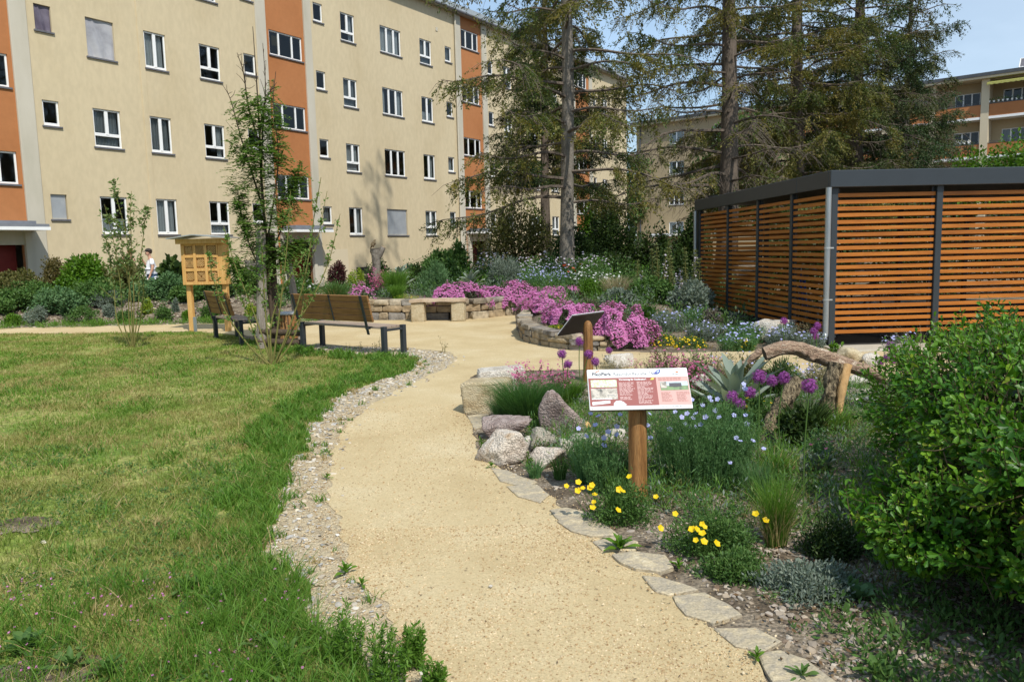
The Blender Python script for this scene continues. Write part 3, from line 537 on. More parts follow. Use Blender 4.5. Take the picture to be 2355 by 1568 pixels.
def window_set(w, h, kind):
    """meshes of one window in local coords: x along, y outwards, z up"""
    key = (round(w, 2), round(h, 2), kind)
    if key in _wc: return _wc[key]
    t = .055; f = MB(); g = MB(); s = MB(); c = MB(); base = kind.split('-')[0]
    def bar(x0, x1, z0, z1, y0=-.11, y1=-.045): box(f, (x0, y0, z0), (x1, y1, z1), bev=.006)
    zt = 0
    bar(0, t, 0, h); bar(w - t, w, 0, h); bar(t, w - t, 0, t); bar(t, w - t, h - t, h)
    if base == 'trans': zt = .33 * h; bar(t, w - t, zt - .05, zt + .05)
    if base in ('double', 'trans'): bar(w / 2 - .055, w / 2 + .055, max(t, zt), h - t, -.105, -.035)
    if base == 'triple':
        for k in (1, 2): bar(w * k / 3 - .05, w * k / 3 + .05, t, h - t, -.105, -.035)
    if base == 'stair':
        for x in (.30, .70): bar(w * x - .035, w * x + .035, t, h - t, -.105, -.035)
    if base == 'small': pass
    if base in ('small', 'double'): bar(t, w - t, t, t + .035, -.105, -.05)
    g.add([[t, -.075, t], [w - t, -.075, t], [w - t, -.075, h - t], [t, -.075, h - t]], [(3, 2, 1, 0)])
    box(s, (-.05, -.12, -.06), (w + .05, .05, -.005), bev=.004)
    cur = kind.split('-')[1] if '-' in kind else 'room'
    def wavy(x0, x1, z0, z1, amp=.02, n=24, y=-.17):
        xx = np.linspace(x0, x1, n); v = np.concatenate([np.stack([xx, y + amp * np.sin(xx * 60), np.full(n, z0)], 1), np.stack([xx, y + amp * np.sin(xx * 60 + .4), np.full(n, z1)], 1)])
        i = np.arange(n - 1); c.add(v, np.stack([i, i + 1, i + n + 1, i + n], 1))
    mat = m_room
    if cur == 'net': wavy(t, w - t, 0, h); mat = m_cur
    elif cur == 'grey': wavy(t, w - t, 0, h); mat = m_curg
    elif cur == 'half': wavy(t, w - t, 0, h * .42); mat = m_cur
    elif cur == 'side': wavy(t, w * .3, 0, h); wavy(w * .8, w - t, 0, h); mat = m_cur
    elif cur == 'stair': box(c, (-.1, -1.6, -.6), (w + .1, -1.5, h + .3)); mat = m_stairroom
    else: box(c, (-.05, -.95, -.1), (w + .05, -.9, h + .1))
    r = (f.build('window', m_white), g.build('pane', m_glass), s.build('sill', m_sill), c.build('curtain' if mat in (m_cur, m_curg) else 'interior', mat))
    for o in r: COL.objects.unlink(o)
    _wc[key] = r; return r
def put_window(par, fac, s0, s1, z0, z1, kind, off=0., label=None):
    R = Matrix(((-fac.D[0], fac.N[0], 0), (-fac.D[1], fac.N[1], 0), (0, 0, 1))).to_euler()      # seen from outside, x runs right to left
    p = fac.P0 + fac.D * s1 + fac.N * off + np.array([0, 0, z0]) - PLOC[par.name]
    if kind.startswith(('shutter', 'cloth')):
        w, h = s1 - s0, z1 - z0; mb = MB()
        if kind == 'shutter':
            n = int(h / .045); zz = np.repeat(np.linspace(0, h, n + 1), 2)[1:-1]; yy = np.tile([-.075, -.058], n)
            v = np.concatenate([np.stack([np.full(2 * n, .02), yy, zz], 1), np.stack([np.full(2 * n, w - .02), yy, zz], 1)]); i = np.arange(2 * n - 1); mb.add(v, np.stack([i, i + 2 * n, i + 2 * n + 1, i + 1], 1)); mat = m_shut
        else:
            n = 26; a, b = np.meshgrid(np.linspace(0, 1, n), np.linspace(0, 1, n)); y = -.07 + .035 * np.sin(7 * a + 9 * (a * (1 - b))) * (1 - b * .7) + .03 * np.exp(-((a - .45 - .5 * (b - .4)) / .05) ** 2)
            v = np.stack([a * w, y, b * h], -1).reshape(-1, 3); i = np.arange(n - 1)[:, None] * n + np.arange(n - 1); mb.add(v, np.stack([i, i + 1, i + n + 1, i + n], -1).reshape(-1, 4)); mat = m_cloth if w > .6 else m_clothd
        o = mb.build('window', mat, smooth=kind == 'cloth'); o.parent = par; o.location = p; o.rotation_euler = R
        o['label'] = 'window with its grey roller shutter down' if kind == 'shutter' else 'window opening hung with a loose grey cloth'
        share(window_set(w, h, 'small')[2], 'sill', o); return o
    st = window_set(s1 - s0, z1 - z0, kind); o = share(st[0], 'window', par, p, R)
    for c in st[1:]: share(c, c.name.split('.')[0], o)
    if label: o['label'] = label
    return o
FA = Facade(FP0, FD, FN)
bA = thing('apartment_building', 'long four-storey cream apartment block with terracotta stair bays on the left', 'building', tuple(FP0))
rows = [(2.38, 3.60), (5.19, 6.40), (8.01, 9.22), (10.82, 12.0)]; srow = [2.84, 5.68, 8.50, 11.27]
wins = []
def col(s0, s1, kinds, small=False):
    for k, kd in enumerate(kinds):
        if kd is None: continue
        z0, z1 = (srow[k], srow[k] + .76) if small else rows[k]
        wins.append((s0, s1, z0, z1, kd, 0.))
col(-2.86, -2.36, ['shutter', 'small-room', 'cloth', 'small-room'], True); col(-1.30, -.37, ['double-half', 'trans-grey', 'cloth', 'double-room']); col(.69, 1.50, ['double-net', 'double-grey', 'double-net', 'double-room'])
col(2.84, 3.72, ['trans-half', 'trans-side', 'trans-room', 'trans-grey']); col(4.80, 5.36, ['small-room', 'small-room', 'small-room', 'small-grey'], True)
for kk, b in enumerate((0, 12.95)):
    col(8.52 + b, 9.06 + b, ['small-grey', 'small-room', 'small-room', 'small-room'], True); col(10.10 + b, 10.97 + b, ['double-side', 'trans-net', 'trans-grey', 'trans-side'])
    col(12.64 + b, 14.12 + b, ['shutter' if kk == 0 else 'triple-net', 'triple-room', 'triple-side', 'triple-net']); col(15.53 + b, 16.46 + b, ['trans-net', 'double-side', 'double-half', 'trans-grey']); col(17.58 + b, 18.12 + b, ['small-net', 'small-net', 'small-room', 'small-grey'], True)
col(34.5, 35.0, ['small-grey'] * 4, True); col(35.9, 36.76, ['trans-side', 'trans-grey', 'trans-net', 'double-room'])
col(-9.0, -8.1, ['double-net'] * 4); col(-12, -11.1, ['double-grey'] * 4)
bays = ((-6.2, -3.6), (5.95, 7.95), (18.95, 20.9), (31.8, 33.85)); stairs = ((-5.35, -3.72), (6.12, 7.84), (19.06, 20.66), (31.95, 33.6))
sw = []
for a, b in stairs:
    for k in range(4 if a > 0 else 4): sw.append((a, b, 3.85 + 2.81 * k, 4.80 + 2.81 * k, 'stair-stair', -.03))
doors = [(a + .45, b - .15, .1, 2.3) for a, b in bays]
mbw = MB(); ZT = 13.85
for a, b in ((-16, -6.7), (-3.1, 5.45), (8.35, 18.45), (21.35, 31.3), (34.3, 40.05)): FA.wall(mbw, a, b, -.3, ZT, [w[:4] for w in wins])
mbw.add(FW(np.array([40.05, 40.05, 40.05, 40.05]), np.array([-.3, ZT, ZT, -.3]), np.array([0, 0, -11, -11.])), [(0, 3, 2, 1)]); mbw.add(FW(np.array([-16, 40.05, 40.05, -16]), np.array([-.3, -.3, ZT, ZT]), np.full(4, -11.)), [(3, 2, 1, 0)])
mbw.add(FW(np.full(4, -16.), np.array([-.3, ZT, ZT, -.3]), np.array([0, 0, -11, -11.])), [(0, 1, 2, 3)])
mbw.build('wall', m_cream, bA)
for (a, b), d in zip(bays, doors):
    mb = MB(); FA.wall(mb, a, b, -.3, ZT, [w[:4] for w in sw] + [d], -.03, .14); mb.build('stair_bay_wall', m_red, bA)
for a, b in ((-6.7, -6.2), (-3.6, -3.1), (5.45, 5.95), (7.95, 8.35), (18.45, 18.95), (20.9, 21.35), (31.3, 31.8), (33.85, 34.3)):
    mb = MB(); FA.box(mb, a, b, -.2, .045, -.3, ZT - .02, .01); mb.build('pilaster', m_pil, bA)
mb = MB(); FA.box(mb, .47, .66, -.1, .03, -.3, ZT - .02, .008); mb.build('wall_joint', m_cream, bA)
mb = MB(); FA.box(mb, -3.1, .47, -.05, .008, -.3, 1.22); mb.build('plinth', m_cream2, bA)
mb = MB(); FA.box(mb, 8.36, 9.9, -.05, .008, -.3, 1.75); mb.build('plinth', m_cream2, bA)
for w in wins: put_window(bA, FA, *w[:5], w[5])
for w in sw: put_window(bA, FA, *w[:5], w[5])
mb = MB(); FA.box(mb, -16.2, 40.3, -11.2, .30, ZT, ZT + .10); FA.box(mb, -16.2, 40.3, -.6, .22, ZT + .10, ZT + .42); mb.build('roof', m_zinc, bA)
mb = MB(); tube(mb, [FW(-16.2, ZT + .03, .36), FW(40.3, ZT + .03, .36)], .07, 8); mb.build('gutter', m_sill, bA)
mb = MB(); FA.box(mb, 16.85, 17.0, 0, .03, 12.62, 12.8); mb.build('wall_vent', m_pil, bA)
for (a, b), d in zip(bays, doors):
    mb = MB(); FA.box(mb, a + .12, b + .12, -.02, 1.0, 2.56, 2.64); FA.box(mb, a + .35, b - .1, .0, .7, 2.64, 2.74); mb.build('entrance_canopy', m_canopy, bA)
    mb = MB(); FA.box(mb, a + .10, b + .14, -.01, 1.02, 2.46, 2.555); mb.build('canopy_fascia', m_white, bA)
    mb = MB(); FA.box(mb, d[0] - .3, d[0], -.16, .10, -.3, 2.46); FA.box(mb, d[1], d[1] + .16, -.16, .10, -.3, 2.46); FA.box(mb, d[0], d[1], -.16, .02, 2.05, 2.46); mb.build('door_surround', m_pil, bA)
    mb = MB(); FA.box(mb, d[0], d[1], -.62, -.56, -.3, 2.05); o = mb.build('door', m_door, bA)
    mb = MB(); tube(mb, [FW(d[0] + .12, .9, -.52), FW(d[0] + .12, 1.4, -.52)], .02, 6); mb.build('handle', m_zinc, o, origin=FP0)
for a in (10.4, 13.9, 17.0):
    mb = MB(); FA.box(mb, a, a + .8, -.05, .012, .62, .92); mb.build('cellar_window', m_room, bA)
mb = MB(); tube(mb, [FW(18.40, .2, .1), FW(18.40, ZT, .1)], .05, 8); mb.build('downpipe', m_pil, bA)

# second block, with loggias, behind the trees on the right
B0 = np.array([13.38, 82.96, 0]); BD = np.array([.75617, -.65438, 0]); BN = np.array([-.65438, -.75617, 0]); FB = Facade(B0, BD, BN)
bB = thing('loggia_building', 'far cream apartment block with orange loggia balconies behind the spruces on the right', 'building', tuple(B0))
ZB = 13.75; bw = []
for k in range(4):
    z = 2.6 + 3.0 * k
    for a in (3.8, 8.6, 12.6): bw.append((a, a + 1.65, z, z + 1.3, ('double-net', 'triple-room', 'double-side', 'double-net')[k]))
mb = MB(); FB.wall(mb, 0, 16.7, -.5, ZB, [w[:4] for w in bw]); FB.wall(mb, 16.7, 56, -.5, ZB, lw := [(17.3 + 3.6 * j + (.95 if j % 2 else .7), 17.3 + 3.6 * j + (2.75 if j % 2 else 2.55), 2.75 + 3.0 * k, 4.0 + 3.0 * k) for j in range(10) for k in range(4)], -1.3)
mb.add((np.array([[0, 0, -.5], [0, 0, ZB], [0, -12, ZB], [0, -12, -.5]]) @ FB.ax) + B0, [(0, 1, 2, 3)]); mb.add((np.array([[16.7, 0, -.5], [16.7, 0, ZB], [16.7, -1.3, ZB], [16.7, -1.3, -.5]]) @ FB.ax) + B0, [(0, 1, 2, 3)])
mb.add((np.array([[0, -12, -.5], [0, -12, ZB], [56, -12, ZB], [56, -12, -.5]]) @ FB.ax) + B0, [(0, 1, 2, 3)])
mb.build('wall', m_creamb, bB)
for w in bw: put_window(bB, FB, *w)
for q, w in enumerate(lw):
    if w[2] > 5: put_window(bB, FB, *w, ('triple-room', 'triple-side', 'triple-room', 'triple-grey', 'triple-room')[q % 5], -1.3)
for j in range(11):
    mb = MB(); wj = .55 if j % 2 == 0 else .38; FB.box(mb, 17.3 + 3.6 * j - .55, 17.3 + 3.6 * j - .55 + wj, -1.3, .12, -.5, ZB - .02); mb.build('pillar', m_cream2, bB)
for j in range(10):
    a = 17.3 + 3.6 * j; a0 = a - .55 + (.55 if j % 2 == 0 else .38) + .004; a1 = a + 3.05 - .004
    for k in range(1, 4):
        z = 1.85 + 2.98 * k
        mb = MB(); FB.box(mb, a0, a1, -.06, .05, z + .13, z + 1.05); o = mb.build('balcony', m_red, bB)
        mb = MB(); FB.box(mb, a0, a1, -1.29, .09, z - .06, z + .126); mb.build('balcony_slab', m_white, o, origin=B0)
        mb = MB(); FB.box(mb, a0, a1, -.08, .07, z + 1.054, z + 1.10); tube(mb, [B0 + BD * (a0 + .02) + np.array([0, 0, z + 1.2]), B0 + BD * (a1 - .02) + np.array([0, 0, z + 1.2])], .02, 5); mb.build('handrail', m_darkmetal, o, origin=B0)
mb = MB(); FB.box(mb, -.3, 56.5, -12.4, .55, ZB, ZB + .16); mb.build('roof', m_cream2, bB)
mb = MB(); FB.box(mb, -.4, 56.6, -12.4, .62, ZB + .164, ZB + .42); mb.build('roof_edge', m_darkmetal, bB)
mb = MB(); tube(mb, [B0 + BD * .5 + BN * .1 + np.array([0, 0, -.3]), B0 + BD * .5 + BN * .1 + np.array([0, 0, ZB])], .07, 8); mb.build('downpipe', m_darkmetal, bB)
mb = MB(); FB.box(mb, 2.6, 5.3, 0, 1.8, 2.45, 2.75); mb.build('entrance_canopy', m_white, bB)
# flowers and boxes on the balcony rails
def bpt(t, o, z): return B0 + BD * t + BN * o + np.array([0, 0, z])
for k, (t0, t1, z, lb) in enumerate(((28.0, 30.6, 8.95, 'row of pale flower pots on the lower left balcony rail of the far block'), (31.7, 34.2, 11.93, 'row of flower pots on the upper balcony rail under the striped awning'))):
    pr = thing('flower_pots', lb, 'planter', tuple(bpt(t0, 0, z))); mb = MB(); mf = MB()
    for q in np.arange(t0, t1, .3): tube(mb, [bpt(q, 0, z + .02), bpt(q, 0, z + .16)], [.06, .08], 8); p = bpt(q, 0, z + .22) + rng.normal(0, .07, (14, 3)); leaves(mf, p, rdir(14), rdir(14), .1, .08)
    mb.build('pot', m_white, pr); mf.build('flowers', p_white if k == 0 else l_mid, pr)
mb = MB(); n = 60; tt = np.linspace(31.6, 36.5, n); up = np.stack([bpt(t, -.2, 13.62) for t in tt]); lo = np.stack([bpt(t, .75, 13.35) for t in tt]); sc = np.stack([bpt(t, .76, 13.22 - .05 * abs(math.sin(t * 9))) for t in tt]); i = np.arange(n - 1)
mb.add(np.concatenate([up, lo, sc]), np.concatenate([np.stack([i, i + 1, i + n + 1, i + n], 1), np.stack([i + n, i + n + 1, i + 2 * n + 1, i + 2 * n], 1)]))
mb.build('awning', M('yellow_green_awning', [(.30, .30, .06), (.42, .40, .14)], scale=8, stretch=(3, 3, .1)), bB)
sp = thing('solar_panel', 'grey solar panel tilted on a white frame on the far roof at the right edge', 'solar panel', tuple(bpt(33.9, -.4, 14.2)))
mb = MB(); a = np.array([bpt(33.5, -.3, 14.33), bpt(36.5, -.3, 14.33), bpt(36.5, -.8, 15.05), bpt(33.5, -.8, 15.05)]); mb.add(np.concatenate([a, a - BN * .05]), BXF); mb.build('panel', M('solar_cells', [(.13, .12, .13), (.18, .17, .18)], rough=.3, scale=4), sp)
mb = MB()
for p, q in ((0, 1), (1, 2), (2, 3), (3, 0)): tube(mb, [a[p], a[q]], .045, 6)
for t in (33.7, 35.5): tube(mb, [bpt(t, -.35, 14.15), bpt(t, -.35, 14.4)], .04, 6); tube(mb, [bpt(t, -.8, 14.15), bpt(t, -.8, 15)], .04, 6)
mb.build('frame', m_white, sp)
# wire mesh fence along the block's planting strip
fz = .42; fl = [FW(s, .5, 4.2) for s in np.arange(9.0, 17.1, 2.0)]; fl = [np.array([p[0], p[1], hz(p[0], p[1])]) for p in fl]
fe = thing('mesh_fence', 'low dark green wire mesh fence in front of the cream block', 'fence', tuple(fl[0])); mg = M('green_wire', [(.012, .045, .03)], rough=.5)
for p in fl: mb = MB(); box(mb, p + np.array([-.03, -.03, -.05]), p + np.array([.03, .03, .95])); mb.build('post', mg, fe)
mb = MB()
for p, q in zip(fl, fl[1:]):
    for z in np.arange(.1, .95, .1): tube(mb, [p + np.array([0, 0, z]), q + np.array([0, 0, z])], .004, 4, False)
    for t in np.arange(0, 1, .04): c = p + (q - p) * t; tube(mb, [c + np.array([0, 0, .05]), c + np.array([0, 0, .92])], .003, 4, False)
mb.build('wire_panel', mg, fe)
# ------------------------------------------------------------------ slatted bicycle shed
SY = .045; SX = np.array([math.cos(SY), math.sin(SY), 0]); SB = np.array([-math.sin(SY), math.cos(SY), 0]); S0 = np.array([4.785, 11.75, 0]); SA = np.array([SX, SB, [0, 0, 1.]])
SL, SWD, SH = 6.9, 8.2, 2.63
sh = thing('bicycle_shed', 'flat-roofed shed with orange larch slats, anthracite frame and grey downpipe', 'shed', tuple(S0))
def sbox(mb, x0, x1, y0, y1, z0, z1, bev=0.): return box(mb, (x0, y0, z0), (x1, y1, z1), SA, S0, bev)
fx = [0, 1.60, 3.23, 4.86, 6.49, 8.12]; fy = [0, 1.52, 3.1, 4.85, SL]
for k, x in enumerate(fx):
    mb = MB(); sbox(mb, x, x + .095, 0, .1, 0, SH - .24, .006); mb.build('post', m_anthra, sh)
for y in fy[1:]:
    mb = MB(); sbox(mb, -.0, .07, y - .05, y + .04, 0, SH - .24, .006); mb.build('post', m_anthra, sh)
for x in fx:
    mb = MB(); sbox(mb, x, x + .095, SL + .04, SL + .14, 0, SH - .24); mb.build('post', m_anthra, sh)
for y in fy[1:-1]:
    mb = MB(); sbox(mb, 8.15, 8.22, y - .05, y + .04, 0, SH - .24); mb.build('post', m_anthra, sh)
NS = 22; zs = [.235 + k * (2.27 - .235) / (NS - 1) for k in range(NS)]
def jz(): return random.uniform(-.004, .004)
for a, b in zip(fx, fx[1:]):
    mb = MB()
    for z in zs: d = jz(); sbox(mb, a + .097, b - .002, .035, .062, z - .0275 + d, z + .0275 + d + jz() * .4, .002)
    p = mb.build('slat_panel', m_larch, sh)
    for x in (a + .097, b - .045): mb = MB(); sbox(mb, x, x + .043, .064, .10, .15, SH - .25); mb.build('batten', m_anthra, p, origin=S0)
for a, b in zip(fy, fy[1:]):
    mb = MB()
    for z in zs: d = jz(); sbox(mb, .025, .05, a + (.1 if a == 0 else .042), b - .052, z - .0275 + d, z + .0275 + d, .002)
    p = mb.build('slat_panel', m_larch, sh)
    for y in (a + .1, b - .09): mb = MB(); sbox(mb, .052, .085, y, y + .035, .15, SH - .25); mb.build('batten', m_anthra, p, origin=S0)
for a, b in zip(fx, fx[1:]):
    mb = MB()
    for z in zs: sbox(mb, a + .097, b - .002, SL + .07, SL + .095, z - .0275, z + .0275)
    mb.build('slat_panel', m_larch, sh)
for a, b in zip(fy, fy[1:]):
    mb = MB()
    for z in zs: sbox(mb, 8.17, 8.195, a + .042, b - .052, z - .0275, z + .0275)
    mb.build('slat_panel', m_larch, sh)
mb = MB(); sbox(mb, -.06, 8.30, -.08, .0, SH - .245, SH, .008); mb.build('fascia', m_anthra, sh)
mb = MB(); sbox(mb, -.06, -.01, .002, 1.15, SH - .245, SH, .006); mb.build('fascia', m_anthra, sh)
mb = MB(); sbox(mb, -.06, -.01, 1.156, SL + .2, SH - .245, SH, .006); mb.build('fascia', m_anthra, sh)
mb = MB(); sbox(mb, 8.25, 8.30, .002, SL + .2, SH - .245, SH); mb.build('fascia', m_anthra, sh)
mb = MB(); sbox(mb, -.008, 8.248, .002, SL + .2, SH - .13, SH - .03); mb.build('roof', m_darkmetal, sh)
mb = MB(); sbox(mb, -.1, 8.4, -.62, -.004, -.1, .035, .01); mb.build('floor_slab', m_conc, sh)
mb = MB(); sbox(mb, -.1, 8.4, .0, SL + .2, -.1, .033, .01); mb.build('inner_paving', M('shade_toned_paving', [(.035, .03, .026), (.06, .052, .045)], scale=5), sh)  # floor colour darkened to stand in for the shade inside the shed
def SP(x, y, z): return S0 + np.array([x, y, z]) @ SA
pp = curve([SP(-.07, -.045, SH - .3), SP(-.07, -.045, 1.4), SP(-.07, -.045, .30), SP(-.085, -.06, .2), SP(-.13, -.09, .12), SP(-.19, -.13, .07)], 30)
pp = np.vstack([[SP(-.07, -.045, SH - .245)], pp]); mb = MB(); tube(mb, pp, .043, 14); dpipe = mb.build('downpipe', m_galv, sh, smooth=True)
for z in (.73, 1.5):
    mb = MB(); tube(mb, [SP(-.07, -.045, z - .012), SP(-.07, -.045, z + .012)], .05, 12); sbox(mb, -.03, .02, -.06, -.035, z - .01, z + .01); mb.build('pipe_clip', m_zinc, dpipe, origin=S0)
pp = np.array([SP(-.06, SL + .1, SH - .25), SP(-.06, SL + .1, .1)]); mb = MB(); tube(mb, pp, .045, 12); mb.build('downpipe', m_galv, sh, smooth=True)
# two bicycles parked behind the slats
def bicycle(x, y, rz, colr, label):
    t = thing('bicycle', label, 'bicycle', tuple(SP(x, y, .035)), 'bicycles parked in the slatted shed', rz); t['group'] = 'bicycles parked in the slatted shed'
    PLOC[t.name] = np.zeros(3); Z = np.zeros(3)
    for cx in (-.52, .53):
        mb = MB(); a = np.linspace(0, 2 * PI, 41); tube(mb, np.stack([cx + .33 * np.cos(a), 0 * a, .35 + .33 * np.sin(a)], 1), .02, 6, False); w = mb.build('wheel', m_darkmetal, t)
        mb = MB()
        for q in range(16): b = q * PI / 8; tube(mb, [[cx, 0, .35], [cx + .32 * math.cos(b), 0, .35 + .32 * math.sin(b)]], .0025, 3, False)
        mb.build('spokes', m_galv, w, origin=Z)
    mb = MB()
    for a, b in (((-.52, .35), (-.08, .30)), ((-.52, .35), (-.18, .80)), ((-.08, .30), (-.2, .86)), ((-.08, .30), (.36, .78)), ((-.18, .76), (.34, .86)), ((.33, .95), (.53, .35))): tube(mb, [[a[0], 0, a[1]], [b[0], 0, b[1]]], .017, 8)
    mb.build('frame', colr, t); mb = MB(); blob(mb, (-.22, 0, .91), (.14, .07, .035), 2); mb.build('saddle', m_darkmetal, t, smooth=True)
    mb = MB(); tube(mb, curve([[.22, -.28, 1.02], [.33, -.12, 1.05], [.33, .12, 1.05], [.22, .28, 1.02]], 10), .013, 6); tube(mb, [[.33, 0, .93], [.33, 0, 1.05]], .014, 6); mb.build('handlebar', m_galv, t)
    mb = MB(); tube(mb, [[-.08, -.09, .30], [-.08, .09, .30]], .012, 6)
    for s in (-1, 1): box(mb, (-.13, s * .09 - .03, .29), (-.03, s * .09 + .03, .31))
    mb.build('pedals', m_darkmetal, t)
bicycle(1.1, 1.3, .35, M('bike_black', [(.02, .02, .02)], rough=.4), 'black bicycle parked behind the front slats of the shed')
bicycle(1.0, 3.3, 1.35, M('bike_blue', [(.02, .08, .30)], rough=.4), 'blue bicycle parked deeper in the shed behind the side slats')

# ------------------------------------------------------------------ benches
def bench(lenb, label, loc, rz):
    """local: x along the bench, sitter faces +y, origin under the middle of the seat"""
    t = thing('park_bench', label, 'bench', loc, 'brown slatted benches beside the sand path', rz); PLOC[t.name] = np.zeros(3); h = lenb / 2
    for k in range(4):
        mb = MB(); box(mb, (-h + .08, -.20 + k * .108, .405), (h - .075, -.20 + k * .108 + .098, .44), bev=.005); mb.build('seat_plank', m_benchtop, t)
    tilt = .24; bx = np.array([[1, 0, 0], [0, math.cos(tilt), math.sin(tilt)], [0, -math.sin(tilt), math.cos(tilt)]])
    o = np.array([0, -.235, .47]); bh = lenb * .43
    for k in range(4):
        mb = MB(); box(mb, (-h - .04, -.018, .045 + k * .108), (h - .21, .018, .045 + k * .108 + .099), bx, o, .004); mb.build('backrest_plank', m_bench, t)
    for x in (-h + .02, -.08, h - .36):
        mb = MB(); w = .028 if abs(x + .08) > .01 else .012; lo = -.16 if w > .02 else .04
        box(mb, (x - w, -.032, lo), (x + w, -.0185, .475), bx, o, .003)
        if w > .02: box(mb, (x - w, -.26, .395), (x + w, -.20, .43))
        mb.build('back_bracket', m_anthra, t)
    for x in (-h + .035, h - .035):
        for y in (-.20, .205):
            mb = MB(); box(mb, (x - .04, y - .035, 0), (x + .04, y + .035, .445), bev=.004); mb.build('leg', m_anthra, t)
        mb = MB(); box(mb, (x - .03, -.164, .37), (x + .03, .169, .404)); mb.build('crossbar', m_anthra, t)
    return t
fr, fl_ = np.array([-1.70, 12.27]), np.array([-3.31, 13.52]); d = (fl_ - fr) / np.linalg.norm(fl_ - fr); nrm = np.array([.613, .79]); c = (fr + fl_) / 2 - nrm * .2
bench(2.06, 'long brown slatted bench seen from behind, beside the gravel tip of the lawn', (c[0], c[1], 0.01), math.atan2(-d[1], -d[0]))
d = np.array([.61, -.79]); nrm = np.array([.79, .61]); c = np.array([-5.69, 14.99]) + d * .72 + nrm * .2
bench(1.5, 'shorter brown slatted bench left of the staked tree, below the insect hotel', (c[0], c[1], 0.01), math.atan2(-.79, .61))

# litter bin
lb = G(663, 786); t = thing('litter_bin', 'reddish wooden-slat litter bin with grey lid behind the long bench', 'litter bin', tuple(lb)); mb = MB()
for k in range(18): a = k * 2 * PI / 18; box(mb, (.155, -.022, .07), (.175, .022, .50), np.array([[math.cos(a), math.sin(a), 0], [-math.sin(a), math.cos(a), 0], [0, 0, 1]]), lb, .003)
mb.build('slats', m_post, t); mb = MB(); tube(mb, lb + np.array([[0, 0, .51], [0, 0, .53], [0, 0, .56]]), [.19, .19, .12], 18); mb.build('lid', m_zinc, t); mb = MB(); tube(mb, lb + np.array([[0, 0, 0], [0, 0, .48]]), .148, 16); mb.build('liner', m_darkmetal, t)

# ------------------------------------------------------------------ insect hotel
ih = np.array([-6.36, 16.5, 0]); ax = np.array([[math.cos(-.12), math.sin(-.12), 0], [math.sin(.12), math.cos(.12), 0], [0, 0, 1.]])
t = thing('insect_hotel', 'tall pine insect hotel with nine carved compartments on two posts', 'insect hotel', tuple(ih))
def hb(mb, lo, hi, bev=.004): return box(mb, lo, hi, ax, ih, bev)
for x in (-.43, .37):
    mb = MB(); hb(mb, (x - .05, -.02, 0), (x + .05, .08, 1.0)); mb.build('post', m_pine, t)
mb = MB(); hb(mb, (.315, -.10, 1.0), (.445, .14, 1.93)); mb.build('side_beam', m_pine, t); mb = MB(); hb(mb, (-.50, -.10, 1.0), (-.445, .14, 1.93)); mb.build('side_beam', m_pine, t)
mb = MB(); hb(mb, (-.444, .06, 1.0), (.314, .14, 1.93)); mb.build('back_panel', m_pine, t)
mb = MB(); hb(mb, (-.56, -.19, 1.85), (.50, -.105, 1.95)); mb.build('roof_beam', m_pine, t)
fm = MB(); gx_ = [-.444, -.20, .045, .314]; gz_ = [1.03, 1.31, 1.59, 1.84]; b_ = .062
for x in gx_: hb(fm, (max(-.444, x - b_ / 2), -.115, 1.0), (min(.314, x + b_ / 2), -.02, 1.849))
for z in gz_:
    for a, b in zip(gx_, gx_[1:]): hb(fm, (a + b_ / 2 + .001, -.113, z - b_ / 2), (b - b_ / 2 - .001, -.022, z + b_ / 2))
fm.build('lattice', m_pine, t)
for i in range(3):
    for j in range(3):
        x0, x1 = gx_[i] + .032, gx_[i + 1] - .032; z0, z1 = gz_[j] + .032, gz_[j + 1] - .032; cx, cz = (x0 + x1) / 2, (z0 + z1) / 2; mb = MB(); hb(mb, (x0, -.07, z0), (x1, -.02, z1), 0)
        k = (i * 3 + j) % 4; s = (x1 - x0) / 2
        if k in (0, 2):
            for q in np.linspace(-.8, .8, 6):
                sg = 1 if k == 0 else -1; R2_ = np.array([[.7071, 0, .7071 * sg], [0, 1, 0], [-.7071 * sg, 0, .7071]]); L_ = s * (1 - abs(q)) * 1.1 + .01
                box(mb, (-L_, -.02, -.009), (L_, .012, .009), R2_ @ ax, ih + (np.array([cx, -.085, cz]) + np.array([-.7071 * sg, 0, .7071]) * q * s) @ ax)
        elif k == 1:
            for q in (.95, .68, .42, .18):
                for e in range(4):
                    a = e * PI / 2; R2_ = np.array([[math.cos(a), 0, math.sin(a)], [0, 1, 0], [-math.sin(a), 0, math.cos(a)]]); box(mb, (-s * q, -.02, s * q - .012), (s * q, .01, s * q), R2_ @ ax, ih + np.array([cx, -.085, cz]) @ ax)
        else:
            for e in range(4):
                a = e * PI / 2
                for q in (.4, .65, .9): R2_ = np.array([[math.cos(a), 0, math.sin(a)], [0, 1, 0], [-math.sin(a), 0, math.cos(a)]]); box(mb, (-s * q * .8, -.022, s * q - .012), (s * q * .8, .01, s * q), R2_ @ ax, ih + np.array([cx, -.085, cz]) @ ax)
        mb.build('compartment', m_pined, t)
mb = MB(); v = np.array([[-.66, -.36, 1.952], [.60, -.36, 1.952], [.60, .34, 1.952], [-.66, .34, 1.952], [-.66, -.36, 1.972], [.60, -.36, 1.972], [.60, .34, 1.972], [-.66, .34, 1.972], [-.1, -.36, 2.04], [-.1, .34, 2.04], [-.1, -.36, 2.02], [-.1, .34, 2.02]])
mb.add(v @ ax + ih, [(0, 10, 8, 4), (10, 1, 5, 8), (4, 8, 9, 7), (8, 5, 6, 9), (3, 7, 9, 11), (11, 9, 6, 2), (0, 3, 11, 10), (10, 11, 2, 1), (0, 4, 7, 3), (1, 2, 6, 5)]); mb.build('roof', m_zinc, t)
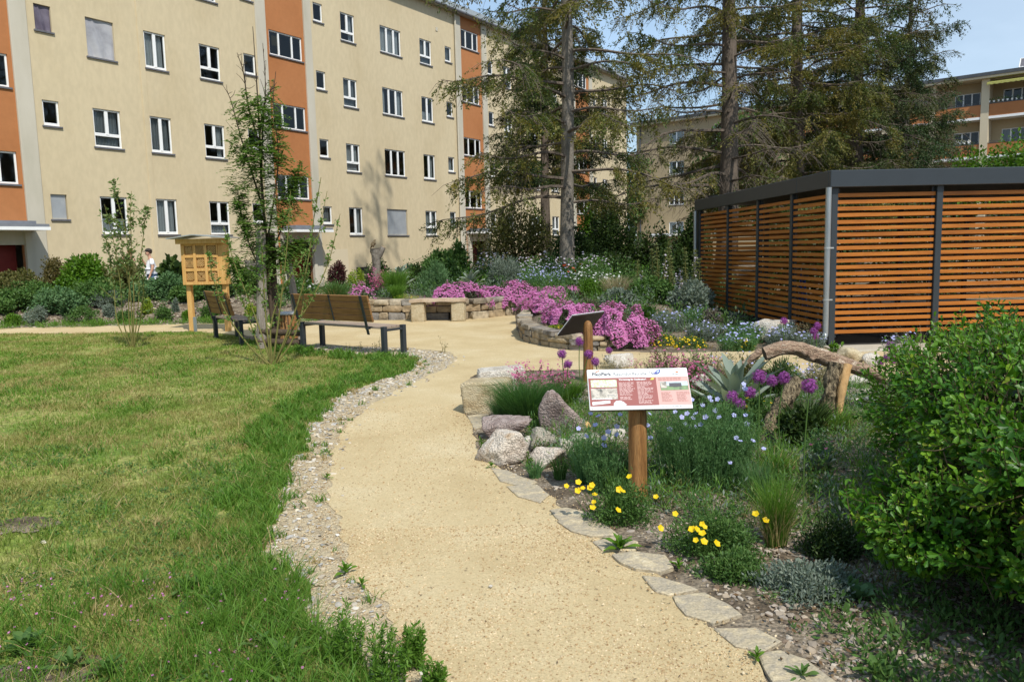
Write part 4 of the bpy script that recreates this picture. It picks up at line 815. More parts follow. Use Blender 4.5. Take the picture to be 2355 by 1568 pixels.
mb = MB(); hb(mb, (-.375, -.03, 0), (-.30, -.012, .32)); mb.build('post_bracket', m_galv, t)

# ------------------------------------------------------------------ information boards
def board_frame(c, yaw, tilt):
    X = np.array([math.cos(yaw), math.sin(yaw), 0]); Fh = np.array([-math.sin(yaw), math.cos(yaw), 0]); V = Fh * math.cos(tilt) + np.array([0, 0, 1.]) * math.sin(tilt); return np.array([X, V, np.cross(X, V)])
m_bw = M('printed_white', [(.80, .80, .79)], rough=.4, spec=.4); m_bdk = M('board_edge', [(.045, .033, .028), (.06, .046, .04)], rough=.6); m_brd = M('printed_wine_red', [(.27, .075, .065)], rough=.4); m_bpk = M('printed_dusty_pink', [(.58, .33, .29)], rough=.4)
m_ink = M('grey_ink', [(.22, .22, .22)], rough=.5); m_inkd = M('dark_ink', [(.07, .07, .08)], rough=.5); m_pale = M('pale_print', [(.62, .40, .37)], rough=.5); m_pinkt = M('dull_pink_print', [(.43, .22, .19)], rough=.5)
m_map = M('map_print', [(.72, .72, .68), (.45, .62, .25), (.70, .72, .64), (.35, .5, .18), (.74, .74, .70)], scale=26, rough=.45, pos=[.35, .45, .52, .58, .64]); m_ph1 = M('photo_print', [(.10, .10, .09), (.34, .31, .26), (.55, .5, .42), (.2, .2, .2)], scale=30, rough=.45); m_ph2 = M('garden_photo_print', [(.12, .22, .09), (.20, .30, .14), (.10, .13, .09)], scale=30, rough=.45)
m_sky2 = M('photo_sky_print', [(.55, .63, .68), (.40, .50, .56)], scale=20, rough=.45); m_orange = M('orange_print', [(.62, .16, .04)], rough=.5); m_bfly = M('blue_print', [(.06, .08, .30)], rough=.5); m_yprint = M('yellow_print', [(.62, .55, .10)], rough=.5)
sp0 = G(1470, 1150); T = .87
BW, BH = .63, .292; fb = board_frame(None, math.radians(-.6), math.radians(49))
bc = AT(1469, 893, 4.79)
t = thing('information_board', 'white and wine-red printed information board on a short larch post among blue flax', 'sign', (sp0[0], sp0[1], 0))
def bl(u, v, w=0.): return bc + fb[0] * (u - .5) * BW + fb[1] * (v - .5) * BH + fb[2] * w
mb = MB(); box(mb, (-BW / 2, -BH / 2, -.012), (BW / 2, BH / 2, 0), fb, bc, .004); board = mb.build('board', m_bw, t)
mb = MB(); box(mb, (-BW / 2 + .002, -BH / 2 + .002, -.024), (BW / 2 - .002, BH / 2 - .002, -.0125), fb, bc); mb.build('backing', m_bdk, t)
def pr(name, u0, u1, v0, v1, mat, w=.0012):
    mb = MB(); mb.add([bl(u0, v0, w), bl(u1, v0, w), bl(u1, v1, w), bl(u0, v1, w)], [(0, 1, 2, 3)]); return mb.build(name, mat, board, origin=PLOC[t.name])
def shape(name, pts, mat, w=.003):
    mb = MB(); mb.add([bl(u, v, w) for u, v in pts], [tuple(range(len(pts)))]); return mb.build(name, mat, board, origin=PLOC[t.name])
pr('printed_panel', .008, .677, .085, .775, m_brd); pr('printed_panel', .677, .994, .085, .782, m_bpk)
pr('map_picture', .03, .285, .545, .725, m_map, .0025); pr('photo_picture', .026, .283, .245, .515, m_ph1, .0025); pr('photo_picture', .712, .985, .44, .655, m_ph2, .0025); pr('photo_sky', .714, .983, .545, .652, m_sky2, .0035); pr('photo_house', .716, .775, .49, .645, m_ph1, .0045)
pr('photo_trees', .80, .92, .52, .61, m_inkd, .0045)
def lines(u0, u1, v0, v1, n, mat):
    mb = MB(); g = random.Random(int(u0 * 1000 + v1 * 77))
    for k in range(n):
        v = v1 - (v1 - v0) * (k + .5) / n; h = (v1 - v0) / n * .27; e = u1 - (g.random() * .05 if k % 5 != 4 else g.random() * .1 + .02)
        x = u0
        while x < e - .006: x2 = min(e, x + .012 + .03 * g.random()); mb.add([bl(x, v - h, .0028), bl(x2, v - h, .0028), bl(x2, v + h, .0028), bl(x, v + h, .0028)], [(0, 1, 2, 3)]); x = x2 + .006
    mb.build('text_lines', mat, board, origin=PLOC[t.name])
lines(.305, .46, .33, .66, 11, m_pale); lines(.305, .44, .22, .31, 3, m_pale); lines(.482, .64, .12, .67, 18, m_pale); lines(.712, .83, .16, .40, 7, m_pinkt); lines(.86, .985, .16, .40, 7, m_pinkt); lines(.70, .94, .68, .76, 2, m_pinkt); lines(.03, .25, .235, .275, 1, m_bw); lines(.70, .95, .03, .06, 1, m_ink)
shape('caption_box', [(.03, .11), (.205, .15), (.205, .215), (.03, .185)], m_bw); shape('hedgehog_print', [(.235, .09), (.24, .15), (.262, .20), (.30, .21), (.335, .175), (.352, .13), (.365, .105), (.345, .092)], m_bw)
shape('butterfly_print', [(.638, .865), (.67, .875), (.685, .91), (.71, .955), (.735, .965), (.73, .90), (.715, .855), (.69, .84), (.665, .85)], m_bfly); shape('butterfly_spots', [(.69, .885), (.708, .93), (.722, .945), (.718, .90), (.70, .868)], M('pale_blue_print', [(.45, .55, .72)], rough=.5), .0045)
shape('bird_print', [(.075, .915), (.10, .925), (.125, .955), (.128, .975), (.115, .965), (.098, .945)], m_orange); shape('logo_print', [(.872, .865), (.888, .905), (.91, .90), (.903, .88), (.915, .862), (.90, .872), (.885, .872)], m_orange); shape('leaf_print', [(.615, .70), (.64, .755), (.665, .74), (.65, .705)], m_yprint); lines(.845, .935, .825, .85, 1, m_ink)
def text(s, u, v, size, mat, bold=0.):
    c = bpy.data.curves.new('lettering', 'FONT'); c.body = s; c.size = size; c.offset = bold; c.resolution_u = 3; o = bpy.data.objects.new('lettering', c); COL.objects.link(o)
    dg = bpy.context.evaluated_depsgraph_get(); me = bpy.data.meshes.new_from_object(o.evaluated_get(dg)); bpy.data.objects.remove(o); wdt = max(p.co.x for p in me.vertices)
    q = bpy.data.objects.new('lettering', me); me.materials.clear(); me.materials.append(mat); COL.objects.link(q); m4 = Matrix.Identity(4); pp = bl(u, v, .0028)
    for i in range(3):
        for j in range(3): m4[i][j] = fb[j][i]
        m4[i][3] = pp[i] - PLOC[t.name][i]
    q.parent = board; q.matrix_basis = m4; return wdt / BW
w1 = text('PikoPark', .045, .832, .034, m_inkd, .0006); text('Raschdorffstraße 75', .045 + w1 + .018, .832, .031, m_ink); text('Vorneweg für Stadtnatur!', .31, .705, .0165, m_bw, .0005)
mb = MB()
for u, v in ((.035, .95), (.965, .95), (.03, .04), (.965, .04)): tube(mb, [bl(u, v, .0), bl(u, v, .004)], .006, 10)
mb.build('screws', m_zinc, board, origin=PLOC[t.name])
pb = np.array([sp0[0] - .005, sp0[1] + .03, 0]); zt = bc[2] - .0; pz = [0, .1, .3, .5, zt - .01]; mb = MB(); tube(mb, [pb + np.array([0, 0, z]) for z in pz], [.062, .060, .058, .057, .056], 20, True, .025, 5); mb.build('post', m_post, t, smooth=True)
# second board, seen from behind
pc = np.array([AT(1345, 800, 9.3)[0], 9.3, 0]); t2 = thing('reading_board', 'information board seen from its dark underside on a round-topped post before the dry wall', 'sign', tuple(pc))
Yw = math.radians(48); X2 = np.array([math.cos(Yw), math.sin(Yw), 0]); Dn = np.array([-math.sin(Yw), math.cos(Yw), 0]); V2 = -Dn * math.cos(.82) + np.array([0, 0, 1.]) * math.sin(.82); c2 = pc + np.array([0, 0, .69]) + Dn * .05; f2 = np.array([X2, V2, np.cross(X2, V2)])
mb = MB(); box(mb, (-.315, -.17, -.01), (.315, .17, .01), f2, c2, .004); mb.build('board', m_bdk, t2); mb = MB(); box(mb, (-.312, -.167, -.016), (.312, .167, -.0102), f2, c2); mb.build('printed_face', m_bw, t2) if f2[2][2] < 0 else mb.build('backing', m_bdk, t2)
mb = MB(); P_ = np.array([[0, 0, z] for z in (0, .2, .45, .62, .68, .715, .73)]) + pc - Dn * .045; tube(mb, P_, [.063, .06, .058, .057, .05, .035, .015], 18, True, .02, 9); mb.build('post', m_post, t2, smooth=True)
# ------------------------------------------------------------------ dry stone walls, stone benches
def drywall(name, label, pts, H, courses, seed, Lmin=.22, Lmax=.5, th=.26, n=60, Hend=None):
    P = curve(np.array([[p[0], p[1], 0] for p in pts]), n); seg = np.linalg.norm(np.diff(P, axis=0), axis=1); cum = np.concatenate([[0], np.cumsum(seg)]); tot = cum[-1]; g = np.random.default_rng(seed)
    def at(s):
        k = min(len(seg) - 1, max(0, np.searchsorted(cum, s) - 1)); t = (s - cum[k]) / seg[k]; d = (P[k + 1] - P[k]) / seg[k]; return P[k] + (P[k + 1] - P[k]) * t, d
    mb = MB(); z = -.02; v0, f0 = ico(3); hs = np.array([1.25, 1.0, .85, .8][:courses]); hs = hs / hs.sum() * H
    nb = np.sign(v0) * np.abs(v0) ** .22; nb /= abs(nb).max(0)
    for c in range(courses):
        s = -g.random() * .15; h = hs[c]
        while s < tot:
            L_ = g.uniform(Lmin * .8, Lmax * 1.1) * (1.1 if c == 0 else 1); e = min(s + L_, tot + .05); p, d = at((s + e) / 2); nrm = np.array([-d[1], d[0], 0]); hh = h * g.uniform(.86, 1.08); tt = th * g.uniform(.85, 1.1)
            q = nb * (1 + .17 * np.array([mnoise.noise(Vector(a * 1.1 + seed + s * 7)) + .25 * mnoise.noise(Vector(a * 4 + seed + s * 3)) for a in v0]))[:, None]
            q = q * np.array([(e - s) / 2 * .975, tt / 2, hh / 2 * .985]); R_ = np.array([d, nrm, [0, 0, 1.]])
            mb.add(q @ R_ + p + nrm * (g.normal(0, .012) - c * .012 + th * .0) + np.array([0, 0, z + h / 2]), f0); s = e
        z += h
    if Hend is not None:
        for a in mb.v: s_ = np.argmin(np.hypot(a[:, :1].mean() - P[:, 0], a[:, 1:2].mean() - P[:, 1])) / (n - 1); a[:, 2] *= 1 + (Hend / H - 1) * s_
    o = mb.build(name, m_drystone, smooth=True, origin=(*P[0][:2], 0)); return tag(o, label, 'wall')
drywall('dry_stone_wall', 'low dry stone wall of tan blocks behind the plaza, topped by pink cushion flowers', [(-3.7, 18.75), (-2.4, 18.32), (-1.06, 18.08), (-.4, 18.6), (.28, 19.3)], .50, 3, 3)
drywall('dry_stone_wall', 'curved dry stone wall end in front, bending round under the large pink cushion', [(.36, 15.6), (.26, 14.6), (.34, 13.5), (.62, 12.75), (1.0, 12.2), (1.45, 12.04)], .40, 3, 8, .22, .46, Hend=.23)
def stone_bench(label, c, yaw, L_, dist):
    c = np.array([c[0], c[1], 0.]); ax = np.array([[math.cos(yaw), math.sin(yaw), 0], [-math.sin(yaw), math.cos(yaw), 0], [0, 0, 1.]])
    t = thing('stone_bench', label, 'stone bench', tuple(c)); mb = MB(); n = 14; xx = np.linspace(-L_ / 2, L_ / 2, n); v = []
    for z in (.455, .52):
        for sy in (-1, 1): v += [[x, sy * (.19 + .012 * math.sin(x * 9 + sy)) , z - .012 * (x / L_ * 2) ** 2 + .004 * math.sin(x * 14)] for x in xx]
    v = np.array(v) @ ax + c; i = np.arange(n - 1); A, B, C_, D_ = 0, n, 2 * n, 3 * n
    def q(a, b): return np.stack([i + a, i + 1 + a, i + 1 + b, i + b], 1)
    mb.add(v, np.concatenate([q(A, C_), q(C_, D_), q(D_, B), q(B, A)])); mb.add(v[[0, n, 3 * n, 2 * n]], [(0, 1, 2, 3)]); mb.add(v[[n - 1, 2 * n - 1, 4 * n - 1, 3 * n - 1]], [(0, 1, 2, 3)])
    mb.build('seat', m_slabseat, t)
    for s in (-1, 1):
        v0, f0 = ico(4); q_ = np.sign(v0) * np.abs(v0) ** .22; q_ /= abs(q_).max(0); q_ = q_ * (1 + .05 * np.array([mnoise.fractal(Vector(a * 2.2 + s * 5 + L_), 1, 2, 3) for a in v0]))[:, None]
        mb = MB(); mb.add((q_ * np.array([.155, .13, .235]) + np.array([s * dist / 2, -.03, .222])) @ ax + c, f0); mb.build('pedestal', m_sandst, t, smooth=True)
    return t
m_slabseat = M('stone_seat_slab', [(.36, .26, .17), (.47, .36, .25), (.52, .42, .31)], scale=6, bump=.5, fine=.15)
stone_bench('stone bench with a long slab on two rough pedestals before the dry wall', ((AT(962, 735, 17.75)[0] + AT(1056, 735, 17.55)[0]) / 2, 17.72), -.1, 1.28, .92)
stone_bench('small stone seat half hidden by pink flowers at the wall corner', (AT(1216, 700, 16.9)[0] + .1, 16.9), 1.35, 1.0, .66)

# ------------------------------------------------------------------ boulders, blocks, edging slabs
def stone(name, label, u0, v0, u1, v1, mat, seed, cat='boulder', depth=.8, sink=.12, sub=4, planes=11, sharp=22., group=None, peak=0.):
    """a stone whose outline fills about the given frame box; it stands on the ground under v1"""
    b = G((u0 + u1) / 2, v1); Y = b[1]; w = (u1 - u0) * Y / FOC; Yc = Y + w * depth * .42; w = (u1 - u0) * Yc / FOC; top = AT((u0 + u1) / 2, v0, Yc)[2]; x = AT((u0 + u1) / 2, v1, Yc)[0]; h = max(top, .03)
    p, f = rockshape(seed, sub, planes, sharp); gz_ = hz(x, Yc); H = h - gz_ if h - gz_ > .03 else h
    if peak: tz = (p[:, 2] + 1) / 2; p = p.copy(); p[:, 0] = p[:, 0] * (1 - .62 * tz ** 1.2) - peak * tz * .55; p[:, 0] = 2 * (p[:, 0] - p[:, 0].min()) / np.ptp(p[:, 0]) - 1
    v = p * np.array([w / 2, w * depth / 2, H * (1 + sink) / 2]); mb = MB(); mb.add(v + np.array([x, Yc, gz_ + H - H * (1 + sink) / 2]), f)
    o = mb.build(name, mat, smooth=True, origin=(x, Yc, gz_)); return tag(o, label, cat, group)
def block(label, u, vb, w, d, h, yaw, lean, mat, seed, z0=0., dx=0, dy=0):
    b = G(u, vb); v0, f0 = ico(5); q = np.sign(v0) * np.abs(v0) ** .16; q /= abs(q).max(0)
    q = q * (1 + .035 * np.array([mnoise.fractal(Vector(a * 2.6 + seed), 1, 2, 4) for a in v0]) + .012 * np.array([mnoise.noise(Vector((a[0] * 9, a[1] * 9, a[2] * 16 + seed))) for a in v0]))[:, None]
    q = q * np.array([w / 2, d / 2, h / 2]); q[:, 2] += h / 2 + z0; q[:, 0] += lean * (q[:, 2] - h / 2); q[:, 2] += .06 * q[:, 0]
    ca, sa = math.cos(yaw), math.sin(yaw); q = q @ np.array([[ca, sa, 0], [-sa, ca, 0], [0, 0, 1]]); o_ = np.array([b[0] + dx, b[1] + dy, 0]); mb = MB(); mb.add(q + o_, f0)
    return tag(mb.build('sandstone_block', mat, smooth=True, origin=o_), label, 'stone block')
block('upright rough sandstone block at the path edge, nearest of the pale blocks', 1122, 956, .46, .30, .325, -.22, -.10, m_sandst, 3, 0, .0, .17)
block('flat-topped pale sandstone block lying behind the upright one', 1145, 915, .52, .34, .275, .1, .0, m_rockp, 9, 0, .03, .35)
stone('boulder', 'rounded grey boulder with a rusty streak at the path edge, frontmost of the rock pile', 1090, 987, 1219, 1070, m_rockt, 21)
stone('boulder', 'pinkish angular boulder behind the frontmost round one, below the grass clump', 1106, 958, 1226, 1018, m_rockm, 5)
stone('boulder', 'largest mauve boulder, steep and pointed, left of the information board', 1236, 889, 1375, 1008, m_rockm, 31, planes=9, sharp=20, depth=.7, peak=.55)
stone('boulder', 'dark greenish-tan boulder in the middle of the rock pile below the mauve one', 1217, 982, 1288, 1038, m_rockg, 14)
stone('boulder', 'oblong tan boulder lying in front of the pile above the grass leaves', 1212, 1026, 1307, 1078, m_rockt, 47)
stone('boulder', 'small buff stone wedged between the two front boulders', 1192, 1002, 1242, 1032, m_rockp, 8, sub=3)
stone('boulder', 'ochre yellow stone leaning against the foot of the mauve boulder', 1317, 969, 1368, 1006, m_rocko, 12, sub=3)
stone('boulder', 'cream speckled stone beside the dark greenish boulder', 1285, 1008, 1325, 1047, m_rockp, 27, sub=3)
stone('boulder', 'small blue-grey stone at the right end of the rock pile', 1295, 1035, 1328, 1060, M('blue_grey_stone', [(.20, .21, .21), (.31, .32, .32)], scale=9, bump=.5), 33, sub=3)
stone('boulder', 'flat pale stone under the left end of the information board', 1300, 1000, 1388, 1027, m_rockp, 41, sub=3)
stone('boulder', 'pale grey stone behind the flax, right of the ochre one', 1385, 985, 1440, 1022, m_rockp, 42, sub=3)
stone('boulder', 'broad tan boulder at the sand branch, behind the purple alliums', 1383, 814, 1462, 850, m_rockp, 16)
stone('boulder', 'whitish rough stone among pink catchfly right of the information board', 1586, 860, 1632, 905, m_rockp, 18, sub=3)
stone('boulder', 'long pale stone below the dark shed corner, half under silver foliage', 1716, 735, 1842, 792, m_rockp, 51, depth=.6)
stone('boulder', 'smooth pinkish boulder behind the purple allium heads and leaning log', 1836, 843, 1905, 884, m_rockt, 22)
stone('boulder', 'rough tan rock behind the raised log beside the shed slab', 1925, 800, 1985, 842, m_sandst, 24)
stone('boulder', 'pale tan rock farther right behind the raised log', 1978, 812, 2030, 846, m_rockp, 26, sub=3)
stone('boulder', 'speckled white stone under the raised log, right of the split trunk', 1940, 858, 1996, 888, m_rockp, 28, sub=3)
for k, (a, b, c, d, m_, lb) in enumerate(((1934, 890, 1972, 920, m_rockm, 'mauve cobble right of the split trunk'), (1966, 891, 2006, 917, m_rockg, 'grey-green cobble topmost beside the shrub'), (1950, 914, 1990, 936, m_rockp, 'white cobble lowest in the heap beside the shrub'), (1972, 912, 2016, 942, M('slate_cobble', [(.16, .16, .16), (.26, .26, .25)], scale=8, bump=.5), 'slate grey cobble touching the shrub leaves'))):
    stone('cobble', lb, a, b, c, d, m_, 60 + k, 'cobble', sub=3, group='cobbles heaped beside the split trunk')
def slab(label, pts, z, seed, mat=None):
    import bmesh
    P = resample(GP(pts), .03, .012, seed); b = bmesh.new(); n = len(P); c = P.mean(0)
    lo = [b.verts.new((p[0], p[1], -.04)) for p in P]; hi = [b.verts.new((p[0], p[1], z * .3 + .007 + .004 * mnoise.noise(Vector((p[0] * 20, p[1] * 20, seed))))) for p in P]; inn = [b.verts.new((*(c + (p - c) * .93), z * .3 + .011)) for p in P]
    for i in range(n): j = (i + 1) % n; b.faces.new((lo[i], lo[j], hi[j], hi[i])); b.faces.new((hi[i], hi[j], inn[j], inn[i]))
    f = b.faces.new(inn); bmesh.ops.triangulate(b, faces=[f]); bmesh.ops.recalc_face_normals(b, faces=b.faces[:]); me = bpy.data.meshes.new('edging_slab'); b.to_mesh(me); b.free(); me.materials.append(mat or m_slab)
    o = bpy.data.objects.new('edging_slab', me); COL.objects.link(o); return tag(o, label, 'stone slab', 'flat stone slabs edging the path')
slab('pale slab at the foot of the upright sandstone block', [(1075, 958), (1120, 952), (1135, 975), (1090, 990)], .018, 1)
slab('buff slab in front of the oblong tan boulder', [(1130, 1080), (1165, 1084), (1205, 1102), (1235, 1112), (1215, 1125), (1150, 1110)], .02, 2)
slab('sand-dusted slab left of the first yellow flowers', [(1165, 1122), (1235, 1118), (1262, 1142), (1240, 1160), (1190, 1145)], .022, 3)
slab('grey-white slab just below the first yellow rockrose', [(1262, 1178), (1300, 1172), (1365, 1186), (1378, 1202), (1330, 1205), (1285, 1204)], .024, 4)
slab('wide smooth slab between the two yellow rockroses', [(1282, 1203), (1345, 1194), (1392, 1212), (1424, 1236), (1360, 1238), (1312, 1226)], .03, 5)
slab('dusty slab behind the green dandelion leaves', [(1365, 1250), (1410, 1238), (1470, 1250), (1462, 1270), (1385, 1270)], .022, 6)
slab('raised tan slab with a broken edge beside the second rockrose', [(1410, 1283), (1455, 1276), (1530, 1284), (1550, 1312), (1520, 1322), (1462, 1316), (1430, 1302)], .045, 7)
slab('flaky white slab below the raised tan one', [(1475, 1330), (1520, 1334), (1580, 1352), (1605, 1362), (1540, 1376), (1512, 1368)], .024, 8)
slab('large grey-white slab half covered with sand', [(1548, 1376), (1620, 1368), (1680, 1398), (1705, 1420), (1640, 1438), (1580, 1420), (1560, 1398)], .026, 9)
slab('sandy slab third from the bottom edge', [(1640, 1452), (1740, 1450), (1800, 1482), (1760, 1505), (1690, 1492)], .02, 10)
slab('large slab lowest at the path edge in shade', [(1740, 1512), (1790, 1500), (1850, 1520), (1930, 1580), (1900, 1650), (1820, 1640), (1762, 1560)], .03, 11)
# cobbles and gravel lumps lying loose
for k, (u, v, r, lb) in enumerate(((1128, 1355, .012, 'single pale pebble on the sand path'), (1917, 1630, .02, 'white pebble by the lowest slab'), (102, 1254, .02, 'white pebble in the left lawn'), (1640, 1176 + 90, .016, 'rust brown pebble under the second rockrose'))):
    p, f = rockshape(80 + k, 3); mb = MB(); c = G(u, v); mb.add(p * np.array([r, r * .8, r * .55]) + c + np.array([0, 0, r * .4 + .012]), f); tag(mb.build('pebble', m_rockp if k != 3 else m_rocko, smooth=True, origin=c), lb, 'pebble')

# ------------------------------------------------------------------ logs and stumps
def logtube(name, label, pts, R, mat, cut=None, k=22, n=40, rough=.05, seed=0, cat='log', parent=None):
    P = curve(pts, n); Rr = np.interp(np.linspace(0, 1, n), np.linspace(0, 1, len(R)), R); T, N, B = frames(P); a = np.arange(k) * 2 * PI / k; v = np.zeros((n, k, 3))
    for i in range(n):
        for j in range(k):
            r = Rr[i] * (1 + rough * 2.2 * mnoise.fractal(Vector((math.cos(a[j]) * 2.2 + seed, math.sin(a[j]) * 2.2, i * .16)), 1, 2, 4)); v[i, j] = P[i] + r * (math.cos(a[j]) * N[i] + math.sin(a[j]) * B[i])
    i = np.arange(n - 1)[:, None] * k + np.arange(k); j = np.arange(n - 1)[:, None] * k + (np.arange(k) + 1) % k; mb = MB(); mb.add(v.reshape(-1, 3), np.stack([i, j, j + k, i + k], -1).reshape(-1, 4))
    if parent is None: t = thing(name, label, cat, tuple(P[0])); 
    else: t = parent
    mb.build('trunk' if parent is None else name, mat, t, smooth=True); mc = MB()
    for e, sgn in ((0, -1), (n - 1, 1)): c = v[e].mean(0) + T[e] * sgn * .004; mc.add(np.vstack([v[e], c[None]]), [(q, (q + 1) % k, k) for q in range(k)])
    mc.build('cut_end', cut or m_logcut, t); return t
Yl = 6.95
lp = [AT(1757, 814, Yl), AT(1800, 801, Yl), AT(1838, 803, Yl), AT(1878, 818, Yl - .02), AT(1930, 833, Yl - .05), AT(1982, 850, Yl - .1), AT(2035, 870, Yl - .15)]
lt = logtube('raised_log', 'peeled reddish log raised across an upright trunk, with a dark hollow left end', lp, [.058, .058, .062, .070, .062, .058, .05], m_logpeel, m_darkstake, rough=.15, seed=2)
mb = MB()
for q, (u, v) in enumerate(((1868, 824), (1850, 812), (1905, 828))): blob(mb, AT(u, v, Yl - .06), (.03, .03, .025), 2, .3, q)
mb.build('knot', m_logpeel, lt, smooth=True)
ut = logtube('split_trunk', 'upright split trunk with a yellow cleft carrying the raised log', [G(1912, 985) + np.array([0, 0, -.05]), AT(1905, 940, 6.72), AT(1912, 880, 6.75), AT(1925, 836, 6.78)], [.062, .068, .062, .056], m_logbark, rough=.2, seed=5)
logtube('split_wood', '', [AT(1926, 985, 6.66), AT(1930, 930, 6.68), AT(1938, 880, 6.7), AT(1950, 838, 6.74)], [.018, .032, .04, .036], m_logcut, rough=.12, seed=8, parent=ut)
logtube('leaning_log', 'rough-barked log leaning diagonally in front of the dark grass', [G(1757, 1018) + np.array([0, 0, -.03]), AT(1775, 972, 6.42), AT(1806, 920, 6.5), AT(1833, 873, 6.58)], [.056, .066, .066, .058], m_logbark, rough=.2, seed=11)
logtube('short_branch', 'short cut branch stub behind the silver mullein leaves', [AT(1708, 838, 7.6), AT(1730, 822, 7.6), AT(1750, 806, 7.6)], [.03, .034, .034], m_logpeel, rough=.06, seed=13, k=14, n=14)
logtube('fallen_branch', 'pale broken branch lying at the foot of the leaning log', [G(1778, 1034) + np.array([0, 0, .02]), G(1808, 1024) + np.array([0, 0, .03]), G(1848, 1022) + np.array([0, 0, .02])], [.014, .022, .016], m_logpeel, rough=.12, seed=14, k=12, n=18)
sx = AT(864, 640, 20.2); zb = hz(sx[0], 20.2)
st = logtube('tree_stump', 'tall forked dead tree stump standing in the raised flower bed', [np.array([sx[0], 20.2, zb - .1]), AT(866, 620, 20.2), AT(864, 590, 20.2), AT(862, 571, 20.2)], [.12, .105, .115, .12], m_bark, m_logcut, rough=.12, seed=17)
logtube('branch_stub', '', [AT(866, 598, 20.2), AT(876, 580, 20.2), AT(882, 568, 20.2)], [.075, .07, .055], m_bark, rough=.1, seed=19, parent=st, k=14, n=12)
sx = AT(576, 640, 22.5); zb = hz(sx[0], 22.5)
logtube('tree_stump', 'short grey flaky stump behind the staked tree, before the cream wall', [np.array([sx[0], 22.5, zb - .1]), AT(576, 625, 22.5), AT(575, 598, 22.5)], [.17, .15, .155], m_bark, m_logcut, rough=.14, seed=23)
# ------------------------------------------------------------------ trees and shrubs
def conifer(label, u, Y, H, r0, zlo, Lmax, nb, mat, bark, seed, dens=1., sparse=0., name='spruce_tree', sideL=1., leaf=.092, updip=.12, droop=.085, lowz=0.):
    g = np.random.default_rng(seed); x = AT(u, 560, Y)[0]; z0 = hz(x, Y); base = np.array([x, Y, z0]); t = thing(name, label, 'conifer', tuple(base))
    n = 30; zz = np.linspace(-.2, H, n); P = base + np.stack([.05 * np.sin(zz * .5 + seed), .05 * np.cos(zz * .37 + seed), zz], 1); R = r0 * (1 - .93 * (np.clip(zz, 0, H) / H) ** .9) + .04 * np.exp(-np.clip(zz, 0, 9) * 1.8) * r0 * 6
    mb = MB(); tube(mb, P, R, 16, True, .03, seed)
    for k in range(26):      # branch scars
        z = g.uniform(.4, 9); a = g.random() * 2 * PI; rr = np.interp(z, zz, R); c = base + np.array([rr * math.cos(a) * .98, rr * math.sin(a) * .98, z]); blob(mb, c, (.045, .045, .03), 1)
    mb.build('trunk', bark, t, smooth=True)
    br = MB(); NP, ND, NN, NL = [], [], [], []
    for k in range(nb):
        q = (k + g.random()) / nb; z = zlo + (H - zlo) * q ** 1.15; f = 1 - (z - zlo * .4) / (H - zlo * .4); L_ = Lmax * f ** .62 * g.uniform(.62, 1.1) + .25; a = k * 2.39996 + g.normal(0, .35)
        s = np.linspace(0, 1, 11); rr = s * L_; out = np.array([math.cos(a), math.sin(a), 0]); sd = np.array([-math.sin(a), math.cos(a), 0]); bend = g.normal(0, .1)
        hgtc = updip * g.uniform(.4, 1.6) * rr - droop * g.uniform(.6, 1.4) * rr ** 2 + .035 * rr ** 2 * s * 1.2 + .05 * L_ * np.sin(s * 7 + k) * s
        C = base + np.array([0, 0, z]) + out * rr[:, None] + sd * (bend * rr * s + .05 * L_ * np.sin(s * 5 + 2 * k) * s)[:, None] + np.array([0, 0, 1.]) * hgtc[:, None]
        tube(br, C, .007 + (.014 + .008 * L_) * (1 - s) ** .9, 5, False)
        high = z > 9.5; nt = int((13 + 15 * L_) * dens * (.5 if high else 1)); ts = g.uniform(.16 if sparse < .3 else .3, 1., nt); pos = np.stack([np.interp(ts, s, C[:, i]) for i in range(3)], 1); sg = g.choice([-1, 1], nt)
        tl = sideL * (.24 + .74 * (1 - abs(ts - .55)) * g.uniform(.35, 1., nt)) * (.5 + .16 * L_); dirs = out * g.uniform(.25, .9, (nt, 1)) + sd * sg[:, None] * g.uniform(.35, 1, (nt, 1)) + np.array([0, 0, -1.]) * g.uniform(.12, 1.0, (nt, 1)); dirs = unit(dirs)
        keep = (g.random(nt) > (sparse if z > lowz else .8)) & (np.array([mnoise.noise(Vector(q_ * 1.1 + seed)) for q_ in pos]) > -.3)
        for p, d, l, kp in zip(pos, dirs, tl, keep):
            e = p + d * l + np.array([0, 0, -.22 * l]); mid = p + d * l * .5
            if g.random() < .55: tube(br, [p, mid, e], [.008, .006, .003], 3, False)
            if not kp: continue
            m = max(5, int(l / .0165 * (.45 if high else 1))); w = g.uniform(.12, 1.02, m); c = (1 - w)[:, None] ** 2 * p + (2 * w * (1 - w))[:, None] * mid + (w ** 2)[:, None] * e + g.normal(0, .03, (m, 3))
            NP.append(c); ND.append(d + unit(g.normal(size=(m, 3))) * .95 + np.array([0, 0, .12])); NN.append(g.normal(size=(m, 3)) * .7 + np.array([0, 0, 1.])); NL.append(np.full(m, leaf * (1.4 if high else 1)))
        m = int(14 * dens); w = g.uniform(.45, 1, m)
        NP.append(np.stack([np.interp(w, s, C[:, i]) for i in range(3)], 1)); ND.append(out + g.normal(0, .8, (m, 3))); NN.append(g.normal(size=(m, 3)) + np.array([0, 0, 1.])); NL.append(np.full(m, leaf))
    br.build('branches', m_barkb, t)
    NP, ND, NN, NL = map(np.concatenate, (NP, ND, NN, NL)); NL = NL * g.uniform(.6, 1.3, len(NL)); mb = MB(); leaves(mb, NP, ND, NN, NL, NL * .36); mb.build('foliage', mat, t); return t
conifer('grey-trunked spruce with sparse drooping branches before the cream block', 1307, 21.5, 27, .20, 2.3, 3.6, 104, l_needle, m_bark, 11, 1.1, .36, updip=.14, droop=.095)
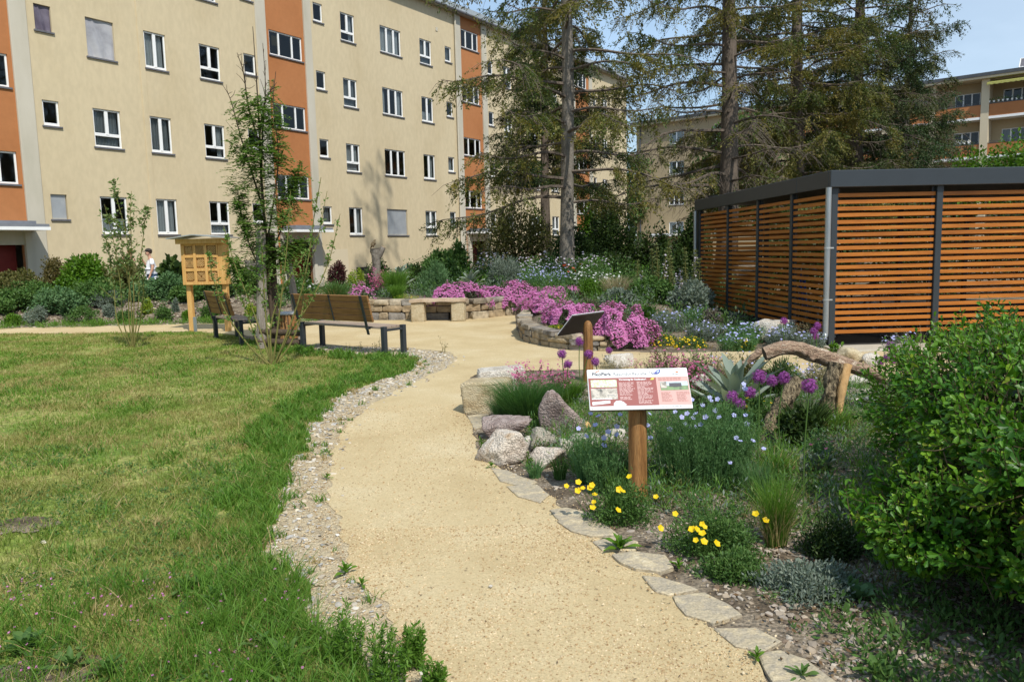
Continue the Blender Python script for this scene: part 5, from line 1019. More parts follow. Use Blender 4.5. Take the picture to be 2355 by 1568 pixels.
conifer('tall brownish spruce with a thick trunk rising behind the slatted shed', 1672, 25.5, 19, .37, 2.8, 4.6, 96, l_needle, m_barkb, 12, 1.1, .28, lowz=6.8)
conifer('broad rust-tinged spruce right of the thick-trunked one, behind the shed roof', 1825, 28.5, 19, .33, 2.6, 4.3, 110, l_needle, m_barkb, 13, 1.45, .03)
conifer('dark dense spruce standing deepest in the spruce group', 1962, 32, 20, .36, 2.5, 4.2, 112, l_needled, m_barkb, 14, 1.5, .02)
conifer('slim blue-green spruce at the right end of the spruce group, against the sky', 2074, 33, 14.2, .26, 2.2, 3.0, 84, l_needled, m_bark, 15, 1.1, .08, updip=.3, droop=.06)
conifer('small dark spruce partly hidden behind the grey trunk', 1258, 29, 15, .2, 3.2, 2.5, 84, l_needled, m_barkb, 16, 1.7, .02)

def bush(name, label, cat, u0, u1, vtop, Y, mat, n, lw, seed, depth=.8, stems=6, clumps=26, zb=None, up=.35, aspect=2., openn=.22, blossoms=None, stemmat=None, top=.0, six=False):
    g = np.random.default_rng(seed); x = (AT(u0, 600, Y)[0] + AT(u1, 600, Y)[0]) / 2; w = (u1 - u0) * Y / FOC / 2; z0 = hz(x, Y) if zb is None else zb; h = AT((u0 + u1) / 2, vtop, Y)[2] - z0; base = np.array([x, Y, z0]); t = thing(name, label, cat, tuple(base))
    cl = unit(g.normal(size=(clumps, 3))); rr = g.uniform(.45, .95, (clumps, 1)); cl = cl * rr; cl[:, 2] = cl[:, 2] * .5 + .5; rad = g.uniform(.16, .40, clumps)
    wts = rad ** 2; k = g.choice(clumps, n, p=wts / wts.sum()); off = unit(g.normal(size=(n, 3))) * (g.random((n, 1)) ** .42); q = cl[k] * (1 - .3 * rad[k])[:, None] + off * rad[k][:, None]; q[:, 2] = np.clip(q[:, 2], .01, 1.06)
    nar = 1 - .45 * ((q[:, 2] - .35).clip(0)) ** 1.4; P = base + q * np.array([w, w * depth, h]) * np.stack([nar, nar, np.ones(n)], 1)
    D = off * .8 + g.normal(0, .6, (n, 3)) + np.array([0, 0, up]); N_ = off + np.array([0, -.15, .9]) + g.normal(0, .5, (n, 3)); Ls = lw * g.uniform(.6, 1.25, n); mb = MB(); leaves(mb, P, D, N_, Ls, Ls / aspect, .12, six); mb.build('foliage', mat, t)
    mb = MB()
    for i in range(stems):
        c = base + cl[i % clumps] * np.array([w, w * depth, h]) * .85; b = base + np.array([g.normal(0, .08 * w), g.normal(0, .08 * w), -.03]); m_ = (b + c) / 2 + np.array([g.normal(0, .08 * w), g.normal(0, .08 * w), .1 * h]); tube(mb, curve([b, m_, c], 7), np.linspace(.012 + .006 * h, .004, 7), 5, False)
    if stems: mb.build('stems', stemmat or m_twig, t)
    if blossoms:
        bm, nb, br = blossoms; s = g.choice(n, nb); mb = MB(); petals(mb, P[s] + off[s] * .02 + np.array([0, -.01, .02]), off[s] + np.array([0, -.3, .8]), br * g.uniform(.7, 1.2, nb), 5, .3); o = mb.build('blossoms', bm, t)
    return t
# background trees and hedges
def leaftree(label, u, Y, H, cr, zc, mat, n, lw, seed, r0=.2):
    g = np.random.default_rng(seed); x = AT(u, 560, Y)[0]; z0 = hz(x, Y); base = np.array([x, Y, z0]); t = thing('broadleaf_tree', label, 'tree', tuple(base)); mb = MB(); tube(mb, base + np.stack([np.zeros(8), np.zeros(8), np.linspace(-.1, H * .8, 8)], 1), np.linspace(r0, r0 * .2, 8), 9)
    cl = unit(g.normal(size=(34, 3))) * g.uniform(.3, 1, (34, 1)); C = base + np.array([0, 0, zc]) + cl * np.array([cr, cr, (H - zc)])
    for c in C[:16]: tube(mb, curve([base + np.array([0, 0, zc * g.uniform(.5, 1)]), (base + np.array([0, 0, zc * 1.1]) + c) / 2, c], 6), np.linspace(r0 * .4, .02, 6), 5, False)
    mb.build('trunk', m_barkb, t); k = g.choice(34, n); off = unit(g.normal(size=(n, 3))) * g.random((n, 1)) ** .4; P = C[k] + off * cr * g.uniform(.25, .42, 34)[k][:, None]; mb = MB(); Ls = lw * g.uniform(.6, 1.3, n); leaves(mb, P, off + g.normal(0, .7, (n, 3)), off + np.array([0, 0, .8]), Ls, Ls * .55); mb.build('crown', mat, t); return t
leaftree('bright green tree seen in the gap between the two apartment blocks', 1452, 84, 12.5, 3.0, 6.5, l_mid, 5200, .42, 1)
leaftree('fresh green broadleaf tree showing through the spruces above the shed corner', 1690, 46, 9.5, 2.4, 5.4, l_mid, 6500, .24, 2)
leaftree('fresh green tree peeping over the shed roof at the right edge', 2330, 28, 4.9, 1.9, 3.4, l_bush, 6500, .15, 3, .1)
leaftree('deep green tree behind the spruce group, left of the loggias', 1900, 52, 9.0, 4.5, 4.6, l_dark, 12000, .26, 4)
bush('hedge_shrub', 'olive shrub under the grey-trunked spruce, left of its trunk', 'shrub', 1095, 1295, 452, 25.5, l_olive, 9000, .11, 21, clumps=40)
bush('hedge_shrub', 'bright green shrub right of the grey spruce trunk', 'shrub', 1318, 1440, 440, 28, l_bush, 6500, .12, 22, clumps=30)
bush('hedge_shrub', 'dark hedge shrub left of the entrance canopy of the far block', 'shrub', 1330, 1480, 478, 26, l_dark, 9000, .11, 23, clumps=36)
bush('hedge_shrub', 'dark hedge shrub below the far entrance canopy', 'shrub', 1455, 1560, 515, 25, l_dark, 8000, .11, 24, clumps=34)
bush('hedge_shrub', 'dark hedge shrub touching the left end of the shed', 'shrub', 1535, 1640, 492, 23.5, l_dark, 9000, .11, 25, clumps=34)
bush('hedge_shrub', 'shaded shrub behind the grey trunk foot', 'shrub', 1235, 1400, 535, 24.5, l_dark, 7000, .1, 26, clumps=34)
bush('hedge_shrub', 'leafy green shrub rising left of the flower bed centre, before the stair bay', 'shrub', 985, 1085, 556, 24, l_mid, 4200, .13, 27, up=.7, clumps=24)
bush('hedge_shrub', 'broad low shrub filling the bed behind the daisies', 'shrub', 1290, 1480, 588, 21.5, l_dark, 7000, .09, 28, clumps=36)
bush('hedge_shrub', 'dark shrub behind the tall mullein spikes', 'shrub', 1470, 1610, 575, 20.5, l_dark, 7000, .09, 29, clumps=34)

# staked young rowan with bare leader shoots
def shoots(t, paths, Y, mat, r0=.016, nm='stem', tip=.004, dy=None):
    out = []
    for i, p in enumerate(paths):
        yy = Y if dy is None else Y + dy[i]; P = [AT(u, v, Y + (yy - Y) * k / max(1, len(p) - 1)) for k, (u, v) in enumerate(p)]; P[0][2] = max(P[0][2] - .05, -.05); C = curve(P, 7 * len(p)); mb = MB(); tube(mb, C, np.linspace(r0, tip, len(C)), 6, False); mb.build(nm, mat, t, smooth=True); out.append(C)
    return out
def twigs(t, Cs, n, L_, mat, g, lo=.4, name='branches', up=.8):
    mb = MB(); out = []
    for C in Cs:
        for k in range(n): q = g.uniform(lo, .97); i = int(q * (len(C) - 1)); d = unit(g.normal(0, .55, 3) + np.array([0, 0, up])); l = L_ * g.uniform(.35, 1) * (1.15 - q); e = C[i] + d * l; m_ = (C[i] + e) / 2 + g.normal(0, .05, 3) * l; P = curve([C[i], m_, e], 6); tube(mb, P, np.linspace(.006, .0025, 6), 4, False); out.append(P)
    mb.build(name, mat, t); return out
g = np.random.default_rng(5); Yr = 13.4; rb = G(632, 793); rw = thing('rowan_tree', 'slim young rowan with bare upright leader twigs tied between weathered stakes', 'tree', tuple(rb))
main = shoots(rw, [[(634, 793), (622, 700), (612, 560), (602, 430), (596, 300), (590, 190), (581, 62)]], Yr, m_darkstake, .04, 'trunk', .005)
limbs = shoots(rw, [[(612, 560), (628, 470), (640, 360), (628, 240), (634, 165)], [(606, 480), (580, 400), (552, 310), (530, 230), (512, 196)], [(600, 420), (604, 300), (610, 200), (604, 100)], [(598, 330), (572, 250), (560, 170), (545, 122)], [(614, 590), (650, 520), (676, 440), (690, 380)], [(618, 640), (580, 580), (556, 500), (545, 430)], [(596, 300), (612, 230), (636, 190)], [(622, 690), (560, 650), (530, 590)], [(616, 620), (660, 590), (700, 560)]], Yr, m_darkstake, .017, 'limb', .004, [-.2, .3, .1, -.3, .2, -.3, .2, -.5, .4])
tw = twigs(rw, main + limbs, 15, .6, m_darkstake, g, .3)
Pn, Dn_, Nn_ = [], [], []
cl = [P for P in tw] + limbs
for P in cl + [main[0]] * 9:
    for k in range(17 if len(P) > 8 else 12):
        q = g.uniform(.1, 1); i = int(q * (len(P) - 1)); p = P[i]; zpix = p[2]
        if zpix > 3.75 + g.normal(0, .3): continue
        if zpix < 1.0 and g.random() < .35: continue
        d = unit(g.normal(0, 1, 3) + np.array([0, 0, .15])); s = unit(np.cross(d, [0, 0, 1.])); rl = g.uniform(.13, .22); a = np.linspace(.2, 1, 6)
        for sg in (-1, 1):
            Pn.append(p + d * (a * rl)[:, None] + np.array([0, 0, -1.]) * (a ** 2 * rl * .35)[:, None]); Dn_.append(np.tile(d * .5 + s * sg + np.array([0, 0, -.12]), (6, 1))); Nn_.append(np.tile([0, 0, 1.], (6, 1)) + g.normal(0, .3, (6, 3)))
for k in range(1150):      # dense leafy sleeve round the upper stem
    z = 1.2 + 2.9 * g.random() ** .8; i = np.argmin(abs(main[0][:, 2] - z)); rr = (.06 + .34 * g.random()) * (.55 + .7 * math.exp(-((z - 2.7) / 1.1) ** 2)); a = g.random() * 2 * PI; p = main[0][i] + np.array([rr * math.cos(a), rr * math.sin(a), g.normal(0, .08)])
    if mnoise.noise(Vector(p * 2.3)) < -.12: continue
    d = unit(np.array([math.cos(a), math.sin(a), .1]) + g.normal(0, .5, 3)); s = unit(np.cross(d, [0, 0, 1.])); rl = g.uniform(.13, .21); a6 = np.linspace(.2, 1, 6)
    for sg in (-1, 1): Pn.append(p + d * (a6 * rl)[:, None] + np.array([0, 0, -1.]) * (a6 ** 2 * rl * .35)[:, None]); Dn_.append(np.tile(d * .5 + s * sg + np.array([0, 0, -.12]), (6, 1))); Nn_.append(np.tile([0, 0, 1.], (6, 1)) + g.normal(0, .3, (6, 3)))
mb = MB(); Pn, Dn_, Nn_ = map(np.concatenate, (Pn, Dn_, Nn_)); leaves(mb, Pn, Dn_, Nn_, .064 * g.uniform(.7, 1.2, len(Pn)), .030); mb.build('foliage', l_rowan, rw)
sk = G(603, 796); t = thing('tree_stakes', 'weathered timber stake frame with low half-log rails round the young rowan', 'tree stake', tuple(sk))
mb = MB(); tube(mb, [AT(603, 800, 13.25), AT(601, 660, 13.25), AT(599, 530, 13.25)], [.088, .085, .08], 14, True, .04, 3); mb.build('post', m_stake, t, smooth=True)
mb = MB(); tube(mb, [AT(634, 796, 13.6), AT(628, 660, 13.6), AT(622, 536, 13.6)], [.075, .07, .07], 12, True, .05, 4); mb.build('post', m_darkstake, t, smooth=True)
mb = MB(); tube(mb, [AT(690, 790, 14.4), AT(676, 680, 14.4), AT(660, 590, 14.4)], [.07, .068, .065], 12, True, .05, 5); mb.build('post', m_stake, t, smooth=True)
for k, (a, b) in enumerate((((596, 762), (694, 766)), ((590, 784), (700, 788)))):
    mb = MB(); tube(mb, [AT(*a, 13.2), AT(*b, 13.35)], .055, 10, True, .05, k); mb.build('rail', m_darkstake, t, smooth=True)
mb = MB(); tube(mb, [AT(594, 545, 13.22), AT(662, 600, 14.3)], .03, 8); mb.build('brace', m_darkstake, t)
# multi-stemmed wild shrub in front of the stakes
sb = G(626, 838); t = thing('young_shrub', 'multi-stemmed green young shrub with long arching shoots growing in the lawn before the bench', 'shrub', tuple(sb))
paths = [[(626, 838), (600, 765), (572, 690), (540, 610), (514, 520)], [(627, 838), (655, 780), (690, 680), (708, 600), (722, 500), (738, 408)], [(627, 838), (668, 790), (694, 720), (700, 640), (728, 560), (752, 440)], [(624, 838), (612, 740), (606, 650), (602, 560)], [(626, 838), (640, 740), (652, 640), (662, 540), (668, 440)], [(624, 838), (570, 792), (520, 720), (490, 640), (478, 575)], [(628, 838), (665, 770), (716, 690), (756, 600), (782, 492)], [(626, 838), (622, 760), (640, 690), (690, 600), (735, 540)], [(623, 838), (596, 800), (560, 700), (528, 640)]]
Cs = shoots(t, paths, 11.3, m_gtwig, .016, 'stem', .004, [.2, -.2, .3, .1, -.1, -.3, .4, 0, .3]); tw = twigs(t, Cs, 10, .4, m_gtwig, g, .45); Pn, Dn_ = [], []
for P in tw + Cs:
    n = 13 if len(P) < 8 else 46; q = g.uniform(.25 if len(P) > 8 else .05, 1, n); i = (q * (len(P) - 1)).astype(int); Pn.append(P[i] + g.normal(0, .012, (n, 3))); Dn_.append(g.normal(0, .8, (n, 3)) + np.array([0, 0, .35]))
Pn = np.concatenate(Pn); Dn_ = np.concatenate(Dn_); mb = MB(); leaves(mb, Pn, Dn_, g.normal(0, .6, (len(Pn), 3)) + np.array([0, -.3, .8]), .052 * g.uniform(.6, 1.3, len(Pn)), .027); mb.build('foliage', l_rowan, t)
sb = G(304, 798); t = thing('sapling', 'leafy fruit-tree sapling with several thin stems in the far lawn at the left', 'tree', tuple(sb))
paths = [[(304, 800), (296, 720), (298, 620), (290, 540), (264, 440), (260, 416)], [(305, 800), (308, 700), (304, 600), (300, 500), (302, 440)], [(303, 800), (284, 740), (276, 650), (262, 560), (240, 470)], [(306, 800), (318, 700), (322, 610), (332, 520), (336, 470)], [(304, 800), (270, 740), (262, 660), (250, 580), (236, 515)], [(305, 800), (300, 680), (286, 600), (270, 520), (228, 490)], [(305, 800), (322, 740), (330, 660), (326, 590)]]
Cs = shoots(t, paths, 13.9, m_gtwig, .012, 'stem', .0035, [0, .3, -.3, .2, .4, -.2, -.4]); tw = twigs(t, Cs, 11, .5, m_gtwig, g, .4); Pn, Dn_ = [], []
for P in tw + Cs:
    n = 13 if len(P) < 8 else 46; q = g.uniform(.38 if len(P) > 8 else .1, 1, n); i = (q * (len(P) - 1)).astype(int); Pn.append(P[i] + g.normal(0, .02, (n, 3))); Dn_.append(g.normal(0, .8, (n, 3)) + np.array([0, 0, .2]))
Pn = np.concatenate(Pn); Dn_ = np.concatenate(Dn_); mb = MB(); leaves(mb, Pn, Dn_, g.normal(0, .6, (len(Pn), 3)) + np.array([0, -.3, .8]), .075 * g.uniform(.6, 1.3, len(Pn)), .038); mb.build('foliage', LF('sapling_leaves', [(.075, .14, .03), (.12, .19, .05), (.17, .23, .08), (.14, .18, .06)], .35), t)

# shrubs along the cream block on the left
bush('garden_shrub', 'brownish olive shrub beside the dark red door at the left edge', 'shrub', -60, 110, 622, 20.6, l_olive, 7000, .085, 31, clumps=34)
bush('garden_shrub', 'bronze-tipped feathery shrub between the olive one and the bright green one', 'shrub', 75, 225, 585, 21.6, LF('bronze_leaves', [(.10, .085, .025), (.14, .11, .035), (.08, .08, .02)], .3), 6500, .08, 32, up=1., clumps=30)
bush('garden_shrub', 'bright green leafy shrub, tallest before the cream wall on the left', 'shrub', 130, 262, 588, 21.0, l_bush, 7500, .11, 33, clumps=30)
bush('garden_shrub', 'loose olive shrub with upright shoots beside the person in dark olive', 'shrub', 232, 330, 600, 20.9, l_olive, 4500, .085, 34, up=1., clumps=26)
bush('garden_shrub', 'large-leaved plant before the cream wall, right of the person in white', 'shrub', 366, 428, 604, 22.6, l_dark, 420, .30, 35, clumps=16, aspect=1.7, six=True)
bush('garden_shrub', 'blue-green perennial mound behind the insect hotel posts', 'shrub', 345, 450, 632, 20.4, l_blue, 5500, .09, 36, clumps=28)
bush('garden_shrub', 'grey-green sprawling perennial below the bright green shrub', 'shrub', 60, 200, 662, 19.6, l_blue, 6000, .08, 37, clumps=34)
bush('garden_shrub', 'green perennial cushion at the left edge of the chippings bed', 'shrub', -40, 70, 672, 19.8, l_mid, 5000, .08, 38, clumps=30)
bush('garden_shrub', 'dark lavender-like bush in the middle of the chippings bed', 'shrub', 195, 290, 668, 20.0, l_greyd, 5200, .06, 39, up=1.2, clumps=26, aspect=4)
bush('garden_shrub', 'dark green bush behind the posts of the insect hotel', 'shrub', 440, 545, 640, 20.6, l_dark, 5200, .09, 40, clumps=28)
bush('garden_shrub', 'feathery green perennial beside the grey flaky stump', 'shrub', 535, 625, 620, 21.2, l_mid, 4800, .08, 41, clumps=26)
bush('garden_shrub', 'dark shrub with white umbels between the stakes and the red door', 'shrub', 640, 722, 640, 20.4, l_mid, 4600, .08, 42, clumps=26, blossoms=(p_white, 60, .04))
for k, (u0, u1, vt, Y, m_, lb) in enumerate(((35, 105, 705, 18.9, l_greyd, 'low grey-green cushion at the left end of the chippings bed'), (140, 215, 706, 18.9, l_mid, 'low leafy green cushion in front of the grey-green perennial'), (253, 298, 715, 18.9, l_mid, 'low round cushion left of the sapling stems'), (312, 345, 690, 19.4, l_lime, 'small fine-leaved tuft behind the sapling'), (338, 390, 706, 18.95, l_mid, 'dark leafy clump on the chippings right of the sapling'), (388, 405, 690, 19.5, l_greyd, 'small upright lavender tuft left of the insect hotel post'), (455, 500, 700, 19.1, l_mid, 'small green clump between the insect hotel posts'), (548, 590, 700, 19.2, l_lime, 'fresh green clump behind the short bench'), (225, 258, 700, 19.3, l_greyd, 'tiny grey-green cushion below the dark lavender bush'), (-10, 40, 722, 18.8, l_bush, 'grassy green clump at the far left path edge'), (405, 440, 716, 18.9, l_bush, 'low green clump touching the left hotel post'), (600, 655, 690, 19.6, l_mid, 'green perennial behind the rowan stakes'))):
    bush('perennial', lb, 'plant', u0, u1, vt, Y, m_, 1900, .055, 100 + k, stems=0, clumps=18, aspect=2.6, up=.6)

bush('garden_shrub', 'green mixed perennials filling the bed between the bright shrub and the grey-green sprawler', 'shrub', 150, 300, 640, 20.3, l_mid, 6500, .085, 51, clumps=36)
bush('garden_shrub', 'low green perennials under the olive shrub at the left edge', 'shrub', -30, 140, 650, 20.2, l_mid, 6500, .085, 52, clumps=36)
bush('garden_shrub', 'bright green skirt of the tall bright shrub', 'shrub', 110, 240, 628, 20.7, l_bush, 6500, .10, 53, clumps=34)
bush('garden_shrub', 'blue-green perennials in front of the two people', 'shrub', 280, 385, 645, 20.5, l_blue, 6000, .085, 54, clumps=34)
bush('garden_shrub', 'green perennials right of the blue-green mound, behind the hotel', 'shrub', 380, 470, 655, 20.2, l_mid, 5000, .085, 55, clumps=30)
def groundcover(label, poly, n, mat, lw, hr, wr, seed, per=46, aspect=2.6, cond=None, name='ground_cover'):
    g = np.random.default_rng(seed); poly = np.asarray(poly, float); lo, hi = poly.min(0), poly.max(0); c = g.random((n * 4, 2)) * (hi - lo) + lo; c = c[inpoly(c[:, 0], c[:, 1], poly)]; 
    if cond is not None: c = c[cond(c)]
    c = c[:n]; n = len(c); k = np.repeat(np.arange(n), per); d = unit(g.normal(size=(n * per, 3))); d[:, 2] = abs(d[:, 2]); w = g.uniform(*wr, n)[k]; h = (g.uniform(*hr, n) * (1 + .5 * (mnz(c))))[k]; q = g.random((n * per, 1)) ** .5; P = np.concatenate([c, hgt(c[:, 0], c[:, 1])[:, None]], 1)[k] + d * q * np.stack([w, w, h], 1); Ls = lw * g.uniform(.6, 1.4, n * per); mb = MB(); leaves(mb, P, d + g.normal(0, .7, (n * per, 3)) + np.array([0, 0, .5]), d + np.array([0, -.2, .7]) + g.normal(0, .4, (n * per, 3)), Ls, Ls / aspect); o = mb.build(name, mat); return stuff(o, label, 'ground cover')
def mnz(c): return np.array([mnoise.noise(Vector((p[0] * .8, p[1] * .8, 4.))) for p in c])
MID = [(-3.4, 18.95), (-1.1, 18.5), (-.5, 19), (.3, 19.7), (.7, 18.5), (.75, 15.5), (.65, 13.8), (1.1, 12.8), (2.2, 12.5), (4.3, 12.6), (4.35, 18.6), (7.5, 19.5), (7, 25), (-4, 26)]
for k, (m_, lw, n, per, asp) in enumerate(((l_mid, .06, 260, 60, 2.6), (l_greyd, .06, 200, 60, 3.5), (l_dark, .07, 200, 50, 2.2), (l_lush, .12, 150, 50, 12), (l_blue, .06, 170, 60, 4))):
    groundcover(('mixed green', 'grey-green', 'dark green', 'grassy', 'blue-green')[k] + ' ground cover filling the raised flower bed', MID, n, m_, lw, (.16, .5), (.16, .34), 500 + k, per, asp)
MIDB = [(-2.6, 20.4), (.2, 20.2), (1, 18.5), (4.2, 17.5), (6.5, 20), (6, 24), (-3.5, 25)]
for k, (m_, lw, n, per, asp) in enumerate(((l_mid, .075, 150, 90, 2.6), (l_blue, .07, 110, 90, 4), (l_bush, .075, 90, 90, 3))):
    groundcover(('leafy green', 'bluish green', 'fresh green')[k] + ' tall growth at the back of the raised flower bed', MIDB, n, m_, lw, (.45, .95), (.22, .42), 506 + k, per, asp)
LBD = [(-15, 19.5), (-3.7, 19.3), (-3.7, 23.5), (-15, 23.5)]
for k, (m_, lw, n, per, asp) in enumerate(((l_mid, .07, 190, 60, 2.4), (l_blue, .07, 130, 60, 3), (l_dark, .07, 90, 60, 2.4))):
    groundcover(('fresh green', 'blue-green', 'dark green')[k] + ' ground cover along the back of the chippings bed', LBD, n, m_, lw, (.15, .5), (.2, .4), 510 + k, per, asp, cond=lambda c: rng.random(len(c)) < ss(19.3, 20.4, c[:, 1]))
groundcover('patchy grass along the far edge of the sand path', [(-15, 18.35), (-3.9, 18.25), (-3.9, 18.8), (-15, 18.9)], 150, l_lush, .11, (.05, .12), (.12, .3), 520, 46, 10)

for k, (x0, x1, Y, vt) in enumerate(((1720, 1980, 21.5, 470), (1960, 2240, 22.5, 478), (2200, 2500, 22, 470))):  # hedge added behind the shed to darken the view through the slats
    bush('hedge_shrub', ('dark hedge shrub added behind the shed to darken the slat gaps, left part', 'dark hedge shrub added behind the shed to darken the slat gaps, middle part', 'dark hedge shrub added behind the shed to darken the slat gaps, right part')[k], 'shrub', x0, x1, vt, Y, l_dark, 7000, .13, 570 + k, clumps=40)
# ------------------------------------------------------------------ planting beds
def geo(u0, u1, vtop, Y, zb=None):
    x = (AT(u0, 600, Y)[0] + AT(u1, 600, Y)[0]) / 2; w = (u1 - u0) * Y / FOC / 2; z0 = hz(x, Y) if zb is None else zb; return x, w, z0, max(.04, AT((u0 + u1) / 2, vtop, Y)[2] - z0)
def cushion(label, u0, u1, vtop, Y, lm, bmat, nl, nb, lw=.03, br=.014, seed=0, depth=.8, zb=None, name='flower_cushion', cat='flowering plant', droop=.0, k=5, group=None):
    """low dome of leaves closely covered with blossoms"""
    g = np.random.default_rng(seed); x, w, z0, h = geo(u0, u1, vtop, Y, zb); base = np.array([x, Y, z0]); t = thing(name, label, cat, tuple(base), group)
    def dome(n, r0, r1):
        d = unit(g.normal(size=(n, 3))); d[:, 2] = abs(d[:, 2]); a = np.arctan2(d[:, 1], d[:, 0]); wob = 1 + .16 * np.sin(a * 3 + seed) + .1 * np.sin(a * 7 + 2 * seed); bump = 1 + .26 * np.array([mnoise.noise(Vector((q[0] * 3.5 + seed, q[1] * 3.5, q[2] * 2))) for q in d]); p = d * g.uniform(r0, r1, (n, 1)) * bump[:, None] * np.stack([wob * w, wob * w * depth, np.full(n, h)], 1)
        if droop: rr = np.hypot(p[:, 0] / w, p[:, 1] / (w * depth)); p[:, 2] -= droop * np.clip(rr - .72, 0, 1) * 3 * (p[:, 1] < 0)
        return base + p, d
    p, d = dome(nl, .55, 1.0); mb = MB(); Ls = lw * g.uniform(.6, 1.3, nl); leaves(mb, p, d + g.normal(0, .6, (nl, 3)), d + g.normal(0, .5, (nl, 3)) + np.array([0, 0, .3]), Ls, Ls * .4); mb.build('foliage', lm, t)
    p, d = dome(nb, .96, 1.07); s = np.array([mnoise.noise(Vector((q[0] * 4 / max(w, .3) * .5, q[1] * 3, q[2] * 3))) for q in p]) > -.24; mb = MB(); petals(mb, p[s], d[s] * .8 + g.normal(0, .35, (s.sum(), 3)) + np.array([0, -.15, .35]), br * g.uniform(.7, 1.25, s.sum()), k, .2); o = mb.build('blossoms', bmat, t); return t
def meadow(label, u0, u1, vtop, Y, ns, lm, bmat, nb, br, seed=0, depth=.7, lean=.22, bw=.004, leafn=0, lw=.03, zb=None, name='flower_clump', cat='flowering plant', k=5, hvar=.35, group=None, cup=.2, fan=1., bs=.75):
    """clump of upright thin stems, some leafy, ending in blossoms"""
    g = np.random.default_rng(seed); x, w, z0, h = geo(u0, u1, vtop, Y, zb); base = np.array([x, Y, z0]); t = thing(name, label, cat, tuple(base), group)
    r = np.sqrt(g.random(ns)); a = g.random(ns) * 2 * PI; B = base + np.stack([r * np.cos(a) * w * .8, r * np.sin(a) * w * depth * .8, np.zeros(ns)], 1); B[:, 2] = hgt(B[:, 0], B[:, 1]) if zb is None else zb; H = h * g.uniform(1 - hvar, 1.05, ns) * (1 - .3 * r ** 2); ln = np.stack([r * np.cos(a), r * np.sin(a)], 1) * .22 * fan * w / max(h, .1) + g.normal(0, lean * .5, (ns, 2)); mb = MB(); blades(mb, B, H, ln, bw, .5, 3)
    if leafn:
        i = g.choice(ns, leafn); q = g.uniform(.08, .92, leafn); p = B[i] + np.stack([ln[i, 0] * H[i] * q ** 1.5, ln[i, 1] * H[i] * q ** 1.5, H[i] * (q - .125 * q ** 3)], 1); D = g.normal(0, .8, (leafn, 3)) + np.array([0, 0, .7]); Ls = lw * g.uniform(.6, 1.3, leafn); leaves(mb, p, D, g.normal(0, 1, (leafn, 3)), Ls, Ls * .2 + .0012)
    mb.build('stems', lm, t)
    if nb:
        o_ = np.argsort(-H)[: int(ns * bs)]; i = g.choice(o_, nb); qh = 1 - .45 * g.random(nb) ** 1.6; tip = B[i] + np.stack([ln[i, 0] * H[i] * qh ** 1.5, ln[i, 1] * H[i] * qh ** 1.5, H[i] * (qh - .125 * qh ** 3)], 1) + g.normal(0, .02, (nb, 3)); mb = MB(); petals(mb, tip, g.normal(0, .35, (nb, 3)) + np.array([0, -.35, 1]), br * g.uniform(.75, 1.2, nb), k, cup); mb.build('blossoms', bmat, t)
    return t
def tuft(label, u0, u1, vtop, Y, n, lm, wd, seed=0, lean=.45, zb=None, name='grass_tuft', cat='grass tuft', dry=0, group=None):
    g = np.random.default_rng(seed); x, w, z0, h = geo(u0, u1, vtop, Y, zb); base = np.array([x, Y, z0]); t = thing(name, label, cat, tuple(base), group); r = np.sqrt(g.random(n)); a = g.random(n) * 2 * PI; B = base + np.stack([r * np.cos(a) * w * .45, r * np.sin(a) * w * .4, np.zeros(n)], 1); ln = np.stack([r * np.cos(a), r * np.sin(a)], 1) * (w / max(h, .05)) * .75 + g.normal(0, lean * .3, (n, 2)); mb = MB(); blades(mb, B, h * g.uniform(.5, 1.12, n), ln, wd, .8, 4); mb.build('blades', lm, t)
    if dry: mb = MB(); i = g.choice(n, dry); blades(mb, B[i], h * g.uniform(.3, .9, dry), ln[i] * 1.5, wd, .8, 3); mb.build('dry_blades', l_dry, t)
    return t
def bigleaves(mb, base, n, L_, wd, g, zspread=.0, up=.55, curl=.5, a0=0., ruffle=.1):
    for k in range(n):
        a = a0 + k * 2.39996 + g.normal(0, .15); q = k / max(1, n - 1); el = up + (1.25 - up) * q + g.normal(0, .08); l = L_ * g.uniform(.75, 1.1) * (1 - .45 * q); w = wd * g.uniform(.8, 1.15) * (1 - .35 * q); m = 9; s = np.linspace(0, 1, m); out = np.array([math.cos(a), math.sin(a), 0]); sd = np.array([-math.sin(a), math.cos(a), 0])
        ang = el - curl * s ** 1.6 * 1.5; d = np.cos(ang)[:, None] * out + np.sin(ang)[:, None] * np.array([0, 0, 1.]); C = base + np.array([0, 0, zspread * q]) + np.vstack([np.zeros(3), np.cumsum(d[:-1] * (l / (m - 1)), 0)]); up_ = -np.sin(ang)[:, None] * out + np.cos(ang)[:, None] * np.array([0, 0, 1.])
        ww = w * np.sin(PI * np.clip(s * .93 + .05, 0, 1)) ** .75 * .5; rf = ruffle * w * np.sin(s * 9 + k)
        v = np.concatenate([C + sd * ww[:, None] + up_ * (ww * .45 + rf)[:, None], C, C - sd * ww[:, None] + up_ * (ww * .45 - rf)[:, None]]); i = np.arange(m - 1); mb.add(v, np.concatenate([np.stack([i, i + 1, i + 1 + m, i + m], 1), np.stack([i + m, i + m + 1, i + 1 + 2 * m, i + 2 * m], 1)]))
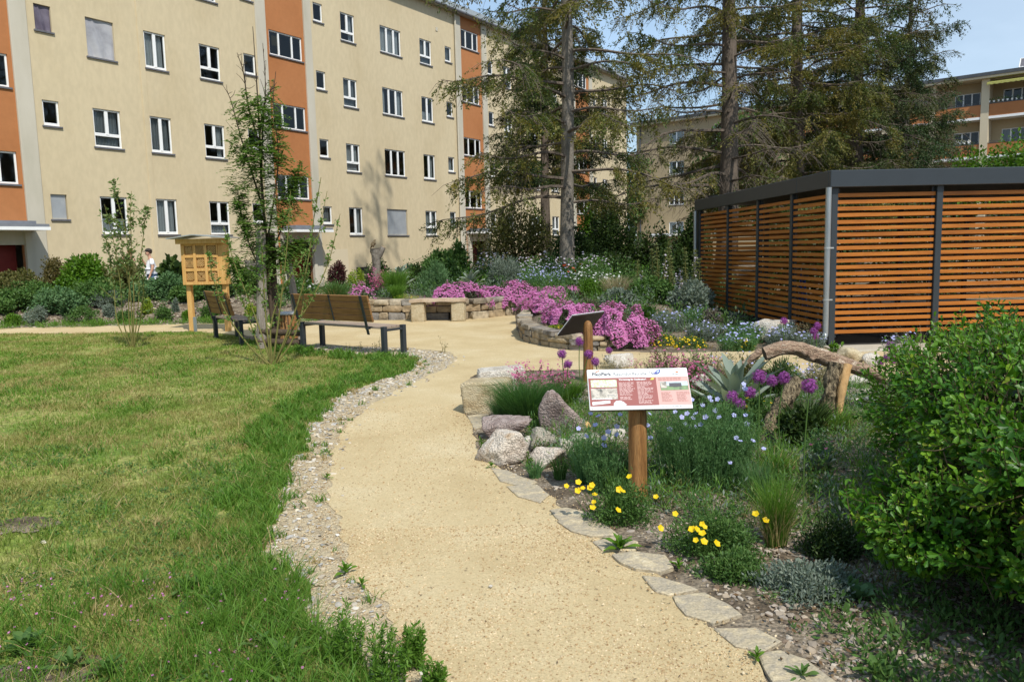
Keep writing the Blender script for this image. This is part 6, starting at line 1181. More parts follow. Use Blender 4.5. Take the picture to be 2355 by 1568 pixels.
def rosette(label, u0, u1, vtop, Y, lm, n, seed, zb=None, name='mullein', cat='plant', up=.5, wr=.3, curl=.45, spread=.45, group=None, lm_=1.):
    g = np.random.default_rng(seed); x, w, z0, h = geo(u0, u1, vtop, Y, zb); base = np.array([x, Y, z0]); t = thing(name, label, cat, tuple(base), group); mb = MB(); bigleaves(mb, base, n, max(w * 1.25, h * .55) * lm_, max(w, .1) * wr * 1.5, g, h * spread, up, curl, seed); mb.build('leaves', lm, t, smooth=True)
    if h * spread > .12: mb = MB(); tube(mb, [base, base + np.array([0, 0, h * spread])], [.02, .012], 7); mb.build('stem', lm, t)
    return t
def spike(label, u, vtop, Y, seed, lm, bm=None, rad=.045, group='tall mullein spikes beside the shed', name='flower_spike'):
    g = np.random.default_rng(seed); x = AT(u, 600, Y)[0]; z0 = hz(x, Y); h = AT(u, vtop, Y)[2] - z0; base = np.array([x, Y, z0]); t = thing(name, label, 'flowering plant', tuple(base), group); lnx = g.normal(0, .05); C = base + np.stack([np.linspace(0, 1, 9) ** 1.6 * lnx * h, np.zeros(9), np.linspace(0, h, 9)], 1); mb = MB(); tube(mb, C, np.linspace(.012, .004, 9), 5, False); mb.build('stem', m_gtwig, t)
    mb = MB(); zz = np.arange(.42, 1.0, .065 / max(h, .3) * 1.2); P, D = [], []
    for q in zz:
        c = np.array([np.interp(q, np.linspace(0, 1, 9), C[:, i]) for i in range(3)]); n = 16; d = unit(g.normal(size=(n, 3)) * np.array([1, 1, .4])); P.append(c + d * rad * .35 * (1.25 - q)); D.append(d + np.array([0, 0, .3]))
    n = 60; q = g.uniform(.02, .6, n); c = np.stack([np.interp(q, np.linspace(0, 1, 9), C[:, i]) for i in range(3)], 1); P.append(c); D.append(g.normal(0, 1, (n, 3)) + np.array([0, 0, -.1])); P = np.concatenate(P); D = np.concatenate(D); Ls = np.concatenate([np.full(len(P) - n, rad * 1.15), .13 * (1.1 - q)]); leaves(mb, P, D, g.normal(0, 1, (len(P), 3)) + np.array([0, 0, .7]), Ls, Ls * .45); mb.build('leaves', lm, t)
    if bm: n = 26; q = g.uniform(.5, .9, n); c = np.stack([np.interp(q, np.linspace(0, 1, 9), C[:, i]) for i in range(3)], 1) + g.normal(0, rad * .6, (n, 3)); mb = MB(); petals(mb, c, g.normal(0, .6, (n, 3)) + np.array([0, -.8, .4]), .022, 4, .3); mb.build('blossoms', bm, t)
    return t
l_cush = LF('cushion_leaves', [(.07, .11, .05), (.11, .15, .07), (.08, .12, .04)], .25, .6); l_spike = LF('mullein_spike_leaves', [(.13, .16, .05), (.19, .21, .08), (.10, .13, .05)], .3)
l_beige = LF('beige_grass', [(.30, .25, .14), (.38, .33, .21), (.24, .22, .10)], .25)
# --- raised bed behind the dry wall
cushion('round pink cushion flower on the wall left of the forked stump', 788, 858, 657, 18.95, l_cush, p_pink, 1500, 1500, .05, .020, 1, .7)
cushion('wide pink cushion flower spilling over the wall right of the stone bench', 980, 1112, 653, 18.45, l_cush, p_pink, 3000, 4600, .05, .021, 2, .55, zb=.27)
cushion('long pink cushion flower at the right end of the back wall', 1085, 1255, 652, 19.0, l_cush, p_pink, 3400, 5400, .05, .021, 3, .5, zb=.2)
cushion('pink cushion flower beside the small stone seat', 1192, 1300, 668, 16.6, l_cush, p_pink, 2800, 4200, .045, .020, 4, .9, zb=.3)
cushion('pink cushion flower farther back, behind the small stone seat', 1230, 1345, 660, 17.8, l_cush, p_pink, 2600, 3600, .045, .020, 5, .8)
cushion('pink cushion flower at the bend of the curved wall', 1250, 1352, 700, 13.6, l_cush, p_pink, 3000, 4200, .035, .017, 6, 1.1, zb=.3)
cushion('largest pink cushion flower overflowing the end of the curved wall', 1338, 1502, 706, 12.25, l_cush, p_pink, 5200, 7800, .035, .0165, 7, .62, zb=.05)
cushion('small pink cushion flower trailing over the curved wall by the reading board post', 1292, 1370, 736, 12.5, l_cush, p_pink, 1200, 1700, .03, .016, 8, .6, zb=.25)
cushion('yellow-green stonecrop mat on the curved wall top', 1258, 1296, 748, 13.3, l_lime, p_yel, 700, 30, .025, .008, 9, .8, name='stonecrop')
cushion('yellow-green stonecrop strip left of the stone bench slab', 898, 965, 677, 18.6, l_lime, p_yel, 700, 60, .03, .01, 10, .4, name='stonecrop')
tuft('tall fine grass tuft in the middle of the raised bed', 868, 945, 607, 19.6, 900, l_lush, .012, 11); tuft('grass tuft left of the round pink cushion', 735, 800, 636, 19.5, 900, l_mid, .012, 12, dry=200); tuft('short grass tuft behind the wall, right of the forked stump', 885, 935, 648, 18.9, 500, l_lush, .01, 13)
bush('maroon_shrub', 'small dark maroon shrub left of the forked stump', 'shrub', 745, 805, 606, 22.5, l_maroon, 3500, .07, 14, clumps=20); bush('lime_plant', 'bright lime-yellow plant between the maroon shrub and the forked stump', 'plant', 795, 838, 617, 21.4, l_lime, 2200, .06, 15, stems=0, clumps=16); bush('hedge_shrub', 'dark green low hedge shrub behind the forked stump', 'shrub', 825, 905, 602, 23, l_dark, 4200, .08, 16, clumps=26)
meadow('pink clary flowers around the foot of the forked stump', 848, 888, 604, 19.9, 90, l_mid, p_rose, 420, .02, 17, bs=1., hvar=.6); rosette('silvery mullein with broad leaves right of the forked stump', 880, 955, 588, 20.6, l_grey, 22, 18, up=.75, lm_=1.25)
bush('fennel', 'feathery blue-green fennel dome behind the stone bench', 'plant', 955, 1045, 608, 20.2, l_blue, 6000, .10, 19, stems=0, clumps=26, aspect=7, up=.9); rosette('silvery mullein at the back of the pink cushions', 1040, 1115, 610, 19.7, l_grey, 24, 20, up=.6, lm_=1.2); bush('lavender', 'large grey lavender mound behind the long pink cushion', 'plant', 1115, 1205, 590, 20.6, l_greyd, 6000, .09, 21, stems=0, clumps=30, aspect=5, up=1.)
bush('garden_shrub', 'leafy green mound filling the bed before the tall green shrub', 'shrub', 955, 1060, 590, 22, l_mid, 5000, .09, 22, clumps=28); bush('garden_shrub', 'dense dark mound right of the forked stump', 'shrub', 930, 985, 612, 21.5, l_dark, 3500, .08, 23, clumps=22)
meadow('pale mauve scabious haze at the back of the bed, left of the grey trunk', 1085, 1200, 566, 22.6, 420, l_mid, p_lav, 190, .032, 24, leafn=2600, lw=.1, k=7); meadow('pale mauve scabious haze before the grey spruce trunk', 1190, 1310, 566, 21.0, 480, l_mid, p_lav, 200, .030, 25, leafn=3000, lw=.1, k=7); meadow('white-headed scabious right of the grey spruce trunk', 1295, 1400, 562, 20.6, 340, l_mid, p_lav, 110, .032, 26, leafn=2400, lw=.1, k=7)
meadow('blue flax clump in the middle of the raised bed', 1185, 1268, 596, 19.6, 420, l_flax, p_blue, 120, .019, 27, leafn=1800, lw=.05); meadow('blue flax clump behind the pink cushions, next to the daisies', 1240, 1320, 600, 19.0, 420, l_flax, p_blue, 110, .019, 28, leafn=1800, lw=.05); meadow('white ox-eye daisy clump left of the mullein spikes', 1300, 1375, 598, 18.9, 260, l_mid, p_white, 60, .028, 29, leafn=1200, lw=.07, k=9, cup=.05); meadow('white ox-eye daisy clump nearer the beige grass', 1350, 1432, 606, 18.2, 260, l_mid, p_white, 66, .027, 30, leafn=1200, lw=.07, k=9, cup=.05)
meadow('few red poppies among the scabious', 1278, 1345, 580, 20.4, 30, l_mid, p_red, 9, .055, 31, k=4, cup=.5)
bush('lime_plant', 'lime-green feathery mound below the daisies', 'plant', 1325, 1405, 640, 17.4, l_bush, 4200, .07, 32, stems=0, clumps=22, aspect=5, up=.9); tuft('beige flowering grass in the middle of the bed', 1375, 1460, 622, 16.6, 700, l_beige, .008, 33, lean=.7); bush('lavender', 'upright grey-green lavender bush above the curved wall', 'plant', 1312, 1378, 690, 14.6, LF('khaki_leaves', [(.09, .10, .05), (.13, .135, .07), (.10, .12, .06)], .25), 3500, .06, 34, stems=0, clumps=20, aspect=4, up=1.1)
bush('sage_plant', 'grey-leaved sage right of the upright lavender', 'plant', 1380, 1470, 668, 15.2, l_greyd, 3500, .08, 35, stems=0, clumps=24); rosette('broad-leaved green plant behind the largest pink cushion', 1440, 1540, 690, 13.9, l_mid, 16, 36, name='broadleaf_plant', up=.25, wr=.42, curl=.35, spread=.3); bush('sage_plant', 'tangled green perennials below the mullein spikes', 'plant', 1440, 1560, 640, 16.4, l_mid, 6000, .08, 37, stems=0, clumps=34); bush('sage_plant', 'grey-green perennials against the shed side', 'plant', 1540, 1640, 646, 15.6, l_greyd, 6000, .08, 38, stems=0, clumps=34, up=.9); meadow('thin flowering stems along the far shed side', 1540, 1625, 616, 17.5, 300, l_greyd, p_lav, 60, .024, 39, leafn=2600, lw=.09); bush('sage_plant', 'dark green perennials behind the beige grass', 'plant', 1395, 1500, 628, 18.4, l_mid, 5200, .08, 139, stems=0, clumps=30)
for k, (u, vt, Y) in enumerate(((1477, 626, 17), (1502, 574, 16.6), (1515, 560, 16.4), (1527, 575, 16.8), (1541, 555, 16.5), (1548, 590, 16.2), (1560, 610, 16.6), (1578, 566, 16.4), (1588, 600, 16.0), (1595, 574, 16.7), (1608, 596, 15.8), (1466, 600, 17.6), (1570, 640, 15.6))):
    spike('tall pale green mullein spike in the group left of the shed corner', u, vt, Y, 60 + k, l_spike, p_lav if k % 3 == 0 else None, .05)
# --- flat bed between the curved wall and the shed
for k, (u0, u1, vt, Y, nb, lb) in enumerate(((1490, 1580, 700, 13.4, 60, 'pale blue flax behind the yellow flowers, beside the broad green leaves'), (1560, 1660, 694, 13.8, 70, 'pale blue flax below the left end of the shed side'), (1570, 1680, 730, 12.7, 80, 'pale blue flax in the centre of the flat bed'), (1665, 1770, 728, 12.4, 90, 'pale blue flax spread before the long pale stone'), (1755, 1850, 740, 12.0, 90, 'pale blue flax beside the silver foliage'), (1640, 1750, 755, 11.7, 80, 'low pale blue flax at the front of the flat bed'), (1830, 1905, 752, 11.6, 50, 'thin pale blue flax around the downpipe foot'))):
    meadow(lb, u0, u1, vt, Y, 330, l_flax if k % 2 else l_greyd, p_blue, int(nb * .75), .02, 80 + k, leafn=2400, lw=.045)
for k, (u0, u1, vt, Y, lb) in enumerate(((1492, 1560, 770, 12.3, 'yellow flowers right of the largest pink cushion'), (1550, 1625, 776, 12.1, 'yellow flowers in front of the central pale blue flax'), (1690, 1735, 778, 11.6, 'yellow flowers behind the hollow log end'))):
    cushion(lb, u0, u1, vt, Y, l_mid, p_yel, 1300, 150, .035, .014, 90 + k)
bush('silver_plant', 'silvery white foliage mound over the long pale stone', 'plant', 1770, 1838, 742, 12.3, l_grey, 3800, .06, 93, stems=0, clumps=22, aspect=3, up=.8)
bush('dry_plant', 'dry brownish seedheads at the dark end of the shed side', 'plant', 1610, 1668, 704, 13.6, LF('dry_seedheads', [(.13, .11, .09), (.19, .16, .13), (.10, .09, .07)], .2), 1600, .05, 94, stems=10, clumps=22); bush('dry_plant', 'nodding brown seedheads beside the alliums at the shed corner', 'plant', 1820, 1885, 742, 12.0, LF('brown_seedheads', [(.12, .10, .05), (.16, .13, .07)], .2), 900, .05, 95, stems=10, clumps=20)
bush('small_plant', 'little fresh green seedling at the foot of the shed post', 'plant', 1912, 1942, 787, 11.2, l_bush, 90, .07, 96, stems=0, clumps=6, six=True); meadow('pale blue flowers before the slatted front of the shed', 2030, 2110, 748, 10.4, 110, l_greyd, p_blue, 50, .018, 97, leafn=500, lw=.04); tuft('pale flowering grass stalks in front of the shed slats', 2085, 2165, 722, 8.2, 160, l_beige, .004, 98, lean=.7)

# --- foreground bed
tuft('dense fine green grass clump between the sandstone block and the mauve boulder', 1108, 1300, 853, 7.05, 2800, LF('fine_grass', [(.035, .10, .02), (.06, .15, .03), (.085, .18, .05), (.05, .12, .03)], .35), .005, 101, .6, name='fine_grass'); tuft('blue-green fine grass in front of the pale blocks', 1105, 1200, 905, 7.2, 1000, l_flax, .004, 102, .6, name='fine_grass'); tuft('green grass behind the mauve boulder', 1230, 1360, 862, 7.9, 1400, l_lush, .005, 103, .6, name='fine_grass')
meadow('pink catchfly in flower behind the pale sandstone blocks', 1170, 1262, 808, 7.7, 70, l_olive, p_rose, 400, .0115, 104, leafn=320, lw=.05, bs=.8, hvar=.4, fan=.5); meadow('pink catchfly in flower left of the second board post', 1240, 1312, 818, 7.9, 50, l_olive, p_rose, 240, .0115, 105, leafn=240, lw=.05, bs=.8, hvar=.45, fan=.5)
meadow('loose pink catchfly right of the information board', 1520, 1615, 790, 8.6, 60, l_olive, p_rose, 330, .011, 106, leafn=500, lw=.04, hvar=.5); meadow('thin reddish catchfly beside the silver mullein', 1580, 1650, 800, 7.4, 40, l_olive, p_rose, 220, .010, 107, leafn=400, lw=.04, hvar=.5); meadow('brownish faded flower stems behind the information board', 1440, 1540, 800, 8.8, 120, l_beige, p_rose, 90, .009, 108, leafn=700, lw=.04, hvar=.5); meadow('faded seed stems behind the tan boulder', 1360, 1440, 805, 9.4, 90, l_beige, None, 0, .01, 109, leafn=500, lw=.04)
rosette('large silver-leaved mullein in front of the cut branch stub', 1622, 1760, 782, 7.1, l_grey, 26, 110, up=.62, wr=.26, curl=.22, spread=.34, lm_=1.75); bush('euphorbia', 'narrow-leaved dark green plant under the raised log', 'plant', 1745, 1850, 826, 7.7, l_dark, 3000, .05, 111, stems=0, clumps=24, aspect=5, up=.9); tuft('dark strap-leaved clump behind the leaning log', 1790, 1930, 900, 6.35, 420, l_dark, .012, 112, .7, name='strap_plant', cat='plant'); bush('euphorbia', 'dark green leafy plant at the foot of the leaning log', 'plant', 1790, 1880, 940, 6.0, l_dark, 1800, .05, 113, stems=0, clumps=20, six=True, aspect=1.8); bush('sage_plant', 'mixed green undergrowth below the silver mullein', 'plant', 1650, 1780, 905, 6.7, l_mid, 4200, .045, 114, stems=0, clumps=30, aspect=4); meadow('green stems with yellow dots beside the leaning log', 1700, 1780, 880, 6.6, 120, l_mid, p_yel, 14, .013, 115, leafn=900, lw=.05)
rosette('broad grey-green leafy plant before the big glossy shrub', 1838, 1950, 955, 5.3, l_greyd, 12, 116, name='broadleaf_plant', up=.7, wr=.36, curl=.3, spread=.1); meadow('wispy green plant with pink dots before the split trunk', 1855, 1935, 960, 5.4, 90, l_flax, p_rose, 7, .014, 117, leafn=900, lw=.03); tuft('yellow-green grass beside the cobble heap', 1870, 1990, 925, 6.5, 500, l_lush, .005, 118, .8, dry=160); tuft('long yellowish grass stems left of the broad grey-green plant', 1735, 1850, 1010, 5.1, 420, l_lush, .005, 119, .8, dry=160); rosette('grey-green leaf rosette in the shade under the big glossy shrub', 1930, 2060, 1330, 3.35, l_blue, 7, 120, name='broadleaf_plant', up=.35, wr=.42, curl=.3, spread=.05)

# flax in front of and beside the board: stems run from the plant foot to each blossom
FLX = [(722, 667), (797, 690), (993, 676), (765, 773), (963, 786), (885, 835), (965, 860), (845, 890), (683, 875), (845, 960), (1187, 772), (1248, 776), (1272, 890), (1265, 670), (1500, 653), (1610, 668), (1665, 708), (1690, 668), (1868, 640), (1905, 703), (2040, 683), (2147, 683), (1450, 812), (1555, 905), (1635, 1000), (1595, 765), (1690, 790), (1735, 768), (1650, 810), (1625, 795), (2160, 762), (2063, 890), (2100, 920), (2215, 917), (2003, 1117), (2155, 1145), (1655, 540), (1820, 520), (1830, 550), (1890, 535), (2130, 397), (2143, 440), (905, 1247), (2315, 990), (1560, 700), (1780, 700), (1750, 590)]
FLX = [(1177 + .25 * a, 784 + .25 * b) for a, b in FLX]
_fm = MB(); petals(_fm, [[0, 0, 0]], [[0, 0, 1]], 1., 5, .22, .95); fl_src = _fm.build('blossom', p_blue); COL.objects.unlink(fl_src)
_fm = MB(); petals(_fm, [[0, 0, 0]], [[0, 0, 1]], 1., 5, .28, 1.); yl_src = _fm.build('blossom', p_yel); COL.objects.unlink(yl_src)
def flaxplant(label, u0, u1, v0, Yb, pts, n, seed, h0):
    g = np.random.default_rng(seed); a, b = AT(u0, 900, Yb), AT(u1, 900, Yb); t = thing('flax_plant', label, 'flowering plant', ((a[0] + b[0]) / 2, Yb, 0)); c = np.array([(a[0] + b[0]) / 2, Yb, 0]); w = (b[0] - a[0]) / 2; r = np.sqrt(g.random(n)); q = g.random(n) * 2 * PI; B = c + np.stack([r * np.cos(q) * w * .7, r * np.sin(q) * w * .5, np.zeros(n)], 1); H = h0 * g.uniform(.55, 1.05, n) * (1 - .25 * r ** 2); ln = np.stack([r * np.cos(q), r * np.sin(q)], 1) * .32 * w / h0 + g.normal(0, .09, (n, 2)); mb = MB(); blades(mb, B, H, ln, .0028, .5, 4)
    ml = n * 20; i = g.choice(n, ml); s = g.uniform(.05, 1, ml); p = B[i] + np.stack([ln[i, 0] * H[i] * s ** 1.5, ln[i, 1] * H[i] * s ** 1.5, H[i] * (s - .125 * s ** 3)], 1); Ls = .030 * g.uniform(.6, 1.2, ml); leaves(mb, p, g.normal(0, .55, (ml, 3)) + np.array([0, 0, .9]), g.normal(0, 1, (ml, 3)), Ls, .0042)
    for (u, v) in pts:
        y = Yb + g.uniform(-.55, .45) * w * 1.3; p = AT(u, v, y)
        if p[2] < .06: p[2] = .08
        bb = c + g.normal(0, .25, 3) * np.array([w, w, 0]); m_ = bb * .35 + p * .65 + np.array([0, 0, -.04]); tube(mb, curve([bb, m_, p], 8), .0016, 3, False)
        nn = unit(np.array([g.normal(0, .3), -.7 + g.normal(0, .25), .7])); share(fl_src, 'blossom', t, tuple(p - c), Vector(nn).to_track_quat('Z', 'Y').to_euler(), (.0195 * g.uniform(.85, 1.15),) * 3)
    mb.build('stems', l_flax, t); return t
R_ = [p for p in FLX if p[0] > 1470]; L_ = [p for p in FLX if p[0] <= 1470]
flaxplant('big blue flax plant right of the larch post of the information board', 1480, 1760, 930, 5.1, R_, 1250, 201, .69)
flaxplant('smaller blue flax plant left of the larch post, under the board', 1330, 1460, 970, 5.0, L_, 360, 202, .40)
flaxplant('blue flax without open flowers around the split stones left of the board post', 1295, 1390, 1000, 5.5, [(1330, 985)], 180, 203, .34)
# yellow rockrose
YEL3 = [(610, 1298), (500, 1333), (605, 1375), (650, 1353), (735, 1325), (718, 1348), (760, 1412), (753, 1480), (742, 1530), (985, 1365), (1020, 1383), (1323, 1432), (1080, 1247), (975, 1555)]; YEL4 = [(1365, 152), (1655, 163), (1700, 165), (1750, 115), (1770, 140), (1750, 200), (1690, 262), (1765, 275), (1882, 293), (1500, 20), (2240, 20), (2333, 80)]
def rockrose(label, u0, u1, vtop, Y, pts, seed, n, lm=l_mid, lw=.022, openn=.3):
    g = np.random.default_rng(seed); x, w, z0, h = geo(u0, u1, vtop, Y, 0.); base = np.array([x, Y, 0]); t = thing('rockrose', label, 'flowering plant', tuple(base)); d = unit(g.normal(size=(n, 3))); d[:, 2] = abs(d[:, 2]); a = np.arctan2(d[:, 1], d[:, 0]); wob = 1 + .22 * np.sin(a * 3 + seed) + .15 * np.sin(a * 5); bump = 1 + .3 * np.array([mnoise.noise(Vector(q * 3 + seed)) for q in d]); p = base + d * (g.uniform(.35, 1.02, n) * bump)[:, None] * np.stack([w * wob, w * .8 * wob, np.full(n, h)], 1); mb = MB(); Ls = lw * g.uniform(.6, 1.3, n); leaves(mb, p, d * .5 + g.normal(0, .6, (n, 3)) + np.array([0, 0, .5]), g.normal(0, .5, (n, 3)) + np.array([0, -.2, .9]), Ls, Ls * .38)
    for (u, v) in pts:
        q = AT(u, v, Y); e_ = 1 - ((q[0] - x) / w) ** 2 - (q[2] / h) ** 2; y = Y - (w * .8 * math.sqrt(max(0, e_)) * 1.06 + .015); q = AT(u, v, y); q[2] = max(q[2], .04); bb = base + (q - base) * np.array([.6, .6, 0]); tube(mb, curve([bb, (bb + q) / 2 + g.normal(0, .01, 3), q], 6), .0016, 3, False); nn = unit(np.array([g.normal(0, .25), -.7 + g.normal(0, .25), .75])); share(yl_src, 'blossom', t, tuple(q - base), Vector(nn).to_track_quat('Z', 'Y').to_euler(), (.0185 * g.uniform(.85, 1.2),) * 3)
    mb.build('foliage', lm, t)
P3 = [(1177 + .25 * a, 784 + .25 * b) for a, b in YEL3]; P4 = [(1177 + .25 * a, 1176 + .25 * b) for a, b in YEL4]
rockrose('yellow rockrose at the foot of the information board post', 1345, 1505, 1108, 4.42, P3, 211, 5200); rockrose('yellow rockrose nearer the path, right of the raised tan slab', 1540, 1760, 1180, 3.95, P4, 212, 8000)
rockrose('green mat without flowers below the second rockrose', 1615, 1770, 1268, 3.62, [], 213, 4200); rockrose('greyish creeping mat at the shrub edge', 1760, 2000, 1300, 3.45, [], 214, 6000, l_greyd, .024); rockrose('dark low mat in the shade of the big glossy shrub', 1850, 2010, 1190, 3.85, [], 215, 4200, l_dark)
tuft('fine brownish-green grass tuft between the rockrose and the shrub', 1740, 1850, 1060, 4.0, 800, l_lush, .0028, 216, .5, zb=0., dry=260); tuft('wiry grass tuft behind the second rockrose', 1700, 1800, 1030, 4.7, 420, l_flax, .003, 217, .5, zb=0.)
for k, (u0, u1, vt, Y, lb) in enumerate(((1190, 1250, 1048, 5.35, 'grass-leaved tuft below the oblong tan boulder'), (1248, 1310, 1040, 5.3, 'arching strap-leaved tuft beside the small blue-grey stone'), (1300, 1370, 1020, 5.2, 'spreading grass tuft left of the board post'), (1380, 1450, 1060, 4.85, 'short grass tuft touching the board post'))):
    tuft(lb, u0, u1, vt, Y, 130, l_flax if k % 2 == 0 else l_mid, .006, 220 + k, .6, zb=0.)
for k, (u, v0, v1, lb) in enumerate(((1095, 990, 1036, 'single upright weed at the path edge left of the frontmost boulder'), (1122, 955, 998, 'upright weed before the pinkish boulder'), (1192, 1005, 1062, 'upright weed in front of the frontmost boulder'), (1206, 1040, 1080, 'leafy weed between the two front boulders'), (1286, 1015, 1045, 'small upright weed by the cream speckled stone'))):
    Y = G(u, v1)[1]; meadow(lb, u - 7, u + 7, v0, Y, 5, l_bush, None, 0, .01, 230 + k, leafn=90, lw=.035, zb=0., name='weed', cat='weed', bw=.005)
def flatweed(label, u, v, r, n, lm, seed, up=.25, wr=.35): g = np.random.default_rng(seed); c = G(u, v); t = thing('leafy_weed', label, 'weed', tuple(c)); mb = MB(); bigleaves(mb, c + np.array([0, 0, .012]), n, r, r * wr, g, .02, up, .35, seed, .12); mb.build('leaves', lm, t, smooth=True)
for k, (u, v, r, n, lb) in enumerate(((1425, 1268, .13, 14, 'flat dandelion rosette on the slabs at the path edge'), (1560, 1310, .06, 9, 'small green weed beside the raised tan slab'), (1130, 1078, .06, 9, 'small weed between the sand and the first buff slab'), (795, 1322, .08, 10, 'flat green weed on the gravel near the path'), (832, 1352, .06, 8, 'tiny weed on the sand edge below the flat green one'), (752, 1104, .06, 9, 'weed tuft on the gravel strip halfway along'), (757, 1050, .05, 8, 'small weed farther up the gravel strip'), (1740, 1522, .06, 8, 'weed in the joint of the lowest slabs'), (60, 1505, .17, 16, 'big leafy weed in the near left lawn corner'), (165, 1545, .15, 9, 'broad-leaved weed beside the bare earth spot'), (250, 1560, .14, 9, 'leafy weed in the lawn at the bottom edge'), (440, 1365, .16, 11, 'dark dock plant in the middle of the near lawn'), (500, 1390, .14, 9, 'second dock plant right of the dark one'), (655, 1530, .17, 10, 'large glossy dandelion leaves at the lawn bottom edge'), (600, 1500, .12, 9, 'leafy weed left of the glossy dandelion'), (1845, 1565, .10, 8, 'shaded leafy weed at the bottom of the shrub'), (2010, 1560, .14, 9, 'dark weed rosette under the shrub at the bottom edge'))):
    flatweed(lb, u, v, r * (.85 if k > 7 else 1), n, l_mid if k > 7 else l_bush, 240 + k, wr=.28)
for k, (u0, u1, vt, vb, lb) in enumerate(((700, 800, 1350, 1560, 'tall feathery toadflax leftmost in the gravel at the bottom'), (800, 900, 1370, 1600, 'dense feathery toadflax in the gravel at the bottom'), (880, 945, 1390, 1560, 'thin feathery toadflax nearest the sand path'), (930, 990, 1500, 1620, 'short feathery toadflax at the bottom edge'))):
    meadow(lb, u0, u1, vt, G(0, vb)[1], 26, l_lush, None, 0, .01, 260 + k, leafn=1300, lw=.026, zb=0., name='toadflax', cat='weed', bw=.003, hvar=.5)
for k, (u, v0, v1, lb) in enumerate(((1012, 750, 812, 0), (822, 760, 812, 0), (850, 764, 815, 0), (862, 755, 818, 0), (790, 770, 808, 0))):
    meadow('thin seeding weed stalk growing under the long bench', u - 8, u + 8, v0 + 12, G(u, v1)[1], 4, l_olive, None, 0, .01, 270 + k, leafn=50, lw=.03, zb=0., name='weed', cat='weed', bw=.005, group='weed stalks under the long bench')

# alliums
AL = [(1746, 866, 17, 'pale purple allium head left of three above the leaning log'), (1774, 875, 13, 'small deep purple allium head between two larger ones'), (1802, 869, 15, 'lilac allium head right of three above the leaning log'), (1861, 887, 19, 'largest purple allium head, in front of the split trunk'), (1683, 913, 15, 'dark purple allium head below the silver mullein'), (1701, 928, 13, 'dark purple allium head lowest of the pair by the flax'), (1724, 902, 13, 'purple allium head beside the silver mullein stem'), (1802, 738, 8, 'small allium head over the silver foliage at the shed'), (1879, 750, 9, 'top allium head beside the downpipe'), (1871, 761, 9, 'middle allium head beside the downpipe'), (1875, 773, 8, 'lowest allium head beside the downpipe foot'), (2047, 795, 10, 'allium head before the concrete slab of the shed'), (2025, 832, 9, 'allium head left of the cluster by the big shrub'), (2039, 823, 9, 'allium head at the top of the cluster by the big shrub'), (2052, 829, 9, 'allium head touching the big shrub leaves'), (1332, 785, 10, 'allium head in front of the second board post'), (1353, 815, 11, 'bright allium head right of the second board post'), (1292, 814, 11, 'allium head left of the second board post'), (1306, 837, 11, 'lower allium head among the pink catchfly'), (1369, 832, 11, 'dark allium head right of the second board post'), (1400, 806, 8, 'pale allium head before the curved wall')]
def allium(u, v, r, lb, seed):
    g = np.random.default_rng(seed); Y = 84. / r; c = AT(u, v, Y); x = c[0] + g.normal(0, .03); b = np.array([x, Y + g.normal(0, .03), hz(x, Y) if c[2] > .3 else 0.]); t = thing('allium', lb, 'flowering plant', tuple(b), 'purple alliums'); mb = MB(); tube(mb, curve([b, (b + c) / 2 + np.array([g.normal(0, .015), 0, 0]), c], 8), .0045, 5, False); mb.build('stem', l_mid, t)
    R = .046 * g.uniform(.92, 1.08); d = unit(g.normal(size=(230, 3))); mb = MB(); petals(mb, c + d * R * g.uniform(.62, 1.06, (230, 1)), d + g.normal(0, .25, (230, 3)), .0088, 6, .25, .5); leaves(mb, np.tile(c, (230, 1)), d, g.normal(size=(230, 3)), R * .9, .0018); mb.build('flower_head', p_purp, t)
for k, a in enumerate(AL): allium(*a, 300 + k)

# big glossy shrub in the right foreground
g = np.random.default_rng(400); gb = np.array([2.55, 3.9, 0]); t = thing('glossy_shrub', 'large glossy dark green shrub filling the right foreground', 'shrub', tuple(gb))
EL = [((3.12, 4.6, .62), (.96, .85, .55)), ((2.80, 4.05, .62), (.82, .72, .52)), ((2.42, 3.5, .62), (.58, .55, .42)), ((1.98, 3.35, .34), (.48, .42, .22)), ((2.35, 2.95, .62), (.60, .5, .40)), ((3.3, 3.6, .8), (.8, .9, .6)), ((2.1, 1.8, .66), (.62, .72, .6)), ((2.28, 2.85, .40), (.52, .42, .30))]  # lobe nearest the camera lies out of view, added to shade the corner
def inside(P): return max(1 - sum(((P[i] - c[i]) / r[i]) ** 2 for i in range(3)) for c, r in EL)
pts, nor, dep = [], [], []
cnt = [2100, 1800, 1700, 1500, 1900, 700, 700, 1100]
for (c, r), n in zip(EL, cnt):
    d = unit(g.normal(size=(n, 3))); rad = g.uniform(.66, 1.03, n) * (1 + .14 * np.array([mnoise.noise(Vector(q * 2.6 + np.array(c))) for q in d])); P = np.array(c) + d * rad[:, None] * np.array(r); pts.append(P); nor.append(unit(d / np.array(r)))
P = np.concatenate(pts); N_ = np.concatenate(nor); ins = np.array([inside(p) for p in P]); hole = np.array([math.hypot(p[0] - 2.18, (p[2] - .56) * 1.4) < .16 and p[1] < 3.7 for p in P]); cln = np.array([mnoise.noise(Vector((p[0] * 4.2, p[1] * 4.2, p[2] * 6.0))) for p in P]); keep = (cln > -.11) & (P[:, 2] > .12) & (ins < .46) & (~hole | (g.random(len(P)) < .1)) & (P[:, 1] > .9) & ~((P[:, 1] < 3.2) & (P[:, 2] < .2) & (P[:, 0] < 2.0)); P, N_ = P[keep], N_[keep]
D = unit(N_ * .9 + g.normal(0, .42, P.shape) + np.array([-.12, -.1, .16])); LP, LD, LN, LS = [], [], [], []; YP, YD, YN, YS = [], [], [], []; tw = MB()
